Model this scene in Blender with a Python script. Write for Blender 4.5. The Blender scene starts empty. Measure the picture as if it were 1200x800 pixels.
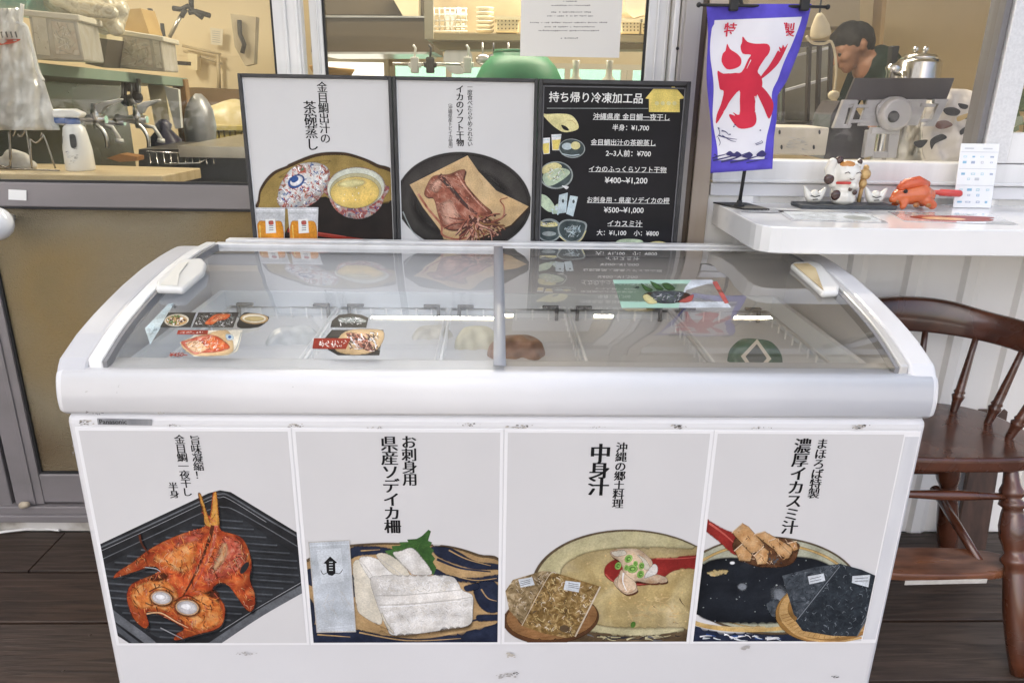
import bpy, bmesh, math, random
import numpy as np
from mathutils import Vector, Matrix
from mathutils.geometry import tessellate_polygon, delaunay_2d_cdt
random.seed(7)
PI = math.pi
S = bpy.context.scene
COL = S.collection

# ------------------------------------------------------------------ camera
F_PX = 867.0
yaw, pit, rol = [math.radians(a) for a in (1.695, 18.96, 1.03)]
fwd = np.array([math.sin(yaw)*math.cos(pit), math.cos(yaw)*math.cos(pit), -math.sin(pit)])
r0 = np.array([math.cos(yaw), -math.sin(yaw), 0.0]); u0 = np.cross(r0, fwd)
RT = math.cos(rol)*r0 + math.sin(rol)*u0
UP = -math.sin(rol)*r0 + math.cos(rol)*u0
CAM = np.array([0.0, 0.0, 1.25])
cd = bpy.data.cameras.new('camera'); cam = bpy.data.objects.new('camera', cd); COL.objects.link(cam)
cam.matrix_world = Matrix([[RT[i], UP[i], -fwd[i], CAM[i]] for i in range(3)] + [[0, 0, 0, 1]])
cd.sensor_width = 36; cd.lens = F_PX/1200*36; cd.clip_end = 400; cd.clip_start = 0.02
S.camera = cam

# ------------------------------------------------------------------ light
SUN_EL, SUN_AZ = 50, 205          # azimuth clockwise from +Y: sun behind and to the left, over the porch roof
w = bpy.data.worlds.new('World'); S.world = w; w.use_nodes = True
nt = w.node_tree
sky = nt.nodes.new('ShaderNodeTexSky'); sky.sky_type = 'NISHITA'; sky.sun_disc = False
sky.sun_elevation = math.radians(SUN_EL); sky.sun_rotation = math.radians(SUN_AZ)
sky.air_density = .9; sky.dust_density = 4.2; sky.ozone_density = .8
bg = nt.nodes['Background']; bg.inputs[1].default_value = 0.15
nt.links.new(sky.outputs[0], bg.inputs[0])
sd = bpy.data.lights.new('sun', 'SUN'); sd.energy = 3.0; sd.angle = math.radians(2.0); sd.color = (1, .94, .86)
sun = bpy.data.objects.new('sun', sd); COL.objects.link(sun)
a, e = math.radians(SUN_AZ), math.radians(SUN_EL)
sdir = Vector((math.sin(a)*math.cos(e), math.cos(a)*math.cos(e), math.sin(e)))
sun.rotation_euler = sdir.to_track_quat('Z', 'Y').to_euler()
S.view_settings.view_transform = 'Standard'; S.view_settings.look = 'None'
S.view_settings.gamma = 1; S.view_settings.exposure = 1.15; S.view_settings.use_curve_mapping = False
S.cycles.use_denoising = True
S.cycles.max_bounces = 10; S.cycles.transparent_max_bounces = 24; S.cycles.diffuse_bounces = 5
S.cycles.glossy_bounces = 5
S.cycles.caustics_reflective = False; S.cycles.caustics_refractive = False
S.cycles.sample_clamp_indirect = 6

# ------------------------------------------------------------------ pixel <-> place (1200x800 photograph grid)
def ray(x, y): return fwd*F_PX + RT*(x-600) - UP*(y-400)
def atY(x, y, Y):
    d = ray(x, y); return Vector(CAM + d*(Y-CAM[1])/d[1])
def atZ(x, y, Z):
    d = ray(x, y); return Vector(CAM + d*(Z-CAM[2])/d[2])
def atX(x, y, X):
    d = ray(x, y); return Vector(CAM + d*(X-CAM[0])/d[0])
def proj(p):
    q = np.array(p)-CAM; z = q@fwd
    return (600+F_PX*(q@RT)/z, 400-F_PX*(q@UP)/z)

# ------------------------------------------------------------------ materials
MATS = {}
def mat(name, col, rough=.5, metal=0, col2=None, scale=20, stretch=(1, 1, 1), bump=0, bscale=None, detail=4, lo=.35, hi=.65, coat=0, spec=.5, cols=None, trans=0, alpha=1, emit=0, rvar=0, ndist=0):
    """principled material; col2 / cols blended by a noise in object space"""
    if name in MATS: return MATS[name]
    m = bpy.data.materials.new(name); m.use_nodes = True; MATS[name] = m
    t = m.node_tree; b = t.nodes['Principled BSDF']
    b.inputs['Base Color'].default_value = (*col, 1); b.inputs['Roughness'].default_value = rough
    b.inputs['Metallic'].default_value = metal; b.inputs['Coat Weight'].default_value = coat
    b.inputs['Coat Roughness'].default_value = .08
    b.inputs['Specular IOR Level'].default_value = spec
    b.inputs['Transmission Weight'].default_value = trans; b.inputs['Alpha'].default_value = alpha
    if emit:
        b.inputs['Emission Color'].default_value = (*col, 1); b.inputs['Emission Strength'].default_value = emit
    if col2 or cols or bump or rvar:
        tc = t.nodes.new('ShaderNodeTexCoord'); mp = t.nodes.new('ShaderNodeMapping')
        t.links.new(tc.outputs['Object'], mp.inputs[0]); mp.inputs['Scale'].default_value = stretch
        n = t.nodes.new('ShaderNodeTexNoise'); n.inputs['Scale'].default_value = scale; n.inputs['Detail'].default_value = detail
        n.inputs['Distortion'].default_value = ndist
        t.links.new(mp.outputs[0], n.inputs['Vector'])
        if col2 or cols:
            cr = t.nodes.new('ShaderNodeValToRGB'); t.links.new(n.outputs['Fac'], cr.inputs[0])
            cl = cols or [col, col2]
            el = cr.color_ramp.elements
            el[0].position = lo; el[0].color = (*cl[0], 1); el[1].position = hi; el[1].color = (*cl[-1], 1)
            for i, c in enumerate(cl[1:-1], 1):
                k = el.new(lo+(hi-lo)*i/(len(cl)-1)); k.color = (*c, 1)
            t.links.new(cr.outputs[0], b.inputs['Base Color'])
        if rvar:
            mr = t.nodes.new('ShaderNodeMapRange'); t.links.new(n.outputs['Fac'], mr.inputs[0])
            mr.inputs[1].default_value = .3; mr.inputs[2].default_value = .7
            mr.inputs[3].default_value = max(0, rough-rvar); mr.inputs[4].default_value = min(1, rough+rvar)
            t.links.new(mr.outputs[0], b.inputs['Roughness'])
        if bump:
            n2 = n
            if bscale:
                n2 = t.nodes.new('ShaderNodeTexNoise'); n2.inputs['Scale'].default_value = bscale; n2.inputs['Detail'].default_value = 3
                t.links.new(mp.outputs[0], n2.inputs['Vector'])
            bp = t.nodes.new('ShaderNodeBump'); bp.inputs['Strength'].default_value = min(1, bump); bp.inputs['Distance'].default_value = .004 if bump <= 1 else .004*bump
            t.links.new(n2.outputs['Fac'], bp.inputs['Height']); t.links.new(bp.outputs[0], b.inputs['Normal'])
    return m

def glass(name, tint=(.95, .97, .96), rough=0.0, gain=1.0, film=None):
    """thin pane: fresnel mix of clear and mirror-like; film = (colour, share) for a faint dusty film or a painted pale haze"""
    if name in MATS: return MATS[name]
    m = bpy.data.materials.new(name); m.use_nodes = True; MATS[name] = m
    t = m.node_tree; t.nodes.clear()
    o = t.nodes.new('ShaderNodeOutputMaterial'); mx = t.nodes.new('ShaderNodeMixShader')
    tr = t.nodes.new('ShaderNodeBsdfTransparent'); tr.inputs[0].default_value = (*tint, 1)
    gl = t.nodes.new('ShaderNodeBsdfGlossy'); gl.inputs['Roughness'].default_value = rough
    fr = t.nodes.new('ShaderNodeFresnel'); fr.inputs['IOR'].default_value = 1.5
    g = t.nodes.new('ShaderNodeNewGeometry')
    # fresnel must not flip to total reflection on back faces of a one-sheet pane
    fr2 = t.nodes.new('ShaderNodeLayerWeight'); fr2.inputs[0].default_value = .5
    ml = t.nodes.new('ShaderNodeMath'); ml.operation = 'POWER'; ml.inputs[1].default_value = 4.0
    t.links.new(fr2.outputs['Facing'], ml.inputs[0])
    ma = t.nodes.new('ShaderNodeMath'); ma.operation = 'MULTIPLY_ADD'; ma.inputs[1].default_value = .92*gain; ma.inputs[2].default_value = .06*gain
    ma.use_clamp = True
    t.links.new(ml.outputs[0], ma.inputs[0])
    t.nodes.remove(fr); t.nodes.remove(g)
    src = tr
    if film:
        df = t.nodes.new('ShaderNodeBsdfDiffuse'); df.inputs[0].default_value = (*film[0], 1)
        tc = t.nodes.new('ShaderNodeTexCoord'); n = t.nodes.new('ShaderNodeTexNoise'); n.inputs['Scale'].default_value = 2.2; n.inputs['Detail'].default_value = 5
        t.links.new(tc.outputs['Object'], n.inputs['Vector'])
        mr = t.nodes.new('ShaderNodeMapRange'); mr.inputs[1].default_value = .35; mr.inputs[2].default_value = .75; mr.inputs[3].default_value = film[1]*.3; mr.inputs[4].default_value = film[1]*1.6
        t.links.new(n.outputs['Fac'], mr.inputs[0])
        m2 = t.nodes.new('ShaderNodeMixShader'); t.links.new(mr.outputs[0], m2.inputs[0])
        t.links.new(tr.outputs[0], m2.inputs[1]); t.links.new(df.outputs[0], m2.inputs[2]); src = m2
    t.links.new(ma.outputs[0], mx.inputs[0]); t.links.new(src.outputs[0], mx.inputs[1]); t.links.new(gl.outputs[0], mx.inputs[2])
    t.links.new(mx.outputs[0], o.inputs[0])
    return m

# ------------------------------------------------------------------ mesh helpers
class MB:
    def __init__(s): s.bm = bmesh.new(); s.mi = 0
    def m(s, i): s.mi = i; return s
    def _tag(s, verts):
        fs = set()
        for v in verts:
            for f in v.link_faces: fs.add(f)
        for f in fs: f.material_index = s.mi
    def box(s, lo, hi, rot=None, pivot=None):
        r = bmesh.ops.create_cube(s.bm, size=1)['verts']
        c = (Vector(lo)+Vector(hi))/2; d = Vector(hi)-Vector(lo)
        for v in r: v.co = Vector((v.co.x*d.x, v.co.y*d.y, v.co.z*d.z))+c
        if rot is not None:
            p = Vector(pivot) if pivot is not None else c
            bmesh.ops.rotate(s.bm, verts=r, cent=p, matrix=rot)
        s._tag(r); return s
    def rbox(s, lo, hi, bev, seg=3, rot=None, pivot=None):
        b2 = bmesh.new(); r = bmesh.ops.create_cube(b2, size=1)['verts']
        c = (Vector(lo)+Vector(hi))/2; d = Vector(hi)-Vector(lo)
        for v in r: v.co = Vector((v.co.x*d.x, v.co.y*d.y, v.co.z*d.z))+c
        bmesh.ops.bevel(b2, geom=b2.edges[:], offset=bev, segments=seg, profile=.5, affect='EDGES')
        if rot is not None: bmesh.ops.rotate(b2, verts=b2.verts[:], cent=Vector(pivot) if pivot is not None else c, matrix=rot)
        s._merge(b2); return s
    def _merge(s, b2):
        b2.verts.index_update(); vs = [s.bm.verts.new(v.co) for v in b2.verts]
        for f in b2.faces:
            try:
                nf = s.bm.faces.new([vs[v.index] for v in f.verts]); nf.material_index = s.mi; nf.smooth = f.smooth
            except ValueError: pass
        b2.free()
    def tube(s, pts, r, seg=8, cap=True, r1=None):
        """tube through points, radius r (number or list)"""
        P = [Vector(p) for p in pts]; n = len(P); rings = []
        R_ = r if isinstance(r, (list, tuple)) else [r if r1 is None else r+(r1-r)*i/(n-1) for i in range(n)]
        prev = None
        for i in range(n):
            t = (P[min(i+1, n-1)]-P[max(i-1, 0)]).normalized()
            if prev is None:
                ref = Vector((0, 0, 1)) if abs(t.z) < .9 else Vector((1, 0, 0))
                x = t.cross(ref).normalized()
            else:
                x = (prev-t*prev.dot(t)).normalized()
            y = t.cross(x); prev = x
            rings.append([s.bm.verts.new(P[i]+(x*math.cos(2*PI*k/seg)+y*math.sin(2*PI*k/seg))*R_[i]) for k in range(seg)])
        for i in range(n-1):
            for k in range(seg):
                f = s.bm.faces.new((rings[i][k], rings[i][(k+1) % seg], rings[i+1][(k+1) % seg], rings[i+1][k])); f.material_index = s.mi; f.smooth = True
        if cap:
            for rg in (rings[0][::-1], rings[-1]):
                try:
                    f = s.bm.faces.new(rg); f.material_index = s.mi
                except ValueError: pass
        return s
    def lathe(s, p0, p1, prof, seg=20):
        """prof = [(t along p0->p1, radius)]"""
        p0, p1 = Vector(p0), Vector(p1)
        return s._lathe(p0, p1, prof, seg)
    def _lathe(s, p0, p1, prof, seg):
        ax = (p1-p0); t = ax.normalized()
        ref = Vector((0, 0, 1)) if abs(t.z) < .9 else Vector((1, 0, 0))
        x = t.cross(ref).normalized(); y = t.cross(x); rings = []
        for (q, r) in prof:
            c = p0+ax*q
            rings.append([s.bm.verts.new(c+(x*math.cos(2*PI*k/seg)+y*math.sin(2*PI*k/seg))*max(r, 1e-4)) for k in range(seg)])
        for i in range(len(rings)-1):
            for k in range(seg):
                f = s.bm.faces.new((rings[i][k], rings[i][(k+1) % seg], rings[i+1][(k+1) % seg], rings[i+1][k])); f.material_index = s.mi; f.smooth = True
        for rg in (rings[0][::-1], rings[-1]):
            f = s.bm.faces.new(rg); f.material_index = s.mi
        return s
    def ball(s, c, r, seg=16, squash=(1, 1, 1)):
        v = bmesh.ops.create_uvsphere(s.bm, u_segments=seg, v_segments=seg//2+2, radius=1)['verts']
        for q in v: q.co = Vector((q.co.x*r*squash[0], q.co.y*r*squash[1], q.co.z*r*squash[2]))+Vector(c)
        s._tag(v)
        for q in v:
            for f in q.link_faces: f.smooth = True
        return s
    def prism(s, pts, off, bev=0, seg=2):
        """closed planar polygon extruded by vector off"""
        b2 = bmesh.new(); off = Vector(off)
        a_ = [b2.verts.new(Vector(p)) for p in pts]; b_ = [b2.verts.new(Vector(p)+off) for p in pts]
        b2.faces.new(a_); b2.faces.new(b_[::-1]); n = len(pts)
        for i in range(n): b2.faces.new((a_[i], b_[i], b_[(i+1) % n], a_[(i+1) % n]))
        bmesh.ops.recalc_face_normals(b2, faces=b2.faces[:])
        if bev: bmesh.ops.bevel(b2, geom=[e_ for e_ in b2.edges if e_.is_manifold and e_.calc_face_angle(0) > .5], offset=bev, segments=seg, profile=.5, affect='EDGES')
        s._merge(b2); return s
    def poly(s, pts):
        vs = [s.bm.verts.new(Vector(p)) for p in pts]; f = s.bm.faces.new(vs); f.material_index = s.mi; return s
    def grid(s, nu, nv, fn, smooth=True):
        V = [[s.bm.verts.new(Vector(fn(i/nu, j/nv))) for j in range(nv+1)] for i in range(nu+1)]
        for i in range(nu):
            for j in range(nv):
                f = s.bm.faces.new((V[i][j], V[i+1][j], V[i+1][j+1], V[i][j+1])); f.material_index = s.mi; f.smooth = smooth
        return s
    def build(s, name, mats, parent=None, bevel=0, bseg=2, recalc=True, solid=0):
        if recalc: bmesh.ops.recalc_face_normals(s.bm, faces=s.bm.faces[:])
        if bevel:
            bmesh.ops.bevel(s.bm, geom=[e_ for e_ in s.bm.edges if e_.is_manifold and e_.calc_face_angle(0) > .6], offset=bevel, segments=bseg, profile=.5, affect='EDGES', clamp_overlap=True)
        me = bpy.data.meshes.new(name); s.bm.to_mesh(me); s.bm.free()
        return link(name, me, mats, parent, solid)

def wloc(o):
    p = Vector((0, 0, 0))
    while o is not None:
        p += Vector(o.location); o = o.parent
    return p
def link(name, me, mats, parent=None, solid=0):
    for m_ in (mats if isinstance(mats, (list, tuple)) else [mats]): me.materials.append(m_)
    o = bpy.data.objects.new(name, me); COL.objects.link(o)
    if parent is not None:
        o.parent = parent; me.transform(Matrix.Translation(-wloc(parent)))
    if solid:
        md = o.modifiers.new('thick', 'SOLIDIFY'); md.thickness = solid; md.offset = 0
    return o
def tag(o, label=None, cat=None, group=None, kind=None):
    if label: o['label'] = label
    if cat: o['category'] = cat
    if group: o['group'] = group
    if kind: o['kind'] = kind
    return o
def thing(name, loc, label, cat, group=None):
    o = bpy.data.objects.new(name, None); COL.objects.link(o); o.location = loc; o.empty_display_size = .05
    return tag(o, label, cat, group, 'thing')
def copy_tree(o, parent=None):
    c = o.copy(); COL.objects.link(c)
    if parent is not None: c.parent = parent
    for ch in [k for k in COL.objects if k.parent == o]: copy_tree(ch, c)
    return c
def blob(name, caps, voxel, mats, parent=None, smooth=3):
    """one continuous skin over tapered capsules / balls: [(p0, p1, r0, r1)]"""
    b = bmesh.new()
    for (p0, p1, r0_, r1_) in caps:
        p0, p1 = Vector(p0), Vector(p1); n = max(2, int((p1-p0).length/(min(r0_, r1_)*.45))+1)
        for i in range(n):
            t = i/(n-1); v = bmesh.ops.create_icosphere(b, subdivisions=2, radius=r0_+(r1_-r0_)*t)['verts']
            bmesh.ops.translate(b, verts=v, vec=p0.lerp(p1, t))
    me = bpy.data.meshes.new(name); b.to_mesh(me); b.free()
    o = bpy.data.objects.new(name, me); COL.objects.link(o)
    md = o.modifiers.new('r', 'REMESH'); md.mode = 'VOXEL'; md.voxel_size = voxel; md.use_smooth_shade = True
    ms = o.modifiers.new('s', 'SMOOTH'); ms.iterations = smooth; ms.factor = .5
    dg = bpy.context.evaluated_depsgraph_get(); dg.update()
    m2 = bpy.data.meshes.new_from_object(o.evaluated_get(dg)); m2.name = name
    bpy.data.objects.remove(o)
    for p in m2.polygons: p.use_smooth = True
    m2.materials.clear()
    return link(name, m2, mats, parent)

# ------------------------------------------------------------------ lettering
_G = {}
def glyph(s, off=0.0):
    k = (s, off)
    if k in _G: return _G[k]
    c = bpy.data.curves.new('t', 'FONT'); c.body = s; c.size = 1; c.resolution_u = 3; c.fill_mode = 'FRONT'; c.offset = off
    o = bpy.data.objects.new('t', c); COL.objects.link(o)
    me = bpy.data.meshes.new_from_object(o.evaluated_get(bpy.context.evaluated_depsgraph_get()))
    V = [(v.co.x, v.co.y) for v in me.vertices]; Fc = [tuple(p.vertices) for p in me.polygons]
    bpy.data.objects.remove(o); bpy.data.meshes.remove(me)
    _G[k] = (V, Fc); return _G[k]

class Flat:
    """flat printed work: shapes traced on a surface given by mp(px, py) -> (point, normal); each shape lies a hair above the last"""
    def __init__(s, mp, org=(0, 0), sc=1.0, clip=None, lift=.0002, step=.00002, cell=0):
        s.mp = mp; s.org = org; s.sc = sc; s.clip = clip; s.lift = lift; s.step = step; s.cell = cell; s.auto = None; s.C = []
        s.V = []; s.F = []; s.MI = []; s.mats = []
    def mi(s, m_):
        if m_ not in s.mats: s.mats.append(m_)
        return s.mats.index(m_)
    def px(s, p): return (s.org[0]+p[0]/s.sc, s.org[1]+p[1]/s.sc)
    def _clip(s, P):
        if not s.clip: return P
        C = s.clip; n = len(C)
        ar = sum(C[i][0]*C[(i+1) % n][1]-C[(i+1) % n][0]*C[i][1] for i in range(n)); sg = 1 if ar > 0 else -1
        for i in range(n):
            a_, b_ = C[i], C[(i+1) % n]; out = []
            if not P: return P
            side = lambda p: sg*((b_[0]-a_[0])*(p[1]-a_[1])-(b_[1]-a_[1])*(p[0]-a_[0]))
            for j in range(len(P)):
                p, q = P[j], P[(j+1) % len(P)]; sp, sq = side(p), side(q)
                if sp >= 0: out.append(p)
                if (sp >= 0) != (sq >= 0):
                    t = sp/(sp-sq); out.append((p[0]+(q[0]-p[0])*t, p[1]+(q[1]-p[1])*t))
            P = out
        return P
    def fill(s, m_, P, same=False, tone=None):
        P = s._clip(P)
        if len(P) < 3: return
        if not same: s.lift += s.step
        if tone: return s.toned(m_, P, *tone)
        tri = tessellate_polygon([[Vector((x, y, 0)) for x, y in P]])
        b = len(s.V)
        if s.cell:
            g = bmesh.new(); vs = [g.verts.new((x, y, 0)) for x, y in P]
            for t in tri:
                try: g.faces.new([vs[i] for i in t])
                except ValueError: pass
            for ax in (0, 1):
                lo, hi = min(p[ax] for p in P), max(p[ax] for p in P); c = math.floor(lo/s.cell)*s.cell
                while c < hi:
                    c += s.cell; pc = Vector((c, 0, 0) if ax == 0 else (0, c, 0)); pn = Vector((1, 0, 0) if ax == 0 else (0, 1, 0))
                    bmesh.ops.bisect_plane(g, geom=g.verts[:]+g.edges[:]+g.faces[:], plane_co=pc, plane_no=pn)
            bmesh.ops.triangulate(g, faces=g.faces[:]); g.verts.index_update(); k = s.mi(m_)
            for v in g.verts:
                p, n = s.mp(v.co.x, v.co.y); s.V.append(Vector(p)+Vector(n)*s.lift)
            for f in g.faces: s.F.append(tuple(b+v.index for v in f.verts)); s.MI.append(k)
            g.free(); return
        for (x, y) in P:
            p, n = s.mp(x, y); s.V.append(Vector(p)+Vector(n)*s.lift)
        k = s.mi(m_)
        for t in tri: s.F.append(tuple(b+i for i in t)); s.MI.append(k)
    def toned(s, m_, P, edge, width, gx, gy, fe):
        """a printed shape with the photograph's own soft shading: edge tone, gradient and feathered rim (zoom units)"""
        A = np.array(P); lo, hi = A.min(0), A.max(0); sz = hi-lo; width /= s.sc; fe /= s.sc
        cell = max(1.2, min(sz)/9, max(sz)/34); need = min(width, fe*2) if fe else width
        cell = min(cell, max(1.2, need*.6)) if max(sz) < 60 else cell
        B = np.roll(A, -1, 0)
        def dist(Q):
            ab = B-A; t = ((Q[:, None]-A[None])*ab[None]).sum(2)/np.maximum((ab**2).sum(1), 1e-9)[None]; t = np.clip(t, 0, 1)
            return np.sqrt(((Q[:, None]-(A[None]+t[..., None]*ab[None]))**2).sum(2)).min(1)
        gxs = np.arange(lo[0]+cell/2, hi[0], cell); gys = np.arange(lo[1]+cell/2, hi[1], cell)
        pts = [(x+(cell*.3 if j % 2 else 0), y) for j, y in enumerate(gys) for x in gxs]
        rim = []
        if fe:                                       # a ring of points just inside the rim carries the feather
            c = A.mean(0)
            T_ = B-np.roll(A, 1, 0); N = np.stack([-T_[:, 1], T_[:, 0]], 1); N /= np.maximum(np.linalg.norm(N, axis=1, keepdims=True), 1e-9)
            ar = (A[:, 0]*B[:, 1]-B[:, 0]*A[:, 1]).sum()
            R_ = A+N*fe*(1 if ar > 0 else -1); rim = [tuple(p) for p in R_ if inside(p[0], p[1], P)]
        pts = [p for p in pts if inside(p[0], p[1], P)]
        if pts:
            d = dist(np.array(pts)); pts = [p for p, q in zip(pts, d) if q > max(cell*.35, fe*1.25)]
        if rim:
            d = dist(np.array(rim)); rim = [p for p, q in zip(rim, d) if q > fe*.75]
        allp = [Vector(p) for p in P]+[Vector(p) for p in rim+pts]; n = len(P)
        try: r = delaunay_2d_cdt(allp, [], [list(range(n))], 1, 1e-4)
        except Exception: return s.fill(m_, P, True)
        V, Fc = r[0], r[2]; Q = np.array([tuple(v) for v in V]); d = dist(Q); b = len(s.V); k = s.mi(m_)
        c = (lo+hi)/2; h = max(sz)/2
        cl = np.ones(len(Q), bool)
        if s.clip:                                   # no feather where the sheet's edge cuts the shape
            Cq = np.array(s.clip); D = np.roll(Cq, -1, 0)-Cq
            for q, e_ in zip(Cq, D): cl &= np.abs((e_[0]*(Q[:, 1]-q[1])-e_[1]*(Q[:, 0]-q[0]))/np.hypot(*e_)) > .05
        sh = (edge+(1-edge)*np.clip(d/max(width, 1e-6), 0, 1)**.7)*(1+gx*(Q[:, 0]-c[0])/h+gy*(Q[:, 1]-c[1])/h)
        al = np.clip(d/fe, 0, 1) if fe else np.ones(len(Q))
        al = np.where(cl, al, 1)
        for i, v in enumerate(V):
            p, nn = s.mp(v[0], v[1]); s.V.append(Vector(p)+Vector(nn)*s.lift); s.C.append((len(s.V)-1, float(sh[i]), float(al[i])))
        for f in Fc:
            if len(f) >= 3: s.F.append(tuple(b+i for i in f)); s.MI.append(k)
    def shape(s, m_, pts, smooth=True, same=False, sub=5, sh=None, fe=None, g=None):
        P = [s.px(p) for p in pts]
        if smooth: P = spline(P, True, sub)
        tone = None
        if sh or fe or g or (s.auto and smooth):
            e_, w_ = sh or (s.auto[:2] if s.auto else (1, 1)); gx, gy = g or (0, 0)
            tone = (e_, w_, gx, gy, (fe if fe is not None else (s.auto[2] if s.auto else 0)))
        s.fill(m_, P, same, tone)
    def ell(s, m_, cx, cy, rx, ry, rot=0, n=40, same=False, sh=None, fe=None, g=None):
        if max(rx, ry) > 60: n = max(n, 72)
        c, q = math.cos(math.radians(rot)), math.sin(math.radians(rot))
        s.shape(m_, [(cx+rx*math.cos(2*PI*i/n)*c-ry*math.sin(2*PI*i/n)*q, cy+rx*math.cos(2*PI*i/n)*q+ry*math.sin(2*PI*i/n)*c) for i in range(n)], False, same, sh=sh or (s.auto[:2] if s.auto and min(rx, ry) > 12 else None), fe=fe if fe is not None else (s.auto[2] if s.auto and min(rx, ry) > 12 else None), g=g)
    def stroke(s, m_, pts, w, w1=None, same=False, smooth=True, sub=5):
        P = [s.px(p) for p in pts]
        if smooth and len(P) > 2: P = spline(P, False, sub)
        n = len(P); L = []; R_ = []
        w1 = w if w1 is None else w1
        for i in range(n):
            a_, b_ = P[max(i-1, 0)], P[min(i+1, n-1)]; dx, dy = b_[0]-a_[0], b_[1]-a_[1]; l = math.hypot(dx, dy) or 1
            h = (w+(w1-w)*i/(n-1))/2/s.sc; nx, ny = -dy/l*h, dx/l*h
            L.append((P[i][0]+nx, P[i][1]+ny)); R_.append((P[i][0]-nx, P[i][1]-ny))
        s.fill(m_, L+R_[::-1], same)
    def scatter(s, ms, poly, n, ln, wd, ang, jit=.6, seed=1, curve=.15):
        rr = random.Random(seed); xs = [p[0] for p in poly]; ys = [p[1] for p in poly]; k = 0; tries = 0
        s.lift += s.step
        while k < n and tries < n*20:
            tries += 1
            x, y = rr.uniform(min(xs), max(xs)), rr.uniform(min(ys), max(ys))
            if not inside(x, y, poly): continue
            a_ = math.radians(ang)+rr.gauss(0, jit); l = ln*rr.uniform(.5, 1.3); dx, dy = math.cos(a_)*l/2, math.sin(a_)*l/2
            if not (inside(x-dx, y-dy, poly) and inside(x+dx, y+dy, poly)): continue
            cx, cy = -dy*curve*rr.uniform(-2, 2), dx*curve*rr.uniform(-2, 2)
            s.lift += s.step*.12
            s.stroke(rr.choice(ms), [(x-dx, y-dy), (x+cx, y+cy), (x+dx, y+dy)], wd*rr.uniform(.5, 1.4), wd*.2, same=True, sub=3)
            k += 1
    def text(s, m_, tx, o, ux, uy, off=.02):
        """one line of writing: o = start, ux / uy = zoom-unit vectors of one em along and up"""
        V, Fc = glyph(tx, off); s.lift += s.step; b = len(s.V); k = s.mi(m_)
        for gx, gy in V:
            q = s.px((o[0]+ux[0]*gx+uy[0]*gy, o[1]+ux[1]*gx+uy[1]*gy)); p, n = s.mp(*q); s.V.append(Vector(p)+Vector(n)*s.lift)
        for f in Fc: s.F.append(tuple(b+i for i in f)); s.MI.append(k)
    def flat_shape(s, m_, pts): s.fill(m_, spline([s.px(p) for p in pts], True, 3), True)
    def dots(s, ms, poly, n, r, seed=1, asp=1):
        rr = random.Random(seed); xs = [p[0] for p in poly]; ys = [p[1] for p in poly]; k = 0; tries = 0
        s.lift += s.step
        while k < n and tries < n*20:
            tries += 1
            x, y = rr.uniform(min(xs), max(xs)), rr.uniform(min(ys), max(ys))
            if not inside(x, y, poly): continue
            s.lift += s.step*.12; q = r*rr.uniform(.5, 1.4); m_ = rr.choice(ms); n_ = 7; ph = rr.random()*6
            s.flat_shape(m_, [(x+q*asp*rr.uniform(.6, 1.2)*math.cos(ph+2*PI*i/n_), y+q*rr.uniform(.6, 1.2)*math.sin(ph+2*PI*i/n_)) for i in range(n_)])
            k += 1
    def build(s, name, parent, label=None):
        me = bpy.data.meshes.new(name); me.from_pydata([tuple(v) for v in s.V], [], s.F); me.update()
        for p, k in zip(me.polygons, s.MI): p.material_index = k
        at = me.attributes.new('shade', 'FLOAT_COLOR', 'POINT'); cv = np.ones((len(s.V), 4), np.float32)
        for i, a_, b_ in s.C: cv[i] = (a_, a_, a_, b_)
        at.data.foreach_set('color', cv.ravel())
        o = link(name, me, s.mats, parent)
        if label: o['label'] = label
        return o

def inside(x, y, P):
    c = False; j = len(P)-1
    for i in range(len(P)):
        if (P[i][1] > y) != (P[j][1] > y) and x < (P[j][0]-P[i][0])*(y-P[i][1])/(P[j][1]-P[i][1])+P[i][0]: c = not c
        j = i
    return c
def spline(P, closed, sub=5):
    n = len(P); out = []
    rng = range(n) if closed else range(n-1)
    g = (lambda i: P[i % n]) if closed else (lambda i: P[max(0, min(n-1, i))])
    for i in rng:
        a_, b_, c_, d_ = g(i-1), g(i), g(i+1), g(i+2)
        for k in range(sub):
            t = k/sub; t2 = t*t; t3 = t2*t
            out.append(tuple(.5*(2*b_[q]+(c_[q]-a_[q])*t+(2*a_[q]-5*b_[q]+4*c_[q]-d_[q])*t2+(3*b_[q]-a_[q]-3*c_[q]+d_[q])*t3) for q in range(len(b_))))
    if not closed: out.append(tuple(P[-1]))
    return out

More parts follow.
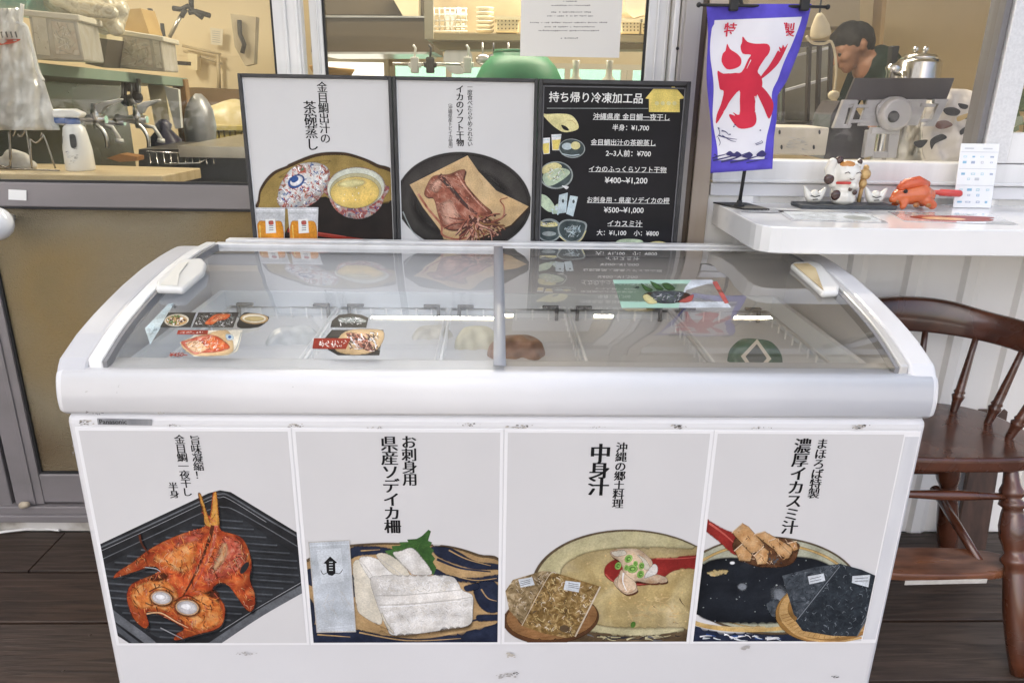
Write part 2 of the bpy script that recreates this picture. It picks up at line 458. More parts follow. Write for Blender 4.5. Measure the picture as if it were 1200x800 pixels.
class Letters:
    """writing on an upright plane facing -Y (or on any plane with u, v axes)"""
    def __init__(s, Y, u=(1, 0, 0), v=(0, 0, 1), nrm=(0, -1, 0), lift=.0008):
        s.Y = Y; s.u = Vector(u); s.v = Vector(v); s.n = Vector(nrm); s.lift = lift; s.V = []; s.F = []
    def put(s, ch, c, size, off=0.0, xs=(0,), sx=1.0, box=None):
        V, Fc = glyph(ch, off)
        if not V: return
        for k, dx in enumerate(xs):
            b = len(s.V); l = s.lift+k*.00002
            for (x, y) in V:
                cx, cy = box if box else (.5, .38)
                s.V.append(Vector(c)+s.u*((x-cx+dx)*size*sx)+s.v*((y-cy)*size)+s.n*l)
            for f in Fc: s.F.append(tuple(b+i for i in f))
    def column(s, text, p0, p1, size=None, bold=1.0, fill=1.0):
        """vertical writing from the first character's centre to the last one's, in pixels"""
        a_, b_ = atY(*p0, s.Y), atY(*p1, s.Y); n = len(text)
        a_.x = b_.x = (a_.x+b_.x)/2
        pitch = (a_.z-b_.z)/(n-1) if n > 1 else size
        sz = size or pitch*fill
        for i, ch in enumerate(text):
            c = a_.lerp(b_, i/(n-1)) if n > 1 else a_
            q = {'（': '︵', '）': '︶'}.get(ch, ch)
            s.put(q, c, sz, -.006+.006*(bold-1), (-.016*bold, 0, .016*bold))
    def line(s, text, c, width, bold=0.0, hmax=None):
        """horizontal writing centred at pixel c, width in pixels"""
        p = atY(*c, s.Y); wl = (atY(c[0]+width/2, c[1], s.Y)-atY(c[0]-width/2, c[1], s.Y)).length
        s.line_at(text, p, wl, bold)
    def line_at(s, text, p, wl, bold=0.0):
        V, Fc = glyph(text, bold); xs = [q[0] for q in V]; ys = [q[1] for q in V]
        k = wl/(max(xs)-min(xs)); s.put(text, p, k, bold, (0,), 1.0, ((max(xs)+min(xs))/2, (max(ys)+min(ys))/2))
    def build(s, name, m_, parent):
        me = bpy.data.meshes.new(name); me.from_pydata([tuple(v) for v in s.V], [], s.F); me.update()
        return link(name, me, m_, parent)
# ------------------------------------------------------------------ common materials
M = dict(
    white=mat('white_enamel', (.70, .70, .715), .28, col2=(.665, .665, .675), scale=3, lo=.3, hi=.7, coat=.3),
    white2=mat('white_plastic', (.74, .735, .71), .35, col2=(.69, .68, .64), scale=6),
    alu=mat('anodised_aluminium', (.56, .555, .55), .42, .35, col2=(.48, .475, .47), scale=14, stretch=(1, 1, .08), bump=.05),
    alu_l=mat('pale_aluminium', (.76, .76, .76), .4, .1, col2=(.66, .66, .66), scale=22, stretch=(1, 1, .05)),
    alu_d=mat('bronze_grey_aluminium', (.235, .215, .22), .42, .15, col2=(.20, .185, .185), scale=9, stretch=(.3, 1, 1), bump=.04),
    taupe=mat('taupe_aluminium', (.40, .375, .35), .45, .2, col2=(.33, .305, .28), scale=10, stretch=(1, 1, .1)),
    black=mat('black_rubber', (.015, .015, .016), .6),
    dark=mat('dark_plastic', (.035, .035, .04), .45, col2=(.05, .05, .055), scale=30),
    steel=mat('brushed_steel', (.55, .55, .54), .3, .95, col2=(.45, .45, .44), scale=18, stretch=(1, 1, .05)),
    chrome=mat('chrome', (.62, .62, .61), .2, 1),
    cream=mat('cream_paint', (.74, .64, .45), .6, col2=(.68, .58, .39), scale=3),
    cream_b=mat('pale_cream_plastic', (.78, .70, .48), .45, col2=(.72, .63, .42), scale=8),
    beigewood=mat('pale_worktop', (.62, .50, .31), .4, col2=(.50, .38, .21), scale=7, stretch=(1, 6, 1)),
    grey=mat('grey_plastic', (.36, .37, .39), .4, col2=(.30, .31, .33), scale=12),
    seal=mat('grey_glass_seal', (.22, .22, .23), .4),
    clearplastic=mat('cloudy_plastic', (.72, .70, .64), .25, col2=(.58, .54, .46), scale=9, trans=.35, ndist=1.5),
    bag=mat('wrinkled_film', (.80, .79, .77), .14, col2=(.62, .60, .57), scale=11, bump=2.2, ndist=2, alpha=.82, coat=.8),
    green_pl=mat('green_plastic', (.012, .20, .085), .5, col2=(.010, .16, .07), scale=5),
    red=mat('red_print', (.55, .05, .04), .4),
    gold=mat('brown_gold', (.40, .25, .07), .4),
)
DW = 1.897          # face of the sliding doors

# ------------------------------------------------------------------ ground, deck
def boards():
    b = MB(); y = -1.492; i = 0; rr = random.Random(3)
    while y < 1.9:
        b.m(i % 3); y1 = min(y+.1955, 1.895)
        x = -3.6 - rr.random()
        while x < 3.8:
            x2 = min(x+2.9+rr.random(), 4.0)
            b.box((x, y+.0025, -.03), (x2-.003, y1-.0015, -rr.random()*.0012)); x = x2
        y += .2; i += 1
    b.m(3)
    for yb in [-1.492+.2*i for i in range(17)]:
        for xb in (-2.6, -1.75, -.95, -.15, .65, 1.45, 2.2):
            for dy in (.04, .155): b.lathe((xb, yb+dy, -.001), (xb, yb+dy, .0012), [(0, .0042), (1, .0036)], 8)
    ms = []
    for k, (c1, c2) in enumerate((((.066, .040, .026), (.024, .014, .009)), ((.056, .036, .025), (.020, .012, .008)), ((.078, .053, .039), (.034, .023, .017)))):
        ms.append(mat('weathered_deck_%d' % k, c1, .5, col2=c2, scale=5.5, stretch=(1.0, 14, 14), bump=.5, detail=9, lo=.32, hi=.68, rvar=.12, ndist=.6+.2*k))
    ms.append(mat('rusty_screw', (.11, .085, .07), .5, .6))
    return tag(b.build('deck_floor', ms, None, .002, 1), 'dark weathered deck boards under the freezer and the chair', 'deck floor', kind='structure')
boards()
tag(MB().box((-3.7, -1.5, -.06), (4.1, 1.89, -.034)).build('deck_ground', M['black']), kind='structure')
tag(MB().box((-60, -60, -.32), (60, 60, -.30)).build('ground', mat('pale_concrete', (.60, .58, .54), .85, col2=(.54, .52, .48), scale=2)), kind='structure')
# unseen porch roof on timber: milky sheets, open right end, shaped to admit light
def translucent(name, col, share):
    m = bpy.data.materials.new(name); m.use_nodes = True; t = m.node_tree; t.nodes.clear()
    o = t.nodes.new('ShaderNodeOutputMaterial'); mx = t.nodes.new('ShaderNodeMixShader'); d = t.nodes.new('ShaderNodeBsdfDiffuse'); r = t.nodes.new('ShaderNodeBsdfTranslucent')
    d.inputs[0].default_value = (*col, 1); r.inputs[0].default_value = (*col, 1); mx.inputs[0].default_value = share
    t.links.new(d.outputs[0], mx.inputs[1]); t.links.new(r.outputs[0], mx.inputs[2]); t.links.new(mx.outputs[0], o.inputs[0]); return m
def porch():
    b = MB()
    b.box((-4.2, -1.3, 2.622), (1.30, 1.9, 2.626))
    b.m(1)
    for k in range(7): b.box((-4.2, -1.2+k*.45, 2.54), (1.30, -1.14+k*.45, 2.62))
    return tag(b.build('ceiling', [translucent('milky_roof_sheet', (.92, .94, .95), .72), mat('roof_timber', (.22, .17, .12), .6, col2=(.16, .12, .08), scale=6, stretch=(1, 9, 9))]), kind='structure')
porch()

def added_hedge():  # out-of-view greenery added to darken reflections
    rr = random.Random(2); b = MB()
    b.box((-16, -9.6, -.3), (16, -8.6, .5))
    for k in range(3200):
        c_ = Vector((rr.uniform(-16, 16), -8.3+rr.gauss(0, .22), -.2+1.1*rr.random()**.9)); d_ = Vector((rr.gauss(0, 1), rr.gauss(0, 1), rr.gauss(0, 1))).normalized(); s_ = d_.orthogonal().normalized()*rr.uniform(.05, .12); l_ = rr.uniform(.12, .3)
        b.m(rr.randint(0, 1)).poly([c_-d_*l_*.5, c_+s_, c_+d_*l_*.5, c_-s_])
    o = b.build('added_hedge', [mat('hedge_leaf', (.05, .085, .025), .6, col2=(.08, .13, .04), scale=3), mat('hedge_leaf_pale', (.09, .13, .045), .6, col2=(.06, .10, .03), scale=3)], None, recalc=False)
    return tag(o, 'added greenery out of view that darkens reflections', 'added_hedge', kind='stuff')
added_hedge()
# ------------------------------------------------------------------ sliding doors
pane = glass('window_glass', (.97, .97, .95), gain=.42, film=((.70, .69, .66), .02))
frost = None
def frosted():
    m = mat('frosted_glass_view_tones', (.15, .105, .04), .22, cols=[(.15, .105, .052), (.27, .225, .14), (.29, .205, .085), (.19, .16, .08)], scale=1.4, lo=.34, hi=.66, bump=1.5, bscale=300, detail=2, spec=.5)  # brown tones stand in for the blurred interior and reflections
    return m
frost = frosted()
def sliding_door(X0, X1, s0, s1, y0, label, mats, name='sliding_door', first=None):
    t = thing(name, ((X0+X1)/2, y0, .03), label, 'sliding door', 'aluminium sliding doors')
    y1 = y0+.034; st, rl = mats
    b = MB(); b.box((X0, y0, .09), (X0+s0, y1, 2.05)); b.box((X0+s0*.55, y0-.004, .09), (X0+s0*.72, y0-.0005, 2.05)); b.build('stile', first or st, t, .003)
    b = MB(); b.box((X1-s1, y0, .09), (X1, y1, 2.05)); b.box((X1-s1*.62, y0-.005, .09), (X1-s1*.5, y0-.0005, 2.05)); b.box((X1-s1*.2, y0-.005, .09), (X1-s1*.08, y0-.0005, 2.05)); b.build('stile', st, t, .003)
    b = MB(); b.box((X0+s0, y0+.001, .095), (X1-s1, y1-.001, .186)); b.build('bottom_rail', rl, t, .003)
    b = MB(); b.box((X0+s0, y0+.001, .944), (X1-s1, y1-.001, 1.005)); b.build('middle_rail', rl, t, .003)
    b = MB(); b.box((X0+s0, y0+.001, 1.98), (X1-s1, y1-.001, 2.05)); b.build('top_rail', rl, t, .003)
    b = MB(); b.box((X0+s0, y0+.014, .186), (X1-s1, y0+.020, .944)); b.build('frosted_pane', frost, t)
    b = MB(); b.box((X0+s0, y0+.014, 1.005), (X1-s1, y0+.0145, 1.98)); b.build('clear_pane', pane, t)
    b = MB()
    for z0, z1 in ((.186, .944), (1.005, 1.98)):
        b.box((X0+s0, y0+.006, z0), (X0+s0+.006, y0+.013, z1)); b.box((X1-s1-.006, y0+.006, z0), (X1-s1, y0+.013, z1))
        b.box((X0+s0+.006, y0+.006, z0), (X1-s1-.006, y0+.013, z0+.006)); b.box((X0+s0+.006, y0+.006, z1-.006), (X1-s1-.006, y0+.013, z1))
    b.build('gasket', M['black'], t)
    return t
dl = sliding_door(-1.365, -.452, .081, .066, DW, 'left sliding door with brown-toned frosted lower pane and grey middle rail', (M['alu_l'], M['alu_d']), first=M['alu_d'])
dr = sliding_door(-.442, .425, .030, .052, DW+.040, 'sliding door behind the menu boards with pale aluminium stiles', (M['alu_l'], M['alu_d']))
b = MB(); q = [atY(x, y, DW-.001) for x, y in ((10, 222), (31, 223), (31, 235), (10, 234))]
b.prism(q, (0, -.0006, 0)); b.build('paper_tag', mat('paper', (.80, .80, .78), .6), dl)
# frame round the doors
fr = thing('door_frame', (-.4, 1.94, 0), 'grey aluminium frame and sill round the two sliding doors', 'door frame')
b = MB(); b.box((-1.52, 1.90, .02), (-1.378, 1.99, 2.12)); b.box((-1.55, 1.885, .02), (-1.45, 1.8995, 2.12)); b.build('jamb', M['alu_d'], fr, .003)
b = MB(); b.box((-1.52, 1.885, .05), (.43, 1.99, .088)); b.box((-1.52, 1.872, .045), (.43, 1.8845, .066)); b.build('sill', M['alu_d'], fr, .002)
b = MB(); b.box((-1.6, 1.898, .0), (.43, 1.99, .049)); b.build('kickboard', mat('dirty_white_board', (.58, .56, .52), .7, cols=[(.62, .60, .56), (.44, .41, .36), (.10, .08, .06)], scale=9, lo=.42, hi=.72), fr, .002)
b = MB(); b.box((-1.52, 1.89, 2.055), (.43, 1.99, 2.12)); b.build('header', M['alu'], fr, .003)
# column between the doors and the kiosk
pc = thing('wall_post', (.48, 1.93, 0), 'taupe metal post between the menu boards and the ice flag', 'post')
b = MB(); b.box((.4285, 1.905, 0), (.442, 1.99, 2.6)); b.build('cover_strip', M['alu_l'], pc, .002)
b = MB(); b.box((.4435, 1.893, 0), (.492, 1.99, 2.6)); b.box((.451, 1.8895, 0), (.486, 1.8925, 2.6)); b.build('column', M['taupe'], pc, .002)
b = MB(); b.lathe(atY(794, 57, 1.8885)+Vector((0, .001, 0)), atY(794, 57, 1.8885)+Vector((0, -.002, 0)), [(0, .004), (1, .003)], 10); b.build('screw', M['black'], pc)
b = MB(); b.box((.4935, 1.905, 0), (.507, 1.99, 2.6)); b.build('dark_strip', mat('dark_bronze_strip', (.10, .072, .05), .45, .3), pc, .001)
b = MB(); b.box((.5085, 1.898, 0), (.553, 1.99, 2.6)); b.build('trim', mat('grey_brown_trim', (.50, .43, .36), .4, .1, col2=(.42, .34, .26), scale=9, stretch=(1, 1, .06)), pc, .002)

# ------------------------------------------------------------------ kiosk wall and window, above and below the shelf
def corrugated():
    b = MB(); x = .556; P = []
    per = .158; prof = ((0, 0), (.078, 0), (.086, -.015), (.112, -.015), (.136, 0), (.158, 0))
    k = 0
    while x < 3.2:
        for (dx, dy) in prof[:-1]: P.append((x+dx, DW+.02+dy))
        P.insert(len(P)-2, (P[-3][0], P[-3][1])) if False else None
        x += per
    for i in range(len(P)-1):
        (xa, ya), (xb, yb) = P[i], P[i+1]
        v = [b.bm.verts.new(p) for p in ((xa, ya, -.01), (xb, yb, -.01), (xb, yb, 1.0), (xa, ya, 1.0))]
        b.bm.faces.new(v)
    bmesh.ops.remove_doubles(b.bm, verts=b.bm.verts[:], dist=1e-5)
    return b
wl = thing('corrugated_wall', (1.8, 1.93, 0), 'white corrugated metal wall below the kiosk shelf behind the chair', 'wall')
wl['kind'] = 'thing'
corrugated().build('metal_sheet', mat('white_sheet_metal', (.86, .845, .81), .42, cols=[(.88, .87, .84), (.86, .845, .81), (.74, .71, .65)], scale=11, stretch=(1, 1, .10), lo=.45, hi=.88), wl, solid=.002)
for k in range(5):
    for z in (.70, .30):
        p = Vector((.60+.158*k, DW+.019, z)); b = MB(); b.lathe(p+Vector((0, .002, 0)), p+Vector((0, -.004, 0)), [(0, .006), (.6, .006), (1, .003)], 10); b.build('screw', M['steel'], wl)
kw = thing('kiosk_window', (1.5, 1.92, 1.03), 'wide white framed serving window above the shelf', 'window')
kw['kind'] = 'thing'
WY = DW+.012
b = MB(); b.box((.556, WY-.016, 1.034), (3.2, WY+.05, 1.086)); b.box((.556, WY-.022, 1.031), (3.2, WY-.0165, 1.040)); b.build('bottom_rail', M['alu_l'], kw, .003)
b = MB(); b.box((.556, WY-.012, .996), (3.2, WY+.05, 1.029)); b.build('sill', M['white'], kw, .003)
b = MB(); b.box((.556, WY-.016, 2.02), (3.2, WY+.05, 2.09)); b.build('top_rail', M['alu_l'], kw, .003)
p0 = atY(1137, 185, WY).x; p1 = atY(1163, 160, WY).x
b = MB(); b.box((p0, WY-.012, 1.088), (p0+.016, WY+.05, 2.018)); b.build('gasket', mat('dark_grey_gasket', (.17, .165, .17), .5), kw, .002)
b = MB(); b.box((p0+.017, WY-.022, 1.088), (p0+.082, WY+.05, 2.018)); b.build('stile', mat('silver_stile', (.70, .70, .71), .38, .25, col2=(.62, .62, .63), scale=160), kw, .003)
b = MB(); b.box((p0+.083, WY-.018, 1.088), (3.2, WY+.05, 1.162)); b.build('side_rail', M['alu_l'], kw, .003)
pane_k = glass('kiosk_glass', (.95, .94, .93), gain=.40, film=((.8, .79, .78), .03))
b = MB(); b.box((.556, WY+.010, 1.087), (p0-.001, WY+.0105, 2.02)); b.build('pane', pane_k, kw)
b = MB(); b.box((p0+.083, WY+.010, 1.163), (3.2, WY+.0105, 2.02)); b.build('pane', pane_k, kw)
# wall above the doors and window (seen mirrored in the freezer lid)
uw = thing('upper_wall', (0, 1.95, 2.12), 'slatted beige wall above the doors and window', 'wall'); uw['kind'] = 'thing'
b = MB()
for k in range(5): b.m(k % 2).box((-3.4, 1.90+.006*(k % 2), 2.125+k*.1), (3.3, 1.99, 2.222+k*.1))
b.build('cladding', [mat('beige_siding', (.62, .57, .48), .6), mat('sage_siding', (.17, .21, .14), .6)], uw)
# far left end of the front wall
lw = tag(MB().box((-3.6, 1.90, 0), (-1.522, 1.99, 2.6)).build('side_wall', mat('grey_render', (.40, .39, .38), .7, col2=(.33, .32, .31), scale=5)), 'grey wall panel left of the sliding doors', 'wall', kind='structure')

# ------------------------------------------------------------------ shelf counter
b = MB()
P = [(.566, 1.8965), (.566, 1.60), (.568, 1.575), (.575, 1.557), (.590, 1.543), (.612, 1.537), (.64, 1.535), (2.7, 1.535), (2.7, 1.8965)]
b.prism([(x, y, .924) for x, y in P], (0, 0, .057), .003, 3)
sh = tag(b.build('shelf_counter', mat('white_laminate', (.80, .80, .80), .16, col2=(.76, .765, .77), scale=3, coat=.5)), 'white laminate wall shelf with a rounded front corner', 'counter', kind='thing')
for p in sh.data.polygons: p.use_smooth = False
# ------------------------------------------------------------------ chest freezer
PY = 1.157                                              # printed front
PROF = [(1.154, .790), (1.19, .804), (1.25, .827), (1.30, .840), (1.35, .851), (1.43, .866), (1.52, .878), (1.60, .884), (1.66, .886), (1.74, .885), (1.78, .883)]
def zprof(y):
    P = PROF
    if y <= P[0][0]: return P[0][1]
    for (a_, b_), (c_, d_) in zip(P, P[1:]):
        if y <= c_: return b_+(d_-b_)*(y-a_)/(c_-a_)
    return P[-1][1]
def nprof(y):
    s_ = (zprof(y+.02)-zprof(y-.02))/.04; return Vector((0, -s_, 1)).normalized()
fz = thing('chest_freezer', (.023, 1.47, 0), 'white chest freezer with a curved sliding glass top and four food posters on its front', 'freezer')
b = MB(); b.rbox((-.7215, PY, .085), (.766, 1.80, .716), .018, 4); b.build('body', M['white'], fz)
b = MB(); b.rbox((-.700, PY+.02, .03), (.744, 1.78, .090), .006, 2); b.build('plinth', M['dark'], fz)
for x in (-.62, .66):
    for y in (1.24, 1.72):
        b = MB(); b.lathe((x-.012, y, .022), (x+.012, y, .022), [(0, .021), (.2, .022), (.8, .022), (1, .021)], 16); b.build('caster', M['black'], fz)
# front lip with its rounded ends, then the side frames
b = MB()
sec = [(1.154, .722), (1.1525, .735), (1.1535, .752), (1.158, .772), (1.164, .785), (1.170, .790), (1.178, .7925), (1.20, .7935), (1.225, .7935), (1.225, .716), (1.163, .7145)]
sec = [q for q in spline(sec[:9], False, 4)]+sec[9:]
b.prism([(-.715, y, z) for y, z in sec], (1.476, 0, 0))
for f_ in b.bm.faces:
    if len(f_.verts) == 4: f_.smooth = True
o = b.build('front_lip', M['white'], fz, 0)
def endcap(x0, x1, sgn):
    b = MB(); n = 7; rings = []
    for k in range(n+1):
        t = k/n; ang = t*PI/2; x = x0+(x1-x0)*math.sin(ang); s_ = math.cos(ang)**.8*.5+.5
        cy, cz = 1.21, .757
        rings.append([(x, cy+(y-cy)*(.62+.38*math.cos(ang)), cz+(z-cz)*(.72+.28*math.cos(ang))) for y, z in sec])
    for i in range(n):
        for k in range(len(sec)):
            k2 = (k+1) % len(sec)
            f = b.bm.faces.new([b.bm.verts.new(p) for p in (rings[i][k], rings[i][k2], rings[i+1][k2], rings[i+1][k])]); f.smooth = True
    b.poly(rings[-1]); bmesh.ops.remove_doubles(b.bm, verts=b.bm.verts[:], dist=1e-5)
    b.build('lip_corner', M['white'], fz)
endcap(-.715, -.731, -1); endcap(.761, .777, 1)
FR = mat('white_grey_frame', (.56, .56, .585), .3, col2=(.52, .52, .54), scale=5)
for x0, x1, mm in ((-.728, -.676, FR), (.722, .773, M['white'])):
    ys = [1.185+.03*i for i in range(20)]; ys = [y for y in ys if y < 1.78]+[1.80]
    top = [(y, zprof(y)+.006-(.02*max(0, (y-1.70)/.1))) for y in ys]
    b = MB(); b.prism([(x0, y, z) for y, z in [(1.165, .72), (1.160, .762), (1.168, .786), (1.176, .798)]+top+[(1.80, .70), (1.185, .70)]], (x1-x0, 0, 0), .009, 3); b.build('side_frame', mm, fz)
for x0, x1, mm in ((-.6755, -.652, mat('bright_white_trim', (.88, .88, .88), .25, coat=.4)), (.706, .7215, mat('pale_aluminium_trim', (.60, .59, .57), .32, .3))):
    ys = [1.178+.03*i for i in range(20)]; ys = [y for y in ys if y < 1.74]+[1.745]
    top = [(y, zprof(y)+.008) for y in ys]; bot = [(y, z-.018) for y, z in top]
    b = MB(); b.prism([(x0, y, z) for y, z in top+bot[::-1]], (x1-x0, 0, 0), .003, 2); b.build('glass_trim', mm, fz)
    xs = x1+.0005 if x0 < 0 else x0-.0075
    b = MB(); b.prism([(xs, y, z-.004) for y, z in top+bot[::-1]], (.007, 0, 0)); b.build('glass_seal', M['seal'], fz)
# rear rail
b = MB(); b.rbox((-.722, 1.745, .716), (.766, 1.83, .868), .006, 2); b.build('rear_ledge', M['white'], fz)
b = MB(); b.rbox((-.64, 1.772, .8685), (.69, 1.80, .893), .003, 2); b.rbox((-.655, 1.738, .8685), (.70, 1.760, .890), .003, 2); b.build('rear_rail', M['alu_l'], fz)
b = MB(); b.box((-.640, 1.7605, .8685), (.69, 1.7715, .882)); b.build('rail_groove', M['dark'], fz)
# tub
b = MB(); x0, x1, y0, y1, z0, z1 = -.640, .688, 1.226, 1.742, .44, .775
b.box((x0-.014, y0-.012, z0-.01), (x0, y1+.002, z1)); b.box((x1, y0-.012, z0-.01), (x1+.012, y1+.002, z1))
b.box((x0+.0005, y1-.010, z0-.01), (x1-.0005, y1+.002, z1)); b.box((x0+.0005, y0-.012, z0-.01), (x1-.0005, y0-.001, z1-.04)); b.box((x0+.0005, y0, z0-.012), (x1-.0005, y1-.0105, z0))
b.build('tub', mat('tub_liner', (.80, .84, .86), .35, col2=(.76, .80, .83), scale=4), fz)
# curved sliding lids
LG = glass('lid_glass', (.985, .99, .99), gain=1.25, film=((.88, .91, .92), .17))  # whitish film paints milky reflections into the left pane
def lid(x0, x1, dz, hx, sg, label):
    e_ = MB()
    ys = [1.176+.0235*i for i in range(24)]
    def fn(u, v):
        y = 1.176+v*(1.738-1.176); return (x0+u*(x1-x0), y, zprof(y)+dz)
    e_.grid(1, 24, fn)
    L = e_.build('glass_lid', LG, fz); L['label'] = label
    return L
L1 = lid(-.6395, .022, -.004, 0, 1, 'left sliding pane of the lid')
LG = glass('lid_glass_shade_tint', (.80, .77, .72), gain=1.7, film=((.50, .47, .42), .05))  # brown tint stands in for darker reflections on the right pane
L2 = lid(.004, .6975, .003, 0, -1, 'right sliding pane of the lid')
b = MB()
b.grid(1, 24, lambda u, v: (.004+u*.021, 1.175+v*(1.738-1.175), zprof(1.175+v*(1.738-1.175))+.0045))
b.build('meeting_edge', mat('grey_edge_strip', (.32, .33, .355), .4), L2, solid=.003)
def on_lid(x, y, dz=0.0):
    lo, hi = 1.10, 1.80
    f = lambda Y: (lambda p: p.z-(zprof(Y)+dz))(atY(x, y, Y))
    for _ in range(40):
        m_ = (lo+hi)/2
        if f(lo)*f(m_) <= 0: hi = m_
        else: lo = m_
    p = atY(x, y, lo); return p, nprof(p.y)
def grip(L, pts, scoop, hgt):
    P = [on_lid(*p)[0] for p in pts]; N = nprof(sum(p.y for p in P)/len(P))
    P = [p+N*.002 for p in P]
    b = MB(); b.prism(P, N*hgt, .006, 3); h = b.build('handle', M['white2'], L)
    c = sum(P, Vector())/len(P)
    S_ = [on_lid(*p)[0]+N*(hgt+.0022) for p in scoop]
    b = MB(); b.prism(S_, N*.0012); b.build('grip_recess', mat('yellowed_plastic', (.62, .50, .29), .5, col2=(.52, .40, .21), scale=30) if L is L2 else mat('ivory_plastic', (.74, .72, .66), .45), h)
grip(L1, [(184, 346), (186, 336), (210, 312), (238, 310), (243, 316), (240, 326), (216, 347)], [(190, 343), (211, 318), (222, 316), (212, 330), (210, 344)], .014)
grip(L2, [(925, 317), (929, 314), (954, 314), (962, 318), (982, 342), (981, 350), (962, 351)], [(928, 318), (945, 317), (954, 323), (957, 333), (959, 345), (963, 349)], .014)
# name badge, scuffs
b = MB(); q = [atY(x, y, PY) for x, y in ((114, 490), (178, 491), (178, 498), (115, 497))]; b.prism(q, (0, -.0012, 0))
bd = b.build('name_badge', mat('badge_grey', (.22, .23, .25), .4, .3, col2=(.32, .33, .35), scale=40, stretch=(1, 1, .1)), fz)
lt = Letters(PY, lift=.0016); lt.line('Panasonic', (133, 493.6), 32, .012); lt.build('lettering', M['black'], bd)
Sm = [mat('scuff_tan', (.50, .46, .40), .8), mat('scuff_grey', (.40, .385, .37), .8), mat('scuff_dark', (.07, .065, .06), .8)]
sc = Flat(lambda x, y: (atY(x, y, PY), Vector((0, -1, 0))), lift=.0003)
rr = random.Random(11)
def peel(x, y, L_, h, n=9, k=None):
    m_ = min(L_, h)
    for _ in range(n*2):
        cx = x+rr.gauss(0, .22)*L_; cy = y+rr.uniform(-.4, .4)*h; r_ = m_*rr.uniform(.04, .13)
        sc.dots(Sm if k is None else [Sm[k]], [(cx-r_*2, cy-r_), (cx+r_*2, cy-r_), (cx+r_*2, cy+r_), (cx-r_*2, cy+r_)], 2, r_, rr.randint(0, 9999), 2.4 if L_ > h else .8)
for a_ in ((101, 495, 22, 7), (345, 498, 24, 5), (550, 497, 26, 4), (612, 499, 34, 6), (440, 500, 18, 3), (795, 499, 20, 5), (1005, 499, 18, 6, 14), (890, 500, 30, 3), (205, 497, 20, 3), (590, 789, 30, 6, 10, 1), (603, 787, 7, 5, 4, 2), (872, 756, 12, 8, 4, 1), (290, 763, 22, 5, 8, 1), (977, 790, 8, 4, 4, 2), (597, 764, 18, 6, 8, 0), (88, 523, 3, 24, 10, 1), (700, 498, 20, 2)): peel(*a_)
so = sc.build('scuff_marks', fz); so['kind'] = 'stuff'
LIPY = 1.153
sc = Flat(lambda x, y: (Vector((atY(x, y, 1.156).x, 1.1525+max(0, atY(x, y, 1.156).z-.745)**1.7*1.05, atY(x, y, 1.156).z)), Vector((0, -1, 0))), lift=.0022)
for a_ in ((104, 481, 4, 3, 3, 2), (115, 483, 14, 2.5, 6, 2), (140, 451, 2.5, 3, 2, 2), (139, 458, 2, 3, 2, 2), (103, 457, 5, 2, 3, 1), (132, 452, 2, 2, 1, 1), (190, 482, 8, 3, 5, 0), (251, 438, 2, 3, 2, 1), (345, 452, 3, 1.5, 2, 2)): peel(*a_)
so = sc.build('scuff_marks', fz); so['kind'] = 'stuff'
# ------------------------------------------------------------------ printed posters on the freezer front
P_white = mat('print_white', (.80, .80, .81), .35, spec=.3)
P_bg = mat('print_pale_grey', (.64, .635, .635), .32, col2=(.60, .595, .60), scale=2.2, spec=.3)
P_ink = mat('print_ink', (.010, .010, .011), .5, spec=.15)
def pm(n, *cols, scale=60, lo=.3, hi=.7, dist=0, stretch=(1, 1, 1), detail=5):
    m = mat('print_'+n, cols[0], .38, spec=.22, cols=list(cols) if len(cols) > 1 else None, scale=scale, lo=lo, hi=hi, ndist=dist, stretch=stretch, detail=detail)
    if 'tonal' not in m:
        m['tonal'] = 1; t = m.node_tree; b = t.nodes['Principled BSDF']; at = t.nodes.new('ShaderNodeAttribute'); at.attribute_name = 'shade'
        mx = t.nodes.new('ShaderNodeMix'); mx.data_type = 'RGBA'; mx.blend_type = 'MULTIPLY'; mx.inputs[0].default_value = 1
        l_ = b.inputs['Base Color'].links
        if l_: t.links.new(l_[0].from_socket, mx.inputs[6])
        else: mx.inputs[6].default_value = (*cols[0], 1)
        t.links.new(at.outputs['Color'], mx.inputs[7])
        tc = t.nodes.new('ShaderNodeTexCoord'); val = None          # the print's own mottling and grain
        for sc2, a0, a1 in ((22, .74, 1.26), (340, .84, 1.16)):
            n2 = t.nodes.new('ShaderNodeTexNoise'); n2.inputs['Scale'].default_value = sc2; n2.inputs['Detail'].default_value = 6; t.links.new(tc.outputs['Object'], n2.inputs['Vector'])
            mr = t.nodes.new('ShaderNodeMapRange'); mr.inputs[1].default_value = .3; mr.inputs[2].default_value = .7; mr.inputs[3].default_value = a0; mr.inputs[4].default_value = a1; t.links.new(n2.outputs['Fac'], mr.inputs[0])
            if val is None: val = mr.outputs[0]
            else:
                mm = t.nodes.new('ShaderNodeMath'); mm.operation = 'MULTIPLY'; t.links.new(val, mm.inputs[0]); t.links.new(mr.outputs[0], mm.inputs[1]); val = mm.outputs[0]
        m2 = t.nodes.new('ShaderNodeMix'); m2.data_type = 'RGBA'; m2.blend_type = 'MULTIPLY'; m2.inputs[0].default_value = 1; t.links.new(mx.outputs[2], m2.inputs[6]); t.links.new(val, m2.inputs[7])
        t.links.new(m2.outputs[2], b.inputs['Base Color']); t.links.new(at.outputs['Alpha'], b.inputs['Alpha'])
    return m
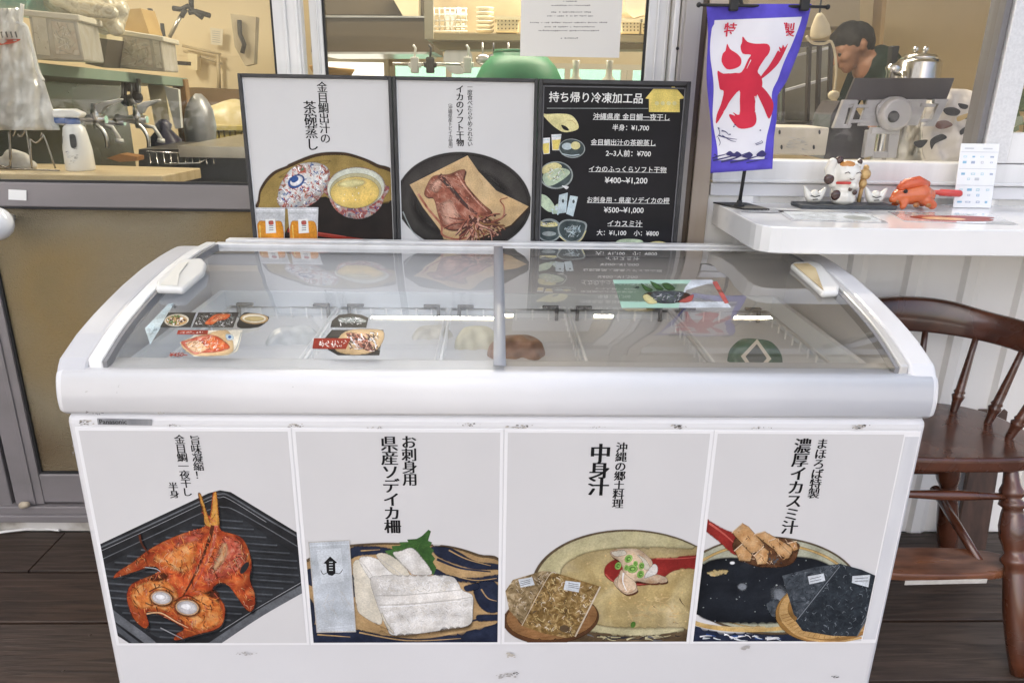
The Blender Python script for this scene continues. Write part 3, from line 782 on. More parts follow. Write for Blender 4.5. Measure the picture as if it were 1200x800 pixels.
T = dict(
    tray=pm('tray_black', (.010, .011, .013), (.022, .024, .028), scale=30), tray2=pm('tray_floor', (.012, .014, .017), (.030, .034, .040), scale=25),
    rim=pm('tray_rim', (.085, .09, .10), (.14, .15, .165), scale=40), ridge=pm('tray_ridge', (.05, .055, .063), (.10, .11, .125), scale=40), shine=pm('tray_shine', (.30, .31, .33)),
    fish=pm('fish_skin', (.14, .024, .010), (.46, .065, .022), (.62, .145, .042), (.70, .33, .14), scale=48, lo=.25, hi=.78, dist=.8),
    fish_r=pm('fish_red', (.26, .035, .022), (.48, .10, .06), (.60, .27, .19), scale=60, dist=.8), fish_o=pm('fish_orange', (.46, .095, .022), (.64, .22, .055), (.70, .39, .16), scale=55, dist=.8),
    fish_d=pm('fish_dark', (.035, .012, .006), (.13, .03, .012), scale=60), fish_l=pm('fish_pale', (.64, .36, .17), (.66, .46, .30), scale=60), tail=pm('tail_yellow', (.60, .26, .04), (.68, .38, .10), scale=60, stretch=(6, 1, 1)),
    eye=pm('eye_white', (.62, .60, .60), (.42, .40, .42), scale=60), eye2=pm('eye_core', (.74, .74, .76)),
    tan=pm('plate_tan', (.36, .235, .11), (.46, .31, .155), scale=18, dist=1), navy=pm('plate_navy', (.010, .014, .030), (.022, .030, .060), scale=50),
    shiso=pm('leaf_green', (.022, .070, .018), (.055, .13, .035), scale=70), sq=pm('squid_white', (.66, .63, .58), (.74, .73, .71), scale=45, dist=.5), sq2=pm('squid_cream', (.60, .55, .44), (.66, .62, .53), scale=25),
    sq3=pm('squid_gloss', (.78, .78, .78)), sqs=pm('squid_edge', (.47, .45, .42)), pack=pm('pack_blue_grey', (.44, .48, .52), (.50, .535, .57), scale=18), pack_l=pm('pack_label', (.57, .61, .65)),
    bowl=pm('bowl_olive', (.40, .36, .20), (.50, .46, .29), scale=14), bowl_d=pm('bowl_brown', (.07, .045, .025), (.13, .09, .05), scale=40), soup=pm('soup', (.35, .26, .11), (.44, .35, .17), (.52, .43, .25), scale=11, dist=1.2), soup_l=pm('soup_glint', (.56, .44, .23), (.48, .33, .14), scale=60),
    spoon=pm('spoon_red', (.19, .018, .016), (.30, .03, .025), scale=25), spoon_l=pm('spoon_light', (.46, .10, .08)), meat=pm('meat_beige', (.58, .40, .25), (.66, .52, .38), (.50, .32, .19), scale=60), onion=pm('onion_green', (.13, .30, .05), (.30, .48, .14), scale=90), onion_d=pm('onion_core', (.07, .16, .03)),
    brown=pm('wood_tray', (.20, .095, .035), (.30, .16, .07), scale=45, stretch=(1, 1, 4)), brown_d=pm('wood_tray_edge', (.09, .04, .018)), pk1=pm('pack_tripe', (.11, .075, .035), (.26, .19, .10), (.42, .33, .21), scale=90, dist=1), pk2=pm('pack_tripe_brown', (.085, .045, .012), (.21, .13, .045), (.40, .28, .13), scale=80, dist=1), pk_hi=pm('pack_glint', (.55, .48, .38)),
    ink=pm('ink_soup', (.008, .010, .014), (.016, .020, .027), (.04, .046, .055), scale=16, lo=.35, hi=.85, dist=1), inkpk=pm('ink_pack', (.018, .024, .031), (.050, .060, .072), (.10, .115, .13), scale=75, dist=1), inkpk2=pm('ink_pack_dark', (.012, .016, .021), (.035, .044, .054), scale=75, dist=1), inkpk_hi=pm('ink_glint', (.19, .21, .235)),
    rimg=pm('bowl_grey_green', (.37, .38, .28), (.46, .46, .36), scale=20), goldr=pm('bowl_gold_rim', (.48, .31, .10), (.58, .41, .18), scale=30), bask=pm('wooden_basket', (.42, .25, .09), (.55, .36, .16), scale=60, stretch=(1, 1, 5)), bask_d=pm('basket_edge', (.30, .16, .05)),
    chunk=pm('chunk_tan', (.42, .20, .075), (.56, .33, .15), (.62, .42, .24), scale=55), chunk_d=pm('chunk_dark', (.05, .02, .01), (.14, .065, .03), scale=90),
    lac=pm('lacquer_olive', (.25, .17, .045), (.34, .24, .08), scale=10), lac_d=pm('lacquer_dark', (.035, .018, .010), (.06, .03, .015), scale=20), cust=pm('custard', (.66, .46, .12), (.72, .55, .20), scale=14), porc=pm('porcelain', (.66, .67, .58), (.58, .60, .50), scale=15),
    imari=pm('painted_porcelain', (.04, .10, .28), (.62, .62, .62), (.70, .68, .64), (.45, .08, .05), (.12, .20, .12), scale=48, lo=.28, hi=.72, dist=1.5), imari_d=pm('painted_porcelain_dark', (.05, .05, .08), (.45, .42, .40), (.34, .07, .05), (.10, .12, .20), scale=60, dist=1), cobalt=pm('cobalt', (.03, .08, .26)),
    table=pm('dark_table', (.010, .008, .008), (.020, .014, .012), scale=10), redl=pm('red_lacquer', (.22, .02, .012), (.30, .04, .02), scale=14), orange=pm('pouch_orange', (.66, .24, .02), (.70, .32, .04), scale=14), pouch=pm('pouch_clear', (.50, .51, .53), (.60, .61, .63), scale=40),
    slate=pm('plate_slate', (.020, .018, .017), (.042, .038, .036), scale=20), slate2=pm('plate_slate_light', (.06, .055, .05), (.035, .03, .03), scale=9), paper=pm('brown_paper', (.50, .34, .17), (.58, .42, .24), scale=14), sqd=pm('dried_squid', (.17, .045, .028), (.36, .13, .085), (.50, .26, .19), scale=38, dist=.8), sqd_d=pm('dried_squid_dark', (.05, .02, .018), (.13, .05, .04), scale=60), sqd_l=pm('dried_squid_pale', (.58, .36, .27), (.50, .25, .18), scale=60),
    mblack=mat('print_menu_black', (.007, .007, .009), .28, col2=(.013, .012, .016), scale=5, spec=.25), mwhite=mat('print_menu_white', (.78, .78, .76), .4), yel=pm('menu_yellow', (.72, .58, .16)), yel2=pm('menu_pale_yellow', (.70, .64, .34), (.62, .56, .26), scale=60), mgreen=pm('menu_pale_green', (.50, .58, .42), (.36, .46, .34), scale=80), mgrey=pm('menu_outline', (.24, .27, .27), (.34, .37, .36), scale=60), mblue=pm('menu_pale_blue', (.44, .55, .60), (.54, .62, .64), scale=60), mdark=pm('menu_dish_dark', (.035, .05, .055), (.07, .09, .09), scale=60),
)
def plane(Y):
    n = Vector((0, -1, 0))
    return lambda x, y: (atY(x, y, Y), n)
def rect_px(x0, x1, z0, z1, Y): return [proj((x0, Y, z1)), proj((x1, Y, z1)), proj((x1, Y, z0)), proj((x0, Y, z0))]
ZT, ZB = atY(583, 502.5, PY).z, atY(583, 754.0, PY).z
PX = [atY(87, 499, PY).x, atY(341.5, 501, PY).x, atY(590.7, 503, PY).x, atY(836.8, 505, PY).x, atY(1080, 506, PY).x]
def poster(i, label):
    x0, x1 = PX[i]+.0008, PX[i+1]-.0008
    t = thing('food_poster', ((x0+x1)/2, PY, ZB), label, 'poster', 'food posters on the freezer front')
    b = MB(); b.box((x0, PY-.0012, ZB), (x1, PY-.0001, ZT)); b.build('sheet', P_white, t, .0004, 1)
    c = rect_px(x0+.0058, x1-.0058, ZB+.0055, ZT-.006, PY-.0012)
    if i == 3: c = rect_px(x0+.0058, x1-.030, ZB+.0055, ZT-.006, PY-.0012)
    return t, (x0, x1), c
def start(org, sc, clip, Y=PY-.0012):
    f = Flat(plane(Y), (0, 0), 1, clip); f.fill(P_bg, list(clip)); f.org = org; f.sc = sc; f.auto = (.84, 34, 3.2)
    return f

# --- poster: grilled red bream
t, xx, c = poster(0, 'poster of a split red fish on a black grill tray')
f = start((80, 480), 2.757, c)
tr = [(60, 455), (105, 432), (290, 345), (455, 268), (490, 259), (525, 265), (640, 335), (735, 393), (800, 430), (800, 560), (745, 590), (600, 680), (480, 757), (300, 800), (200, 755), (100, 690), (60, 640)]
f.shape(T['tray'], tr, False)
f.stroke(T['rim'], [(100, 446), (290, 359), (455, 282), (490, 272), (522, 278), (635, 347), (750, 414)], 5)
f.stroke(T['shine'], [(100, 458), (290, 371), (455, 293), (490, 283), (520, 288), (640, 362)], 1.6)
f.stroke(T['rim'], [(100, 486), (290, 398), (460, 320), (500, 314), (540, 324), (660, 392), (760, 452)], 3)
f.shape(T['tray2'], [(105, 506), (300, 412), (475, 330), (510, 327), (540, 336), (750, 478), (760, 545), (600, 640), (450, 735), (300, 740), (190, 680), (105, 600)], False)
floor_ = [(105, 506), (300, 412), (475, 330), (510, 327), (540, 336), (750, 478), (760, 545), (600, 640), (450, 735), (300, 740), (190, 680), (105, 600)]
for k in range(18):
    y0 = 350+k*23; run = [(x, y0+(x-430)*.07) for x in range(105, 760, 5) if inside(x, y0+(x-430)*.07, floor_)]
    if len(run) < 6: continue
    f.stroke(T['ridge'], [run[2], run[-3]], 5, 5, same=k > 0, smooth=False); f.stroke(T['tray'], [(run[2][0], run[2][1]+8), (run[-3][0], run[-3][1]+8)], 5, same=True, smooth=False); f.stroke(T['rim'], [(run[2][0]+3, run[2][1]-2), (run[-3][0]-3, run[-3][1]-2)], 1.2, same=True, smooth=False)
f.stroke(T['rim'], [(100, 622), (150, 665), (245, 735), (275, 760)], 26)
f.stroke(T['ridge'], [(100, 660), (210, 745), (250, 775)], 16)
f.stroke(T['rim'], [(760, 575), (620, 655), (500, 735), (440, 775)], 24)
f.stroke(T['shine'], [(755, 555), (610, 640), (490, 715)], 2)
f.shape(P_bg, [(60, 650), (105, 690), (200, 760), (60, 790)], False); f.shape(P_bg, [(800, 590), (745, 603), (640, 672), (520, 765), (800, 790)], False)
body = [(418, 274), (428, 268), (440, 300), (455, 340), (462, 300), (466, 268), (480, 264), (484, 300), (489, 345), (494, 385), (530, 398), (562, 412), (584, 450), (594, 500), (588, 545), (603, 590), (604, 630), (590, 652), (570, 640), (545, 605), (515, 566), (488, 560), (468, 580), (490, 605), (508, 640), (500, 690), (470, 712), (420, 725), (345, 745), (348, 722), (372, 705), (335, 682), (292, 660), (255, 655), (262, 690), (248, 706), (215, 680), (194, 635), (188, 598), (200, 565), (235, 545), (290, 522), (275, 506), (225, 520), (150, 543), (158, 522), (208, 490), (252, 455), (305, 424), (372, 396), (440, 374), (436, 340)]
f.shape(T['tray'], [(x+9, y+12) for x, y in body], sh=(1, 1), fe=12); f.shape(T['fish'], body, sh=(.45, 30), g=(.05, -.1))
f.shape(T['tail'], [(420, 276), (429, 271), (443, 310), (456, 350), (464, 310), (468, 272), (480, 267), (486, 330), (488, 370), (462, 380), (440, 366), (436, 330)])
f.shape(T['fish_r'], [(300, 432), (370, 402), (440, 380), (435, 420), (380, 440), (330, 450), (270, 460)], sh=(1, 1), fe=20)
f.shape(T['fish_o'], [(270, 470), (330, 445), (410, 420), (420, 470), (390, 530), (330, 520), (290, 500)], sh=(1, 1), fe=20)
f.shape(T['fish_r'], [(500, 400), (555, 420), (580, 470), (575, 510), (520, 540), (450, 560), (430, 540), (470, 470)], sh=(1, 1), fe=20)
f.shape(T['fish_l'], [(505, 415), (520, 450), (500, 500), (450, 545), (470, 490), (490, 440)], sh=(.8, 20), fe=12)
f.shape(T['fish_o'], [(200, 585), (240, 553), (300, 540), (345, 570), (360, 610), (330, 650), (270, 645), (215, 640)], sh=(.8, 20), fe=12)
f.shape(T['fish_o'], [(375, 620), (420, 590), (470, 590), (498, 640), (490, 690), (430, 715), (380, 690), (350, 660)], sh=(.8, 20), fe=12)
f.shape(T['fish_d'], [(255, 540), (300, 522), (335, 530), (310, 552), (265, 556)], sh=(.8, 20), fe=12); f.shape(T['fish_d'], [(450, 580), (485, 582), (495, 625), (470, 615), (445, 600)], sh=(.8, 20), fe=12)
f.stroke(T['fish_d'], [(468, 372), (452, 430), (415, 520), (372, 600)], 13, 5); f.stroke(T['fish_r'], [(478, 372), (470, 430), (440, 505), (395, 590)], 12, 4)
f.scatter([T['fish_d'], T['fish_r'], T['fish_o'], T['fish'], T['fish_d']], body, 420, 22, 2.8, 65, .8, 4); f.scatter([T['fish_l'], T['fish_o']], body, 170, 12, 1.6, 65, .9, 14)
f.scatter([T['fish_l'], T['fish_o'], T['fish_r']], [(290, 440), (580, 420), (590, 520), (380, 560), (280, 510)], 120, 26, 1.6, 110, .4, 8)
for cx, cy, k in ((303, 604, 1), (386, 635, 1.08)):
    f.ell(T['fish_d'], cx, cy+2, 44*k, 31*k, 8, sh=(1, 1), fe=10); f.ell(T['fish_l'], cx, cy, 37*k, 25*k, 8, sh=(.8, 8), fe=5); f.ell(T['eye'], cx, cy, 32*k, 21*k, 8, sh=(.55, 14), fe=3); f.ell(T['eye2'], cx-4, cy-3, 20*k, 13*k, 8, sh=(1, 1), fe=8)
    f.stroke(T['fish_d'], [(cx-40*k, cy-20), (cx, cy-36*k), (cx+40*k, cy-16)], 4, 2)
f.ell(T['tray'], 571, 507, 22, 9, -55); f.stroke(T['fish_d'], [(232, 400), (240, 430), (262, 462)], 8, 4); f.stroke(T['shine'], [(250, 505), (285, 510), (300, 520)], 3)
f.stroke(T['fish_l'], [(255, 655), (300, 652), (350, 680), (390, 700)], 5, 2); f.stroke(T['shine'], [(300, 700), (370, 735)], 3)
f.build('printed_picture', t)
l = Letters(PY-.0012); l.column('旨味凝縮！', (408, 97), (427, 209), bold=1.5, fill=1.06); l.column('金目鯛一夜干し', (0, 0), (1, 1)) if 0 else None
l.V.clear(); l.F.clear()
zz = lambda o, s, p: (o[0]+p[0]/s, o[1]+p[1]/s)
def cols(Y, o, s, items, lift=.0008):
    l = Letters(Y, lift=lift)
    for (tx, a_, b_, bold) in items: l.column(tx, zz(o, s, a_), zz(o, s, b_), bold=bold*1.1, fill=1.12)
    return l
cols(PY-.0012, (80, 480), 2.757, [('旨味凝縮！', (408, 97), (427, 209), 1.3), ('金目鯛一夜干し', (362, 95), (383, 264), 1.3), ('半身', (338, 246), (345, 271), 1.6)]).build('lettering', P_ink, t)

# --- poster: raw squid
t, xx, c = poster(1, 'poster of white squid slices on a tan and navy plate')
f = start((330, 490), 2.856, c)
f.shape(T['bowl_d'], [(60, 520), (95, 462), (180, 428), (300, 415), (420, 415), (560, 424), (660, 452), (740, 490), (760, 760), (40, 760)]); f.shape(T['tan'], [(60, 530), (98, 470), (180, 436), (300, 422), (420, 421), (560, 431), (655, 459), (740, 500), (760, 760), (40, 760)])
for p in ([(232, 430), (300, 424), (362, 432), (385, 446), (320, 456), (255, 462), (230, 470)], [(500, 428), (560, 430), (600, 448), (650, 475), (720, 485), (730, 505), (650, 506), (580, 488), (520, 462)],
          [(515, 500), (560, 520), (640, 530), (725, 520), (730, 545), (650, 552), (570, 546), (510, 528)], [(640, 560), (690, 540), (726, 560), (728, 640), (690, 650), (655, 620)], [(95, 500), (240, 520), (260, 545), (240, 600), (95, 560)],
          [(95, 690), (240, 700), (330, 720), (450, 735), (560, 722), (700, 690), (740, 680), (740, 760), (60, 760)], [(90, 600), (120, 640), (110, 690), (85, 690)], [(610, 560), (655, 548), (660, 570), (620, 580)], [(655, 655), (725, 655), (725, 675), (660, 680)]): f.shape(T['navy'], p)
for p in ([(560, 440), (620, 470), (700, 492)], [(540, 512), (640, 540), (720, 534)], [(668, 570), (690, 600), (720, 610)], [(260, 715), (420, 742), (600, 735)], [(120, 722), (230, 730)], [(265, 442), (330, 438)]): f.stroke(T['tan'], p, 5, 2)
for p in ([(520, 470), (600, 500), (700, 512)], [(660, 600), (690, 640), (725, 645)], [(550, 690), (620, 680), (700, 660)]): f.stroke(T['navy'], p, 9, 4)
f.shape(T['tan'], [(250, 610), (330, 690), (420, 722), (300, 716), (240, 690)])
lf = [(345, 442), (372, 437), (368, 426), (398, 424), (394, 413), (424, 412), (420, 404), (452, 402), (470, 392), (492, 371), (500, 377), (490, 408), (504, 414), (496, 428), (510, 440), (502, 452), (514, 468), (506, 480), (518, 498), (510, 520), (470, 525), (420, 500), (370, 470)]
f.shape(T['shiso'], lf, False); f.scatter([T['shiso'], T['onion_d']], lf, 40, 30, 2, -40, .6, 5)
f.shape(T['sq2'], [(238, 486), (262, 470), (330, 500), (345, 560), (340, 650), (330, 690), (270, 660), (250, 630), (240, 540)])
f.shape(T['sq'], [(258, 472), (300, 460), (390, 500), (420, 528), (330, 560), (300, 545)]); f.shape(T['sq2'], [(316, 460), (345, 448), (395, 475), (428, 514), (420, 528), (370, 520)]); f.shape(T['sq'], [(372, 452), (400, 440), (437, 431), (470, 462), (505, 518), (450, 524), (425, 510)])
f.stroke(T['sqs'], [(262, 474), (300, 520), (310, 560)], 3); f.stroke(T['sqs'], [(320, 462), (380, 505), (410, 530)], 2.5); f.stroke(T['sqs'], [(376, 454), (420, 500), (440, 525)], 2)
blk = [(296, 540), (318, 524), (430, 520), (560, 524), (592, 548), (606, 572), (640, 590), (641, 640), (632, 688), (560, 705), (385, 726), (352, 700), (330, 650), (308, 590)]
f.shape(T['bowl_d'], [(x+4, y+12) for x, y in blk], sh=(1, 1), fe=14); f.shape(T['sq'], blk, sh=(.78, 30), g=(.10, .06))
f.shape(T['sq2'], [(296, 542), (312, 580), (345, 660), (385, 724), (352, 702), (325, 640), (304, 580)], sh=(.7, 14), fe=6)
f.scatter([T['sq3'], T['sqs'], T['sq2'], T['sq3']], [(310, 535), (555, 528), (590, 556), (580, 575), (330, 590)], 130, 16, 2.4, 15, .9, 6)
f.scatter([T['sq3'], T['sqs'], T['sq3']], [(330, 620), (630, 596), (632, 650), (380, 720)], 200, 15, 2.4, 15, .9, 7)
f.stroke(T['sqs'], [(312, 590), (420, 588), (560, 575), (606, 570)], 4, 2); f.stroke(T['sqs'], [(330, 622), (430, 618), (580, 604), (640, 594)], 4, 2); f.stroke(T['sq3'], [(330, 628), (430, 624), (600, 608)], 4, 2)
f.shape(T['sqs'], [(90, 411), (228, 404), (250, 712), (118, 714)], False); f.shape(T['pack'], [(93, 414), (226, 407), (247, 708), (121, 710)], False)
f.stroke(T['pack_l'], [(96, 424), (226, 417)], 4); f.stroke(T['pack_l'], [(125, 700), (240, 690)], 3); f.scatter([T['pack_l'], T['sqs']], [(115, 560), (235, 555), (245, 700), (122, 705)], 26, 40, 1.4, 80, .5, 3)
f.shape(T['pack_l'], [(117, 437), (199, 431), (210, 544), (135, 550)], False)
f.shape(P_ink, [(141, 482), (163, 459), (187, 480), (180, 482), (181, 516), (170, 524), (158, 521), (152, 512), (150, 484)], False)
for k in range(4): f.stroke(T['pack_l'], [(160, 478+k*9), (172, 478+k*9)], 3, same=k > 0)
f.stroke(P_ink, [(132, 505), (140, 518), (152, 514)], 2.2); f.stroke(P_ink, [(180, 514), (195, 516), (205, 502)], 2.2)
f.build('printed_picture', t)
cols(PY-.0012, (330, 490), 2.856, [('お刺身用', (427, 78), (429, 203), 1.7), ('県産ソデイカ柵', (361, 83), (371, 360), 1.7)]).build('lettering', P_ink, t)

# --- poster: offal soup
t, xx, c = poster(2, 'poster of brown soup with meat lifted on a red spoon')
f = start((580, 490), 2.856, c)
f.ell(T['bowl_d'], 455, 570, 335, 200, 2, 60); f.ell(T['bowl'], 458, 566, 326, 190, 2, 60)
f.shape(T['bowl_d'], [(250, 690), (340, 712), (460, 722), (580, 716), (700, 690), (700, 780), (250, 780)]); f.scatter([T['rim'], T['bowl'], T['tray']], [(300, 722), (640, 722), (640, 745), (330, 745)], 26, 40, 5, 3, .2, 3)
sp_ = [(214, 520), (235, 480), (300, 445), (400, 428), (520, 424), (640, 430), (720, 450), (720, 680), (600, 704), (440, 706), (330, 690), (270, 640), (225, 580)]
f.shape(T['soup'], sp_, sh=(.62, 50), fe=10, g=(.06, .05))
f.scatter([T['soup_l'], T['soup'], T['bowl_d']], [(360, 590), (660, 580), (660, 690), (400, 690)], 16, 26, 4, 10, .8, 4); f.dots([T['soup_l']], [(300, 450), (660, 450), (660, 690), (350, 690)], 50, 4, 5)
f.scatter([T['soup_l']], [(420, 620), (600, 590), (640, 660), (460, 690)], 22, 40, 7, 10, .5, 21)
f.shape(T['spoon'], [(364, 512), (372, 488), (400, 470), (450, 462), (560, 463), (690, 456), (690, 498), (600, 510), (545, 548), (470, 562), (405, 552), (372, 532)]); f.stroke(T['spoon_l'], [(540, 468), (610, 468), (690, 462)], 4, 2); f.stroke(T['spoon_l'], [(370, 520), (400, 545), (460, 556), (520, 548)], 4, 2)
mt = [(384, 444), (410, 434), (445, 433), (480, 436), (508, 455), (528, 480), (524, 515), (545, 520), (575, 532), (572, 548), (520, 552), (470, 545), (478, 575), (440, 588), (405, 562), (398, 540), (425, 510), (418, 480), (392, 462)]
f.shape(T['fish_d'], [(x+3, y+6) for x, y in mt]); f.shape(T['meat'], mt, sh=(.55, 20), fe=2)
f.shape(T['sq2'], [(388, 446), (430, 438), (440, 455), (405, 462)]); f.shape(T['sq2'], [(470, 448), (505, 470), (520, 500), (500, 505), (490, 475)]); f.shape(T['meat'], [(420, 505), (440, 520), (470, 545), (472, 570), (440, 584), (408, 560)]); f.stroke(T['sq3'], [(430, 515), (428, 545), (440, 575)], 6, 2)
f.shape(T['sq'], [(530, 485), (545, 495), (540, 520), (500, 535), (505, 515)])
for x, y, r in ((447, 468, 15), (412, 492, 13), (460, 502, 19), (487, 520, 14), (490, 492, 12), (470, 485, 10), (440, 498, 10)):
    f.ell(T['onion'], x, y, r, r*.8, r*9); f.ell(T['onion_d'], x, y, r*.55, r*.42, r*9); f.ell(T['onion'], x+1, y, r*.3, r*.22, 0)
f.ell(T['onion_d'], 462, 688, 8, 11, 20)
f.ell(T['brown_d'], 188, 668, 162, 86, -4); f.ell(T['brown'], 190, 662, 154, 78, -4); f.ell(T['brown_d'], 192, 655, 120, 55, -4)
k1 = [(35, 575), (60, 538), (160, 508), (190, 512), (160, 570), (95, 690), (48, 640)]; f.shape(T['pk1'], k1, False); f.scatter([T['pk_hi'], T['bowl_d'], T['pk1']], k1, 90, 13, 3, 30, 1.2, 3, .6)
k2 = [(88, 690), (130, 600), (176, 524), (200, 514), (352, 560), (330, 610), (268, 727), (240, 732), (160, 716)]; f.shape(T['pk2'], k2, False); f.scatter([T['pk_hi'], T['bowl_d'], T['soup'], T['soup_l']], k2, 170, 16, 4, 30, 1.4, 5, .7)
f.stroke(T['pk_hi'], [(90, 690), (178, 526), (205, 516)], 2.5); f.stroke(T['pk_hi'], [(352, 560), (268, 727)], 5); f.ell(T['bowl_d'], 232, 700, 16, 12)
for q, w_ in (([(78, 536), (124, 528), (133, 554), (86, 563)], 0), ([(236, 540), (286, 546), (280, 579), (229, 570)], 1)):
    f.shape(T['pack_l'], q, False)
    for k in range(3): f.stroke(P_ink, [(q[0][0]+7+w_*2, q[0][1]+8+k*6), (q[1][0]-6, q[1][1]+8+k*6)], 1.4, same=k > 0)
f.build('printed_picture', t)
cols(PY-.0012, (580, 490), 2.856, [('沖縄の郷土料理', (425, 96), (410, 284), 1.7), ('中身汁', (353, 114), (346, 228), 2.1)]).build('lettering', P_ink, t)

# --- poster: squid ink soup
t, xx, c = poster(3, 'poster of black squid ink soup with dark frozen packs')
f = start((800, 490), 2.582, c)
f.shape(T['navy'], [(20, 628), (130, 645), (280, 640), (370, 640), (370, 690), (20, 690)]); f.scatter([T['eye2'], T['pack_l'], T['cobalt']], [(40, 650), (300, 655), (300, 672), (40, 672)], 20, 34, 6, 8, .3, 2)
f.ell(T['bowl_d'], 265, 505, 272, 150, 2, 60); f.ell(T['rimg'], 265, 504, 265, 144, 2, 60); f.ell(T['goldr'], 265, 506, 252, 132, 2, 60); f.ell(T['rimg'], 265, 508, 244, 127, 2, 60)
f.stroke(T['goldr'], [(20, 612), (70, 628), (150, 638), (250, 638), (350, 628)], 12); f.stroke(T['soup_l'], [(20, 606), (70, 622), (150, 631), (250, 630)], 4)
sp_ = [(40, 470), (70, 432), (130, 418), (240, 420), (340, 414), (420, 428), (480, 470), (470, 540), (400, 600), (280, 622), (150, 622), (60, 606), (30, 560)]
f.shape(T['ink'], sp_, sh=(.5, 40), fe=6); f.shape(T['inkpk_hi'], [(60, 470), (180, 450), (260, 470), (200, 490), (90, 500)], sh=(.35, 1), fe=26); f.shape(T['inkpk_hi'], [(260, 520), (300, 500), (330, 540), (290, 600)], sh=(.4, 1), fe=22); f.dots([T['inkpk_hi'], T['mgrey']], sp_, 40, 2, 5)
f.shape(T['soup'], [(70, 465), (120, 455), (140, 462), (100, 478)]); f.dots([T['soup_l'], T['soup']], [(70, 460), (130, 456), (130, 470), (75, 475)], 14, 4, 4); f.ell(T['inkpk_hi'], 180, 508, 17, 14, sh=(.8, 8), fe=7); f.ell(T['eye2'], 150, 436, 9, 6, sh=(1, 1), fe=3)
f.shape(T['inkpk'], [(250, 560), (290, 545), (300, 590), (270, 600)])
f.shape(T['spoon'], [(70, 300), (80, 306), (130, 334), (170, 352), (178, 410), (150, 410), (110, 375), (70, 340)]); f.stroke(T['spoon_l'], [(80, 316), (120, 345), (155, 375)], 7, 3)
f.shape(T['chunk_d'], [(150, 395), (200, 440), (270, 452), (330, 440), (352, 400), (345, 372), (250, 350), (170, 350)])
for q in ([(148, 345), (182, 315), (200, 325), (248, 380), (238, 402), (205, 408)], [(215, 350), (250, 340), (335, 390), (330, 410), (300, 415)], [(155, 400), (180, 378), (212, 410), (205, 432), (170, 430)], [(215, 415), (245, 385), (262, 400), (255, 440), (225, 442)], [(258, 370), (280, 362), (330, 410), (318, 426), (285, 410)], [(318, 376), (345, 370), (350, 395), (335, 402)]):
    f.shape(T['chunk_d'], [(x+3, y+5) for x, y in q], False, fe=5); f.shape(T['chunk'], q, False, sh=(.72, 16), fe=2, g=(-.1, -.1)); f.stroke(T['meat'], [q[0], q[1]], 3)
f.scatter([T['chunk_d'], T['meat'], T['chunk']], [(150, 345), (190, 320), (345, 375), (345, 420), (260, 448), (165, 425)], 70, 12, 2.4, 40, .9, 6)
f.dots([T['chunk_d'], T['inkpk']], [(255, 400), (285, 410), (300, 440), (262, 445)], 30, 3, 5)
f.ell(T['bask_d'], 448, 578, 170, 100, -6); f.ell(T['bask'], 450, 572, 162, 94, -6); f.ell(T['bask_d'], 455, 562, 140, 74, -6)
for k in range(24): f.stroke(T['bask_d'], [(450+158*math.cos(.4+k*.11), 575+92*math.sin(.4+k*.11)), (452+120*math.cos(.4+k*.11), 570+70*math.sin(.4+k*.11))], 2, same=k > 0)
k1 = [(300, 474), (400, 448), (480, 437), (470, 490), (350, 606), (335, 590)]; f.shape(T['inkpk'], k1, False); f.scatter([T['inkpk_hi'], T['ink'], T['inkpk2']], k1, 90, 10, 2.2, 30, 1.2, 3, .5)
k2 = [(340, 610), (420, 505), (476, 438), (540, 455), (620, 490), (600, 545), (525, 657), (450, 655), (362, 640)]; f.shape(T['inkpk2'], k2, False); f.scatter([T['inkpk_hi'], T['ink'], T['inkpk'], T['inkpk']], k2, 200, 12, 2.4, 30, 1.2, 5, .5)
f.stroke(T['inkpk_hi'], [(345, 606), (420, 512), (474, 444)], 2.5); f.stroke(T['rim'], [(618, 492), (526, 655)], 7, 3); f.stroke(T['inkpk_hi'], [(612, 500), (540, 620)], 2)
f.stroke(T['bask'], [(300, 610), (340, 648), (400, 668), (470, 672), (540, 660)], 6)
for q in ([(377, 475), (425, 466), (430, 488), (382, 499)], [(512, 474), (566, 470), (560, 508), (510, 494)]):
    f.shape(T['pack_l'], q, False)
    for k in range(2): f.stroke(P_ink, [(q[0][0]+7, q[0][1]+8+k*8), (q[1][0]-7, q[1][1]+9+k*9)], 1.4, same=k > 0)
f.build('printed_picture', t)
cols(PY-.0012, (800, 490), 2.582, [('まほろば特製', (420, 76), (398, 226), 1.7), ('濃厚イカスミ汁', (364, 82), (322, 328), 1.8)]).build('lettering', P_ink, t)
b = MB(); b.box((PX[4]-.028, PY-.0021, ZB+.01), (PX[4]-.004, PY-.0014, ZT-.010)); b.build('clear_tape', mat('milky_tape', (.66, .67, .69), .25, col2=(.60, .61, .64), scale=14, stretch=(3, 1, .4)), t)

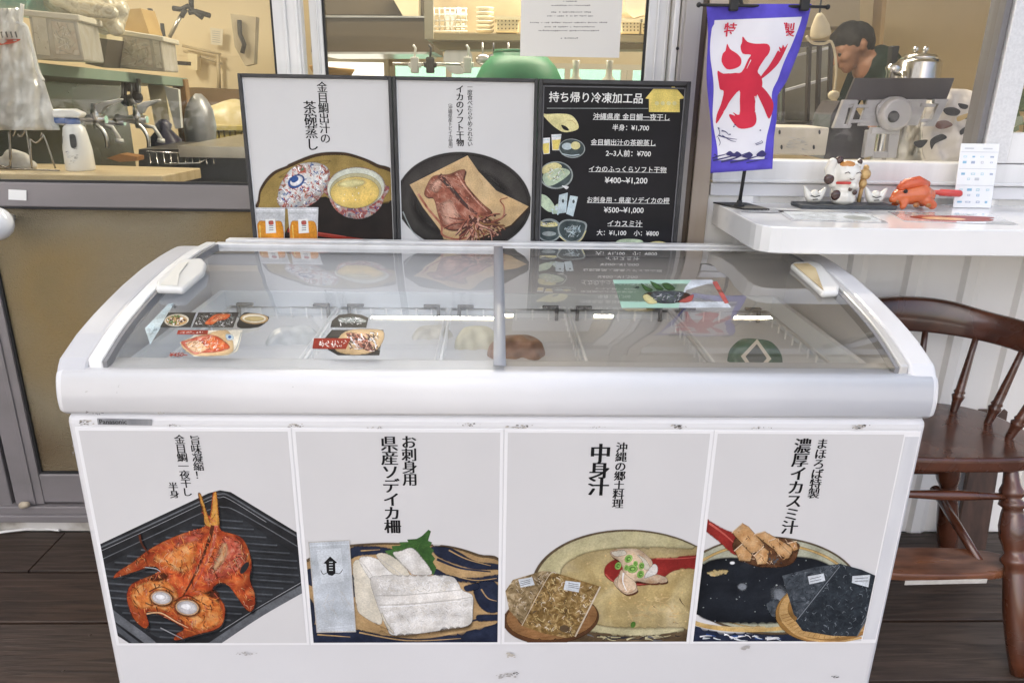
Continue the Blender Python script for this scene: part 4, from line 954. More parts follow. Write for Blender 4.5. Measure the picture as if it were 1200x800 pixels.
# ------------------------------------------------------------------ menu boards behind the freezer
MY = 1.81
mz0, mz1 = .8685, atY(278, 86, MY).z
mx = [atY(278.5, 88, MY).x, atY(459.5, 91, MY).x, atY(631, 93, MY).x, atY(810, 95, MY).x]
def board(i, label):
    x0, x1 = mx[i]+.0006, mx[i+1]-.0006
    t = thing('menu_board', ((x0+x1)/2, MY, mz0), label, 'menu board', 'framed menu boards standing behind the freezer')
    fw = .0085 if i < 2 else .010
    b = MB(); b.box((x0, MY-.006, mz0), (x0+fw, MY+.012, mz1)); b.box((x1-fw, MY-.006, mz0), (x1, MY+.012, mz1)); b.box((x0+fw, MY-.006, mz1-fw), (x1-fw, MY+.012, mz1)); b.box((x0+fw, MY-.006, mz0), (x1-fw, MY+.012, mz0+fw))
    b.build('frame', mat('black_frame', (.03, .03, .032), .4, .2, col2=(.045, .045, .048), scale=30), t, .0012, 1)
    b = MB(); b.box((x0+fw, MY, mz0+fw), (x1-fw, MY+.010, mz1-fw)); b.build('sheet', P_white if i < 2 else T['mblack'], t)
    if i == 2:
        b = MB(); f2 = .0035
        xa, xb, za, zb = x0+fw+.0005, x1-fw-.0005, mz0+fw+.002, mz1-fw-.004
        b.box((xa, MY-.0045, za), (xa+f2, MY-.0003, zb)); b.box((xb-f2, MY-.0045, za), (xb, MY-.0003, zb)); b.box((xa+f2, MY-.0045, zb-f2), (xb-f2, MY-.0003, zb))
        b.build('inner_frame', mat('clear_grey_edge', (.12, .12, .13), .2), t, .001, 1)
    m_ = .006
    return t, rect_px(x0+fw+m_*.5, x1-fw-m_*.3, mz0+fw, mz1-fw-m_*.4, MY)
O, K = (280, 80), 3.333
t, c = board(0, 'white menu board picturing custard in a painted bowl')
f = start(O, K, c, MY)
f.shape(T['lac_d'], [(72, 515), (88, 455), (130, 405), (185, 380), (196, 372), (300, 332), (400, 326), (470, 342), (540, 372), (610, 422), (640, 700), (60, 700)]); f.shape(T['lac'], [(80, 520), (96, 462), (140, 412), (200, 385), (300, 345), (400, 338), (470, 353), (535, 384), (610, 436), (640, 690), (90, 690)])
f.shape(T['lac'], [(150, 430), (250, 370), (360, 360), (330, 380), (230, 410)])
f.shape(T['table'], [(250, 545), (340, 500), (420, 560), (620, 520), (640, 700), (180, 700), (180, 640)]); f.stroke(T['redl'], [(190, 632), (330, 650), (450, 668), (620, 692)], 17, 12); f.stroke(T['spoon_l'], [(290, 640), (420, 658)], 2.5)
lidp = [(150, 500), (160, 455), (195, 400), (240, 372), (300, 367), (345, 385), (352, 420), (335, 470), (300, 515), (250, 540), (180, 545), (152, 530)]
f.shape(T['imari_d'], [(x+4, y+6) for x, y in lidp]); f.shape(T['imari'], lidp, sh=(.5, 40), g=(-.12, -.12)); f.scatter([T['cobalt'], T['redl'], T['sq3'], T['imari_d'], T['sq3']], lidp, 150, 16, 4.5, 30, 1.5, 5, .8)
f.ell(T['cobalt'], 224, 442, 36, 26, -30); f.ell(T['eye2'], 225, 440, 28, 19, -30); f.ell(T['cobalt'], 218, 434, 17, 13, -30); f.ell(T['eye2'], 228, 446, 10, 5, -30)
ob = [(343, 470), (350, 505), (372, 548), (410, 578), (458, 590), (505, 582), (548, 552), (568, 510), (574, 455)]; f.shape(T['imari_d'], ob); f.scatter([T['redl'], T['sq3'], T['cobalt'], T['gold'] if 'gold' in T else T['tan']], ob, 90, 12, 4, 0, 1.4, 9, .6)
f.ell(T['imari_d'], 457, 468, 117, 83, -3); f.ell(T['porc'], 457, 467, 113, 80, -3); f.ell(T['bowl'], 456, 478, 103, 70, -3); f.ell(T['cust'], 453, 485, 97, 63, -3, sh=(.72, 30), fe=4); f.ell(T['yel2'], 440, 450, 60, 22, -5, sh=(1, 1), fe=16); f.dots([T['tan'], T['sq3']], [(380, 470), (520, 460), (520, 520), (400, 520)], 14, 2.2, 3)
for q in ([(62, 544), (181, 544), (178, 700), (73, 700)], [(190, 543), (311, 543), (306, 700), (203, 700)]):
    f.shape(T['pouch'], q, False); x0, x1 = q[0][0], q[1][0]
    f.stroke(T['eye2'], [(x0+3, 553), (x1-3, 553)], 4); f.stroke(T['mgrey'], [(x0+6, 566), (x1-6, 566)], 2); f.shape(T['orange'], [(x0+12, 602), (x0+60, 597), (x1-10, 603), (x1-12, 700), (x0+18, 700)])
    f.stroke(T['yel'], [(x0+20, 612), (x0+24, 680)], 4, 2); f.shape(T['mwhite'], [(x0+42, 590), (x0+80, 588), (x0+84, 642), (x0+44, 645)], False); f.shape(T['spoon_l'], [(x0+54, 596), (x0+72, 594), (x0+74, 610), (x0+56, 612)])
    for k in range(3): f.stroke(P_ink, [(x0+56, 616+k*8), (x0+73, 615+k*8)], 2.4, same=k > 0)
f.build('printed_picture', t)
cols(MY, O, K, [('金目鯛出汁の', (321, 74), (342, 274), 1.15), ('茶碗蒸し', (274, 153), (290, 297), 1.2)]).build('lettering', P_ink, t)

t, c = board(1, 'white menu board picturing a dried squid on brown paper')
f = start(O, K, c, MY)
f.ell(T['slate'], 878, 520, 265, 194, 5, 60); f.ell(T['slate2'], 876, 522, 256, 185, 5, 60, sh=(.5, 40), g=(-.1, -.3)); f.ell(T['slate'], 872, 530, 212, 150, 5, 60, sh=(1, 1), fe=40); f.stroke(T['mgrey'], [(640, 560), (680, 640), (740, 690)], 5, 2)
pa = [(667, 455), (893, 341), (935, 402), (1005, 478), (1132, 540), (1062, 612), (960, 655), (870, 690), (830, 672), (800, 668), (785, 630), (720, 545)]; f.shape(T['lac_d'], [(x+3, y+6) for x, y in pa], False); f.shape(T['paper'], pa, False); f.scatter([T['paper'], T['bask']], pa, 40, 70, 2, -30, .8, 4)
f.stroke(T['sqd'], [(700, 490), (740, 550), (790, 610), (795, 650), (850, 668), (890, 660)], 9, 7)
sqb = [(722, 492), (730, 462), (758, 420), (820, 412), (860, 396), (886, 398), (880, 438), (905, 475), (950, 525), (988, 560), (960, 585), (915, 608), (850, 632), (800, 622), (778, 580), (760, 512), (735, 505)]
f.shape(T['sqd_d'], [(x+4, y+5) for x, y in sqb]); f.shape(T['sqd'], sqb, sh=(.45, 26), g=(-.05, .1)); f.shape(T['sqd_l'], [(780, 530), (830, 510), (860, 560), (880, 600), (830, 622), (795, 600)], sh=(1, 1), fe=18); f.shape(T['sqd_l'], [(740, 470), (770, 430), (800, 440), (775, 490)], sh=(1, 1), fe=14)
f.stroke(T['sqd_d'], [(782, 418), (830, 470), (880, 530), (930, 570)], 22, 10); f.stroke(T['slate2'], [(800, 440), (850, 490), (900, 545)], 8, 4); f.stroke(T['sqd_l'], [(850, 410), (880, 460), (930, 520), (970, 560)], 6, 3)
f.scatter([T['sqd_d'], T['sqd_l'], T['sqd']], sqb, 170, 22, 2.4, 45, .4, 5)
rr = random.Random(5)
for k in range(44):
    a_ = rr.uniform(-.35, 2.5); l_ = rr.uniform(60, 130); x0, y0 = 915+rr.uniform(-20, 30), 590+rr.uniform(-15, 15)
    p = [(x0, y0)]
    for j in range(4): a_ += rr.uniform(-.55, .55); p.append((p[-1][0]+math.cos(a_)*l_/4*1.1, min(690, p[-1][1]+math.sin(a_)*l_/4*.9)))
    f.stroke(T['sqd_d'], [(x+2, y+3) for x, y in p], 10, 3); f.stroke(rr.choice([T['sqd'], T['sqd_d'], T['sqd_l'], T['sqd'], T['brown']]), p, 9, 2.5)
f.stroke(T['sqd'], [(985, 600), (1030, 580), (1035, 540), (1020, 515), (1050, 505)], 7, 3); f.dots([T['sqd_l'], T['sqd_d'], T['sqd']], [(900, 570), (1000, 570), (1030, 650), (900, 670)], 60, 4, 6)
f.build('printed_picture', t)
cols(MY, O, K, [('一度食べたらやめられない', (902, 74), (903, 296), 1.0), ('イカのソフト干物', (863, 82), (864, 290), 1.6), ('（沖縄県産トビイカ使用）', (826, 136), (826, 316), .7)]).build('lettering', P_ink, t)

t, c = board(2, 'black menu board listing frozen takeaway dishes with prices')
O3, K3 = (620, 80), 3.638
f = Flat(plane(MY), O3, K3, c)
W, G = T['mwhite'], T['mgrey']
f.stroke(T['mgrey'], [(76, 171), (508, 172)], 2.6)
f.shape(T['yel'], [(496, 129), (530, 88), (601, 88), (610, 79), (604, 71), (627, 71), (620, 80), (630, 88), (664, 129), (642, 132), (642, 188), (511, 187), (511, 132)], False)
for k in range(4): f.ell(T['yel2'], 545+k*25, 150, 9, 9, same=k > 0)
f.shape(T['yel2'], [(53, 192), (75, 196), (130, 194), (180, 201), (208, 235), (205, 262), (150, 273), (110, 252), (78, 222)]); f.shape(T['mblack'], [(137, 242), (160, 250), (170, 266), (148, 262)]); f.stroke(T['tan'], [(160, 222), (185, 225), (200, 240)], 2)
for q, w_ in (([(50, 299), (89, 296), (88, 364), (62, 367)], 0), ([(95, 283), (138, 281), (128, 350), (99, 350)], 1)):
    f.shape(T['eye2'], q, False); f.shape(T['yel'], [(q[0][0]+3, q[0][1]+24), (q[1][0]-3, q[1][1]+22), (q[2][0]-3, q[2][1]-2), (q[3][0]+2, q[3][1]-2)], False); f.stroke(T['mblue'], [(q[0][0]+2, q[0][1]+8), (q[1][0]-2, q[1][1]+8)], 4)
f.ell(G, 183, 342, 56, 41, 5); f.ell(T['mdark'], 183, 341, 52, 37, 5); f.ell(T['mblue'], 162, 333, 22, 15); f.ell(T['yel2'], 198, 330, 20, 17); f.stroke(T['mblue'], [(140, 365), (180, 372), (215, 368)], 4)
f.ell(G, 115, 456, 72, 59, 0); f.ell(T['mdark'], 115, 455, 66, 53); f.shape(T['yel2'], [(62, 420), (110, 402), (140, 420), (100, 440), (60, 450)]); f.shape(T['mgreen'], [(60, 455), (130, 425), (175, 445), (120, 490), (75, 500)]); f.scatter([T['mdark'], T['yel2'], T['eye2']], [(60, 420), (150, 420), (170, 460), (90, 495)], 40, 22, 3, -30, .8, 3); f.shape(T['eye2'], [(140, 500), (168, 505), (160, 516), (150, 510)])
f.shape(T['mgreen'], [(40, 537), (75, 545), (105, 580), (112, 608), (85, 612), (55, 590), (42, 565)]); f.dots([T['mblue'], T['mgreen']], [(90, 570), (130, 590), (125, 620), (100, 615)], 30, 6, 3)
for q in ([(128, 540), (165, 530), (158, 615), (120, 620)], [(175, 542), (208, 548), (188, 632), (158, 620)]):
    f.shape(T['mblue'], q, False); f.ell(T['mdark'], (q[0][0]+q[1][0])/2-2, q[0][1]+26, 5, 8)
f.ell(G, 85, 690, 55, 50); f.ell(T['mdark'], 85, 692, 48, 42); f.shape(T['yel2'], [(36, 645), (70, 660), (110, 655), (120, 672), (70, 676), (38, 665)]); f.ell(T['mgrey'], 85, 705, 30, 10); f.scatter([T['mdark'], T['eye2']], [(40, 650), (115, 660), (110, 675), (45, 668)], 20, 12, 3, 10, .6, 2)
f.shape(G, [(124, 668), (160, 644), (238, 655), (243, 690), (220, 735), (170, 745), (130, 715)]); f.shape(T['mdark'], [(130, 672), (162, 650), (232, 660), (236, 690), (215, 726), (172, 736), (136, 710)]); f.scatter([T['mblue'], G, T['mdark']], [(140, 670), (225, 665), (215, 720), (160, 725)], 70, 26, 3, -40, .7, 4); f.stroke(T['yel2'], [(130, 716), (170, 744), (218, 733), (242, 692)], 4)
f.shape(T['mgreen'], [(365, 745), (400, 728), (470, 730), (490, 748), (490, 790), (365, 790)]); f.scatter([T['mdark'], T['eye2'], T['yel2']], [(370, 750), (480, 740), (485, 780), (370, 780)], 50, 18, 3, 10, .8, 4)
f.ell(T['yel2'], 548, 765, 55, 28); f.scatter([T['mgreen'], T['tan']], [(510, 760), (590, 755), (590, 790), (510, 790)], 30, 20, 3, 0, .5, 4)
for (x0, x1, y) in ((272, 600, 223), (263, 540, 331), (254, 586, 445), (247, 598, 577), (334, 483, 676)): f.stroke(W, [(x0, y-4), (x1, y)], 1.8)
f.build('printed_picture', t)
l = Letters(MY, lift=.0016)
for tx, cx, cy, wd, bo in (('持ち帰り冷凍加工品', 285, 126, 400, .012), ('沖縄県産 金目鯛一夜干し', 436, 208, 326, .008), ('半身：¥1,700', 433, 254, 156, .012), ('金目鯛出汁の茶碗蒸し', 401, 317, 276, .008), ('2~3人前：¥700', 423, 363, 192, .012), ('イカのふっくらソフト干物', 420, 431, 330, .008), ('¥400~¥1,200', 413, 480, 182, .012), ('お刺身用・県産ソデイカの柵', 423, 562, 350, .008), ('¥500~¥1,000', 403, 606, 170, .012), ('イカスミ汁', 408, 662, 148, .010), ('大：¥1,100', 351, 701, 126, .012), ('小：¥800', 499, 703, 106, .012)):
    l.line(tx, zz(O3, K3, (cx, cy)), wd/K3, bo)
l.build('lettering', W, t)
# ------------------------------------------------------------------ stickers on the glass lid (parts of the sliding panes)
def sticker(L, org, sc, name='sticker', clip=None):
    f = Flat(lambda x, y: on_lid(x, y, -.004 if L is L1 else .003), org, sc, clip, lift=.0006); f.auto = (.7, 24, 3); return f
o_, k_ = (160, 340), 7.275
f = sticker(L1, o_, k_)
f.shape(T['mblue'], [(72, 325), (270, 120), (320, 112), (205, 320), (118, 468)], False); f.scatter([P_ink], [(85, 330), (190, 300), (130, 430)], 22, 22, 2.6, -30, .3, 3); f.scatter([P_ink], [(290, 110), (380, 100), (350, 160), (300, 150)], 14, 24, 2.4, -40, .5, 3)
f.build('sticker', L1)
f = sticker(L1, o_, k_)
f.shape(T['slate'], [(272, 192), (508, 192), (460, 318), (200, 318)], False); f.ell(T['sq2'], 342, 258, 106, 54, -4); f.ell(T['bask'], 342, 260, 92, 44); f.dots([T['fish_d'], T['eye2'], T['onion_d'], T['tan']], [(260, 240), (340, 215), (430, 250), (350, 300), (270, 290)], 90, 8, 4)
f.build('sticker', L1)
f = sticker(L1, o_, k_)
f.shape(T['slate2'], [(528, 192), (872, 190), (825, 318), (474, 318)], False); f.scatter([T['mgrey'], T['eye2'], T['slate']], [(530, 195), (860, 195), (815, 315), (490, 315)], 120, 26, 5, 10, .9, 4); f.shape(T['fish'], [(580, 285), (640, 225), (700, 205), (800, 210), (770, 250), (690, 270), (640, 300)]); f.scatter([T['fish_l'], T['fish_d']], [(600, 280), (690, 215), (780, 225), (680, 270)], 40, 30, 4, -20, .6, 3)
f.build('sticker', L1)
f = sticker(L1, o_, k_)
f.shape(T['slate'], [(905, 200), (1000, 195), (1100, 215), (1130, 245), (1040, 318), (860, 318)]); f.ell(T['tan'], 1005, 245, 122, 47, 2); f.ell(T['sq2'], 1003, 243, 104, 38, 2); f.ell(T['soup'], 1005, 246, 86, 24)
f.build('sticker', L1)
f = sticker(L1, o_, k_)
f.shape(T['sq2'], [(365, 448), (600, 345), (905, 340), (890, 420), (860, 520), (780, 560), (490, 566)], False); f.shape(T['paper'], [(380, 450), (600, 370), (780, 345), (830, 500), (760, 555), (495, 560)]); f.shape(T['fish_r'], [(378, 448), (450, 420), (540, 390), (640, 380), (720, 410), (800, 490), (700, 530), (560, 540), (480, 545)])
f.shape(T['fish_l'], [(420, 450), (530, 430), (620, 470), (560, 530), (470, 520)]); f.shape(T['fish'], [(560, 440), (660, 390), (740, 430), (790, 490), (680, 520), (610, 500)]); f.scatter([T['fish_l'], T['fish_d'], T['sq3']], [(400, 450), (640, 385), (790, 490), (500, 545)], 110, 34, 4, -35, .6, 4)
f.shape(T['mblue'], [(760, 380), (815, 380), (830, 420), (775, 430)]); f.ell(T['cobalt'], 795, 402, 14, 12); f.stroke(T['mgrey'], [(895, 360), (850, 500), (790, 550)], 10, 5)
f.shape(T['redl'], [(355, 344), (612, 344), (606, 380), (344, 380)], False); f.scatter([T['mwhite']], [(365, 355), (600, 355), (600, 372), (362, 372)], 22, 16, 4, 60, .6, 4)
f.build('sticker', L1)
f = sticker(L1, o_, k_)
f.text(T['redl'], '¥450~', (278, 566), (58, 0), (14, -44), .03)
f.build('price_sticker', L1)
o_, k_ = (340, 340), 4.286
f = sticker(L1, o_, k_)
f.shape(T['slate'], [(203, 187), (210, 155), (245, 125), (300, 118), (360, 125), (394, 140), (382, 190)], False); f.shape(T['mgrey'], [(245, 140), (330, 135), (380, 150), (370, 165), (260, 168)]); f.stroke(T['eye2'], [(250, 150), (255, 180)], 5); f.scatter([T['eye2'], T['slate2']], [(245, 135), (380, 140), (375, 175), (245, 175)], 30, 18, 4, 0, .6, 3)
f.build('sticker', L1)
f = sticker(L1, o_, k_)
f.shape(T['slate'], [(176, 240), (210, 200), (470, 200), (448, 328), (240, 328), (190, 300)], False); f.shape(T['paper'], [(225, 300), (280, 205), (466, 203), (440, 300), (330, 328)]); f.shape(T['sqd'], [(280, 215), (350, 220), (400, 260), (420, 310), (370, 300), (310, 260)]); f.scatter([T['sqd_d'], T['sqd_l'], T['slate'], T['eye2']], [(280, 210), (455, 215), (440, 320), (300, 300)], 110, 34, 6, 40, .7, 4)
f.shape(T['redl'], [(120, 243), (305, 243), (280, 297), (112, 296)], False); f.scatter([T['mwhite']], [(130, 252), (290, 252), (272, 288), (124, 288)], 34, 12, 4, 60, .8, 4)
f.build('sticker', L1)
o_, k_ = (690, 300), 5.332
f = sticker(L2, o_, k_)
f.shape(mat('print_mint', (.38, .60, .50), .35, coat=.2), [(150, 150), (640, 150), (640, 325), (205, 325)], False); f.shape(T['pack_l'], [(640, 150), (770, 150), (890, 325), (560, 325), (600, 200)], False)
for q in ([(325, 170), (360, 190), (400, 210), (380, 225), (345, 210)], [(380, 158), (430, 175), (470, 210), (420, 210)], [(455, 175), (500, 170), (540, 205), (490, 215)]): f.shape(T['shiso'], q)
f.shape(T['lac_d'], [(335, 250), (390, 225), (590, 225), (640, 260), (560, 295), (420, 297), (360, 275)]); f.shape(T['inkpk'], [(405, 222), (590, 225), (540, 295), (400, 285)]); f.shape(T['spoon_l'], [(560, 285), (650, 240), (645, 280), (600, 295)]); f.shape(T['yel2'], [(335, 255), (370, 240), (430, 292), (370, 300)]); f.scatter([T['inkpk_hi'], T['onion_d'], T['eye2']], [(350, 240), (590, 230), (560, 290), (400, 290)], 40, 22, 3, 20, .8, 4)
f.scatter([P_ink], [(270, 190), (320, 195), (315, 205), (275, 205)], 8, 14, 3, 0, .7, 3); f.scatter([T['mgrey']], [(660, 190), (770, 190), (830, 300), (660, 300)], 50, 14, 2.5, 5, .5, 4); f.shape(T['spoon_l'], [(770, 165), (800, 160), (875, 295), (850, 300)], False)
f.build('sticker', L2)

# ------------------------------------------------------------------ in the freezer
wire = mat('white_coated_wire', (.88, .89, .89), .4)
def basket(x0, x1, label):
    y0, y1, z0, z1 = 1.25, 1.715, .47, .742
    t = thing('wire_basket', ((x0+x1)/2, (y0+y1)/2, z0), label, 'basket', 'wire baskets in the freezer')
    b = MB(); r = .0024
    for z in (z0, z0+.07, z0+.13, z0+.18, z0+.23): b.tube([(x0, y0, z), (x1, y0, z), (x1, y1, z), (x0, y1, z), (x0, y0, z)], r, 5)
    n = int((x1-x0)/.036)
    for i in range(n+1):
        x = x0+(x1-x0)*i/n; b.tube([(x, y0, z1), (x, y0, z0), (x, y1, z0), (x, y1, z1)], r, 5)
    n = int((y1-y0)/.042)
    for i in range(1, n):
        y = y0+(y1-y0)*i/n; b.tube([(x0, y, z1), (x0, y, z0), (x1, y, z0), (x1, y, z1)], r, 5)
    b.build('wire_grid', wire, t)
    b = MB(); b.tube([(x0, y0, z1), (x1, y0, z1), (x1, y1, z1), (x0, y1, z1), (x0, y0, z1)], .0038, 6); b.build('rim', wire, t)
    for y, h in ((y1, 0), (y0, 0)):
        for xx, sg in ((x0+.02, 1), (x1-.02, -1)):
            b = MB(); b.box((xx-.004, y-.005, z1-.055), (xx+.004, y+.005, z1+.0035)); xe = xx+sg*.035
            b.box((min(xx-.004*sg, xe), y-.006, z1+.004), (max(xx-.004*sg, xe), y+.006, z1+.010)); b.build('hook', mat('dark_hook', (.10, .10, .10), .5), t, .001, 1)
    return t
xs = [(-.625, -.372), (-.362, -.108), (-.098, .178), (.188, .430), (.440, .672)]
nm = ['wire basket at the left end of the freezer by the white grip', 'wire basket second from the left below the red squid sticker', 'wire basket under the meeting edge of the two lids', 'wire basket right of the lid meeting edge', 'wire basket at the right end near the green pouch']
for (x0, x1), n_ in zip(xs, nm): basket(x0, x1, n_)
def packet(c, sx, sy, h, rotz, tilt, m_, label, cat='frozen pack', name='frozen_pack', seed=0):
    rr = random.Random(seed); b = MB(); R_ = Matrix.Rotation(rotz, 3, 'Z')@Matrix.Rotation(tilt, 3, 'X'); c = Vector(c)
    ph = rr.random()*9
    def fn(top):
        def g(u, v):
            a_, c_ = 2*u-1, 2*v-1; x, y = .5*sx*a_*math.sqrt(max(0, 1-.42*c_**4)), .5*sy*c_*math.sqrt(max(0, 1-.42*a_**4)); e_ = min(1, 6*u, 6*(1-u))*min(1, 6*v, 6*(1-v))
            z = top*h*.5*(e_**.6)*(.80+.22*math.sin(u*7+ph)*math.cos(v*6+ph)+.18*math.sin(u*19+v*7+ph)+.14*math.sin(v*23-u*11+ph*2))+.001*top
            return c+R_@Vector((x, y, z))
        return g
    b.grid(24, 24, fn(1)); b.grid(24, 24, fn(-1)); bmesh.ops.remove_doubles(b.bm, verts=b.bm.verts[:], dist=.0012)
    return tag(b.build(name, m_), label, cat, 'frozen packs in the freezer', 'thing')
frost_m = [mat('frosty_pack_%d' % k, c1, .32, col2=c2, scale=16, bump=.6, coat=.4, ndist=1) for k, (c1, c2) in enumerate((((.66, .68, .70), (.48, .51, .53)), ((.62, .60, .54), (.45, .42, .36)), ((.52, .57, .60), (.66, .69, .70)), ((.60, .48, .40), (.46, .33, .26))))]
PT = .95
packet(tuple(atY(606, 424, 1.46)), .125, .12, .06, .15, PT, mat('frozen_meat', (.20, .085, .04), .3, col2=(.34, .17, .09), scale=22, bump=.6, coat=.4), 'brown frozen meat pack under the lid meeting edge', seed=2)
packet(tuple(atY(560, 418, 1.50)), .10, .14, .03, .1, PT, mat('frozen_pale', (.62, .58, .42), .3, col2=(.50, .46, .32), scale=16, bump=.5, coat=.4), 'pale yellow frozen pack left of the brown meat pack', seed=3)
GC = atY(884, 432, 1.42)
gp = packet(tuple(GC), .11, .13, .03, -.25, PT, mat('dark_green_pouch', (.015, .085, .045), .3, col2=(.025, .12, .07), scale=10, bump=.5, coat=.4), 'dark green pouch with a pale diamond label at the right', seed=4)
N_ = Matrix.Rotation(-.25, 3, 'Z')@Matrix.Rotation(PT, 3, 'X')
b = MB(); cc = GC+N_@Vector((0, .024, 0)); b.prism([cc+N_@Vector(p) for p in ((0, -.045, .0185), (.030, -.005, .0185), (0, .035, .0185), (-.030, -.005, .0185))], N_@Vector((0, 0, .001))); 
b.m(1).prism([cc+N_@Vector(p) for p in ((0, -.034, .0196), (.021, -.005, .0196), (0, .024, .0196), (-.021, -.005, .0196))], N_@Vector((0, 0, .0005)))
b.build('diamond_label', [mat('label_cream', (.66, .62, .53), .4), mat('label_dark', (.05, .07, .075), .4)], gp)
for k, (px_, py_, Y_, sx, sy, rz, mi_, lb) in enumerate(((205, 418, 1.50, .16, .14, .2, 0, 'frosted white pack at the left end of the freezer'), (262, 402, 1.60, .17, .12, .1, 1, 'beige frosted pack behind the small fish stickers'), (345, 416, 1.52, .12, .14, .25, 0, 'frosted white pack left of the squid sticker'), 
        (508, 412, 1.56, .10, .13, .15, 1, 'beige frosted pack beside the pale yellow pack'), (990, 438, 1.44, .12, .13, .1, 1, 'beige frosted pack at the right end of the freezer'), )):
    packet(tuple(atY(px_, py_, Y_)), sx, sy, .04, rz, PT-.1, frost_m[mi_], lb, seed=k+20)
# ------------------------------------------------------------------ things on the shelf counter
CZ = .9815
# flag on its stand
FY = 1.72
ft = thing('ice_flag_stand', (.60, 1.80, CZ), 'small shaved ice flag with a big red character hanging from a black stand', 'flag')
def flag_xy(x, y):
    u = (x-828)/124; Y = FY+.010*math.sin(u*7+y*.012)+.022*max(0, u-.62)*math.sin(y*.02+1)*2+.006*math.sin(y*.05+u*3)
    return Y
def fmap(x, y):
    p = atY(x, y, flag_xy(x, y)); return p, Vector((0, -1, 0))
edgeL = lambda y: 828+5*(y-5)/198+2*math.sin(y*.045+.6)*min(1, (y-5)/60)
def edgeR(y):
    P = [(5, 951), (30, 945), (60, 936), (95, 922), (112, 911), (140, 910), (160, 907), (198, 905)]
    for (a_, b_), (c_, d_) in zip(P, P[1:]):
        if y <= c_: return b_+(d_-b_)*(y-a_)/(c_-a_)
    return 905
b = MB()
def fg(u, v):
    yb = 203-5*u; y = 5+v*(yb-5); x = edgeL(y)+u*(edgeR(y)-edgeL(y)); return fmap(x, y)[0]
b.grid(22, 36, fg); b.build('cloth', mat('blue_violet_cloth', (.10, .075, .55), .8, col2=(.075, .055, .44), scale=30, bump=.15), ft, solid=.0012)
f = Flat(fmap, (815, 0), 3.72, None, lift=.0018, step=.00008, cell=4)
wht = mat('flag_white', (.76, .75, .80), .8, col2=(.70, .69, .75), scale=10); fr_ = mat('flag_red', (.62, .02, .055), .75, col2=(.52, .014, .045), scale=14); fn_ = mat('flag_navy', (.035, .03, .13), .75)
b = MB()
def fw(u, v):
    y = 24+v*(188-24); xl = edgeL(y)+(7 if y < 30 else 5)+2.5*math.sin(y*.07+1); xr = edgeR(y)-(9 if y < 110 else 8)+2*math.sin(y*.06); p, n = fmap(xl+u*(xr-xl), y-4*u*(1-v)-1.5*u*v); return p+n*.0014
b.grid(22, 36, fw); b.build('white_field', wht, ft)
for q in ([(205, 160), (225, 183), (262, 192), (310, 192), (324, 210), (318, 235), (300, 258), (270, 310), (285, 335), (290, 375), (265, 420), (258, 470), (265, 520), (255, 548), (225, 560), (185, 558), (150, 515), (148, 498), (172, 505), (162, 490), (190, 500), (192, 440), (190, 395), (150, 440), (128, 480), (90, 540), (92, 500), (110, 455), (122, 400), (106, 390), (100, 360), (95, 310), (120, 322), (165, 318), (200, 315), (228, 260), (240, 240), (205, 235), (195, 205), (202, 185)],
          [(137, 192), (150, 215), (180, 235), (198, 258), (195, 285), (170, 300), (135, 302), (113, 270), (118, 235), (130, 222)],
          [(402, 190), (390, 222), (362, 275), (330, 310), (300, 335), (276, 350), (290, 325), (318, 290), (345, 245), (358, 222), (368, 228), (362, 205), (374, 212), (380, 196), (388, 208)],
          [(270, 372), (290, 380), (318, 412), (338, 450), (334, 488), (318, 518), (296, 470), (268, 410), (262, 385)]): f.shape(fr_, q, True, sub=3)
for q in ([(276, 310), (300, 275), (326, 250)], [(104, 312), (150, 320), (196, 312)], [(258, 420), (262, 455), (258, 490)], [(186, 400), (150, 450), (120, 490)], [(240, 262), (222, 300)]): f.stroke(wht, q, 4, 1.5)
for q, w_ in (([(72, 690), (100, 680), (130, 672), (150, 660)], 7), ([(75, 700), (120, 690), (165, 680), (200, 682)], 8), ([(110, 705), (170, 690), (210, 672), (235, 662)], 9), ([(150, 708), (220, 695), (270, 680), (310, 668)], 9), ([(220, 710), (280, 697), (312, 690)], 5), ([(80, 672), (100, 684)], 6), ([(100, 590), (130, 600), (180, 608)], 6), ([(96, 555), (104, 580), (90, 600)], 4), ([(112, 570), (130, 575), (145, 590)], 7), ([(98, 600), (106, 622), (100, 635)], 4), ([(115, 590), (150, 612), (175, 618)], 4), ([(262, 632), (290, 622), (284, 612)], 3), ([(258, 628), (282, 618)], 3)): f.stroke(fn_, q, w_, 1.5)
for q in ([(130, 672), (148, 658), (165, 668), (180, 660), (200, 676), (180, 684), (150, 680)], [(200, 682), (215, 672), (232, 662), (248, 676), (230, 690)], [(262, 676), (288, 655), (306, 672), (290, 684)]): f.shape(fn_, q)
for x, y in ((100, 560), (148, 586), (165, 552), (280, 568), (170, 545)): f.ell(fn_, x, y, 3.5, 3)
f.build('printed_character', ft)
l = Letters(FY, lift=.016)
for ch, px_ in (('特', (151, 131)), ('製', (402, 131))):
    q = zz((815, 0), 3.72, px_); p = atY(q[0], q[1], flag_xy(*q)); l.put(ch, p-Vector((0, .0035-.016, 0))+Vector((0, 0, 0)), .030, .008, (-.012, .012))
l.lift = 0
l.build('lettering', fr_, ft)
b = MB(); pa_, pb_ = atY(819, 6, FY+.004), atY(970, 8.5, FY+.004); b.tube([pa_, pb_], .0032, 10); b.ball(pa_, .0055, 10); b.ball(pb_, .0055, 10); b.build('cross_rod', M['black'], ft)
b = MB(); pt = atY(866, 6, FY+.02); bs = Vector((.601, 1.80, CZ+.006)); b.tube([bs, Vector((.601, 1.79, 1.06)), Vector((.598, FY+.030, 1.3)), pt+Vector((0, .008, .02))], .0042, 10); b.build('pole', M['black'], ft)
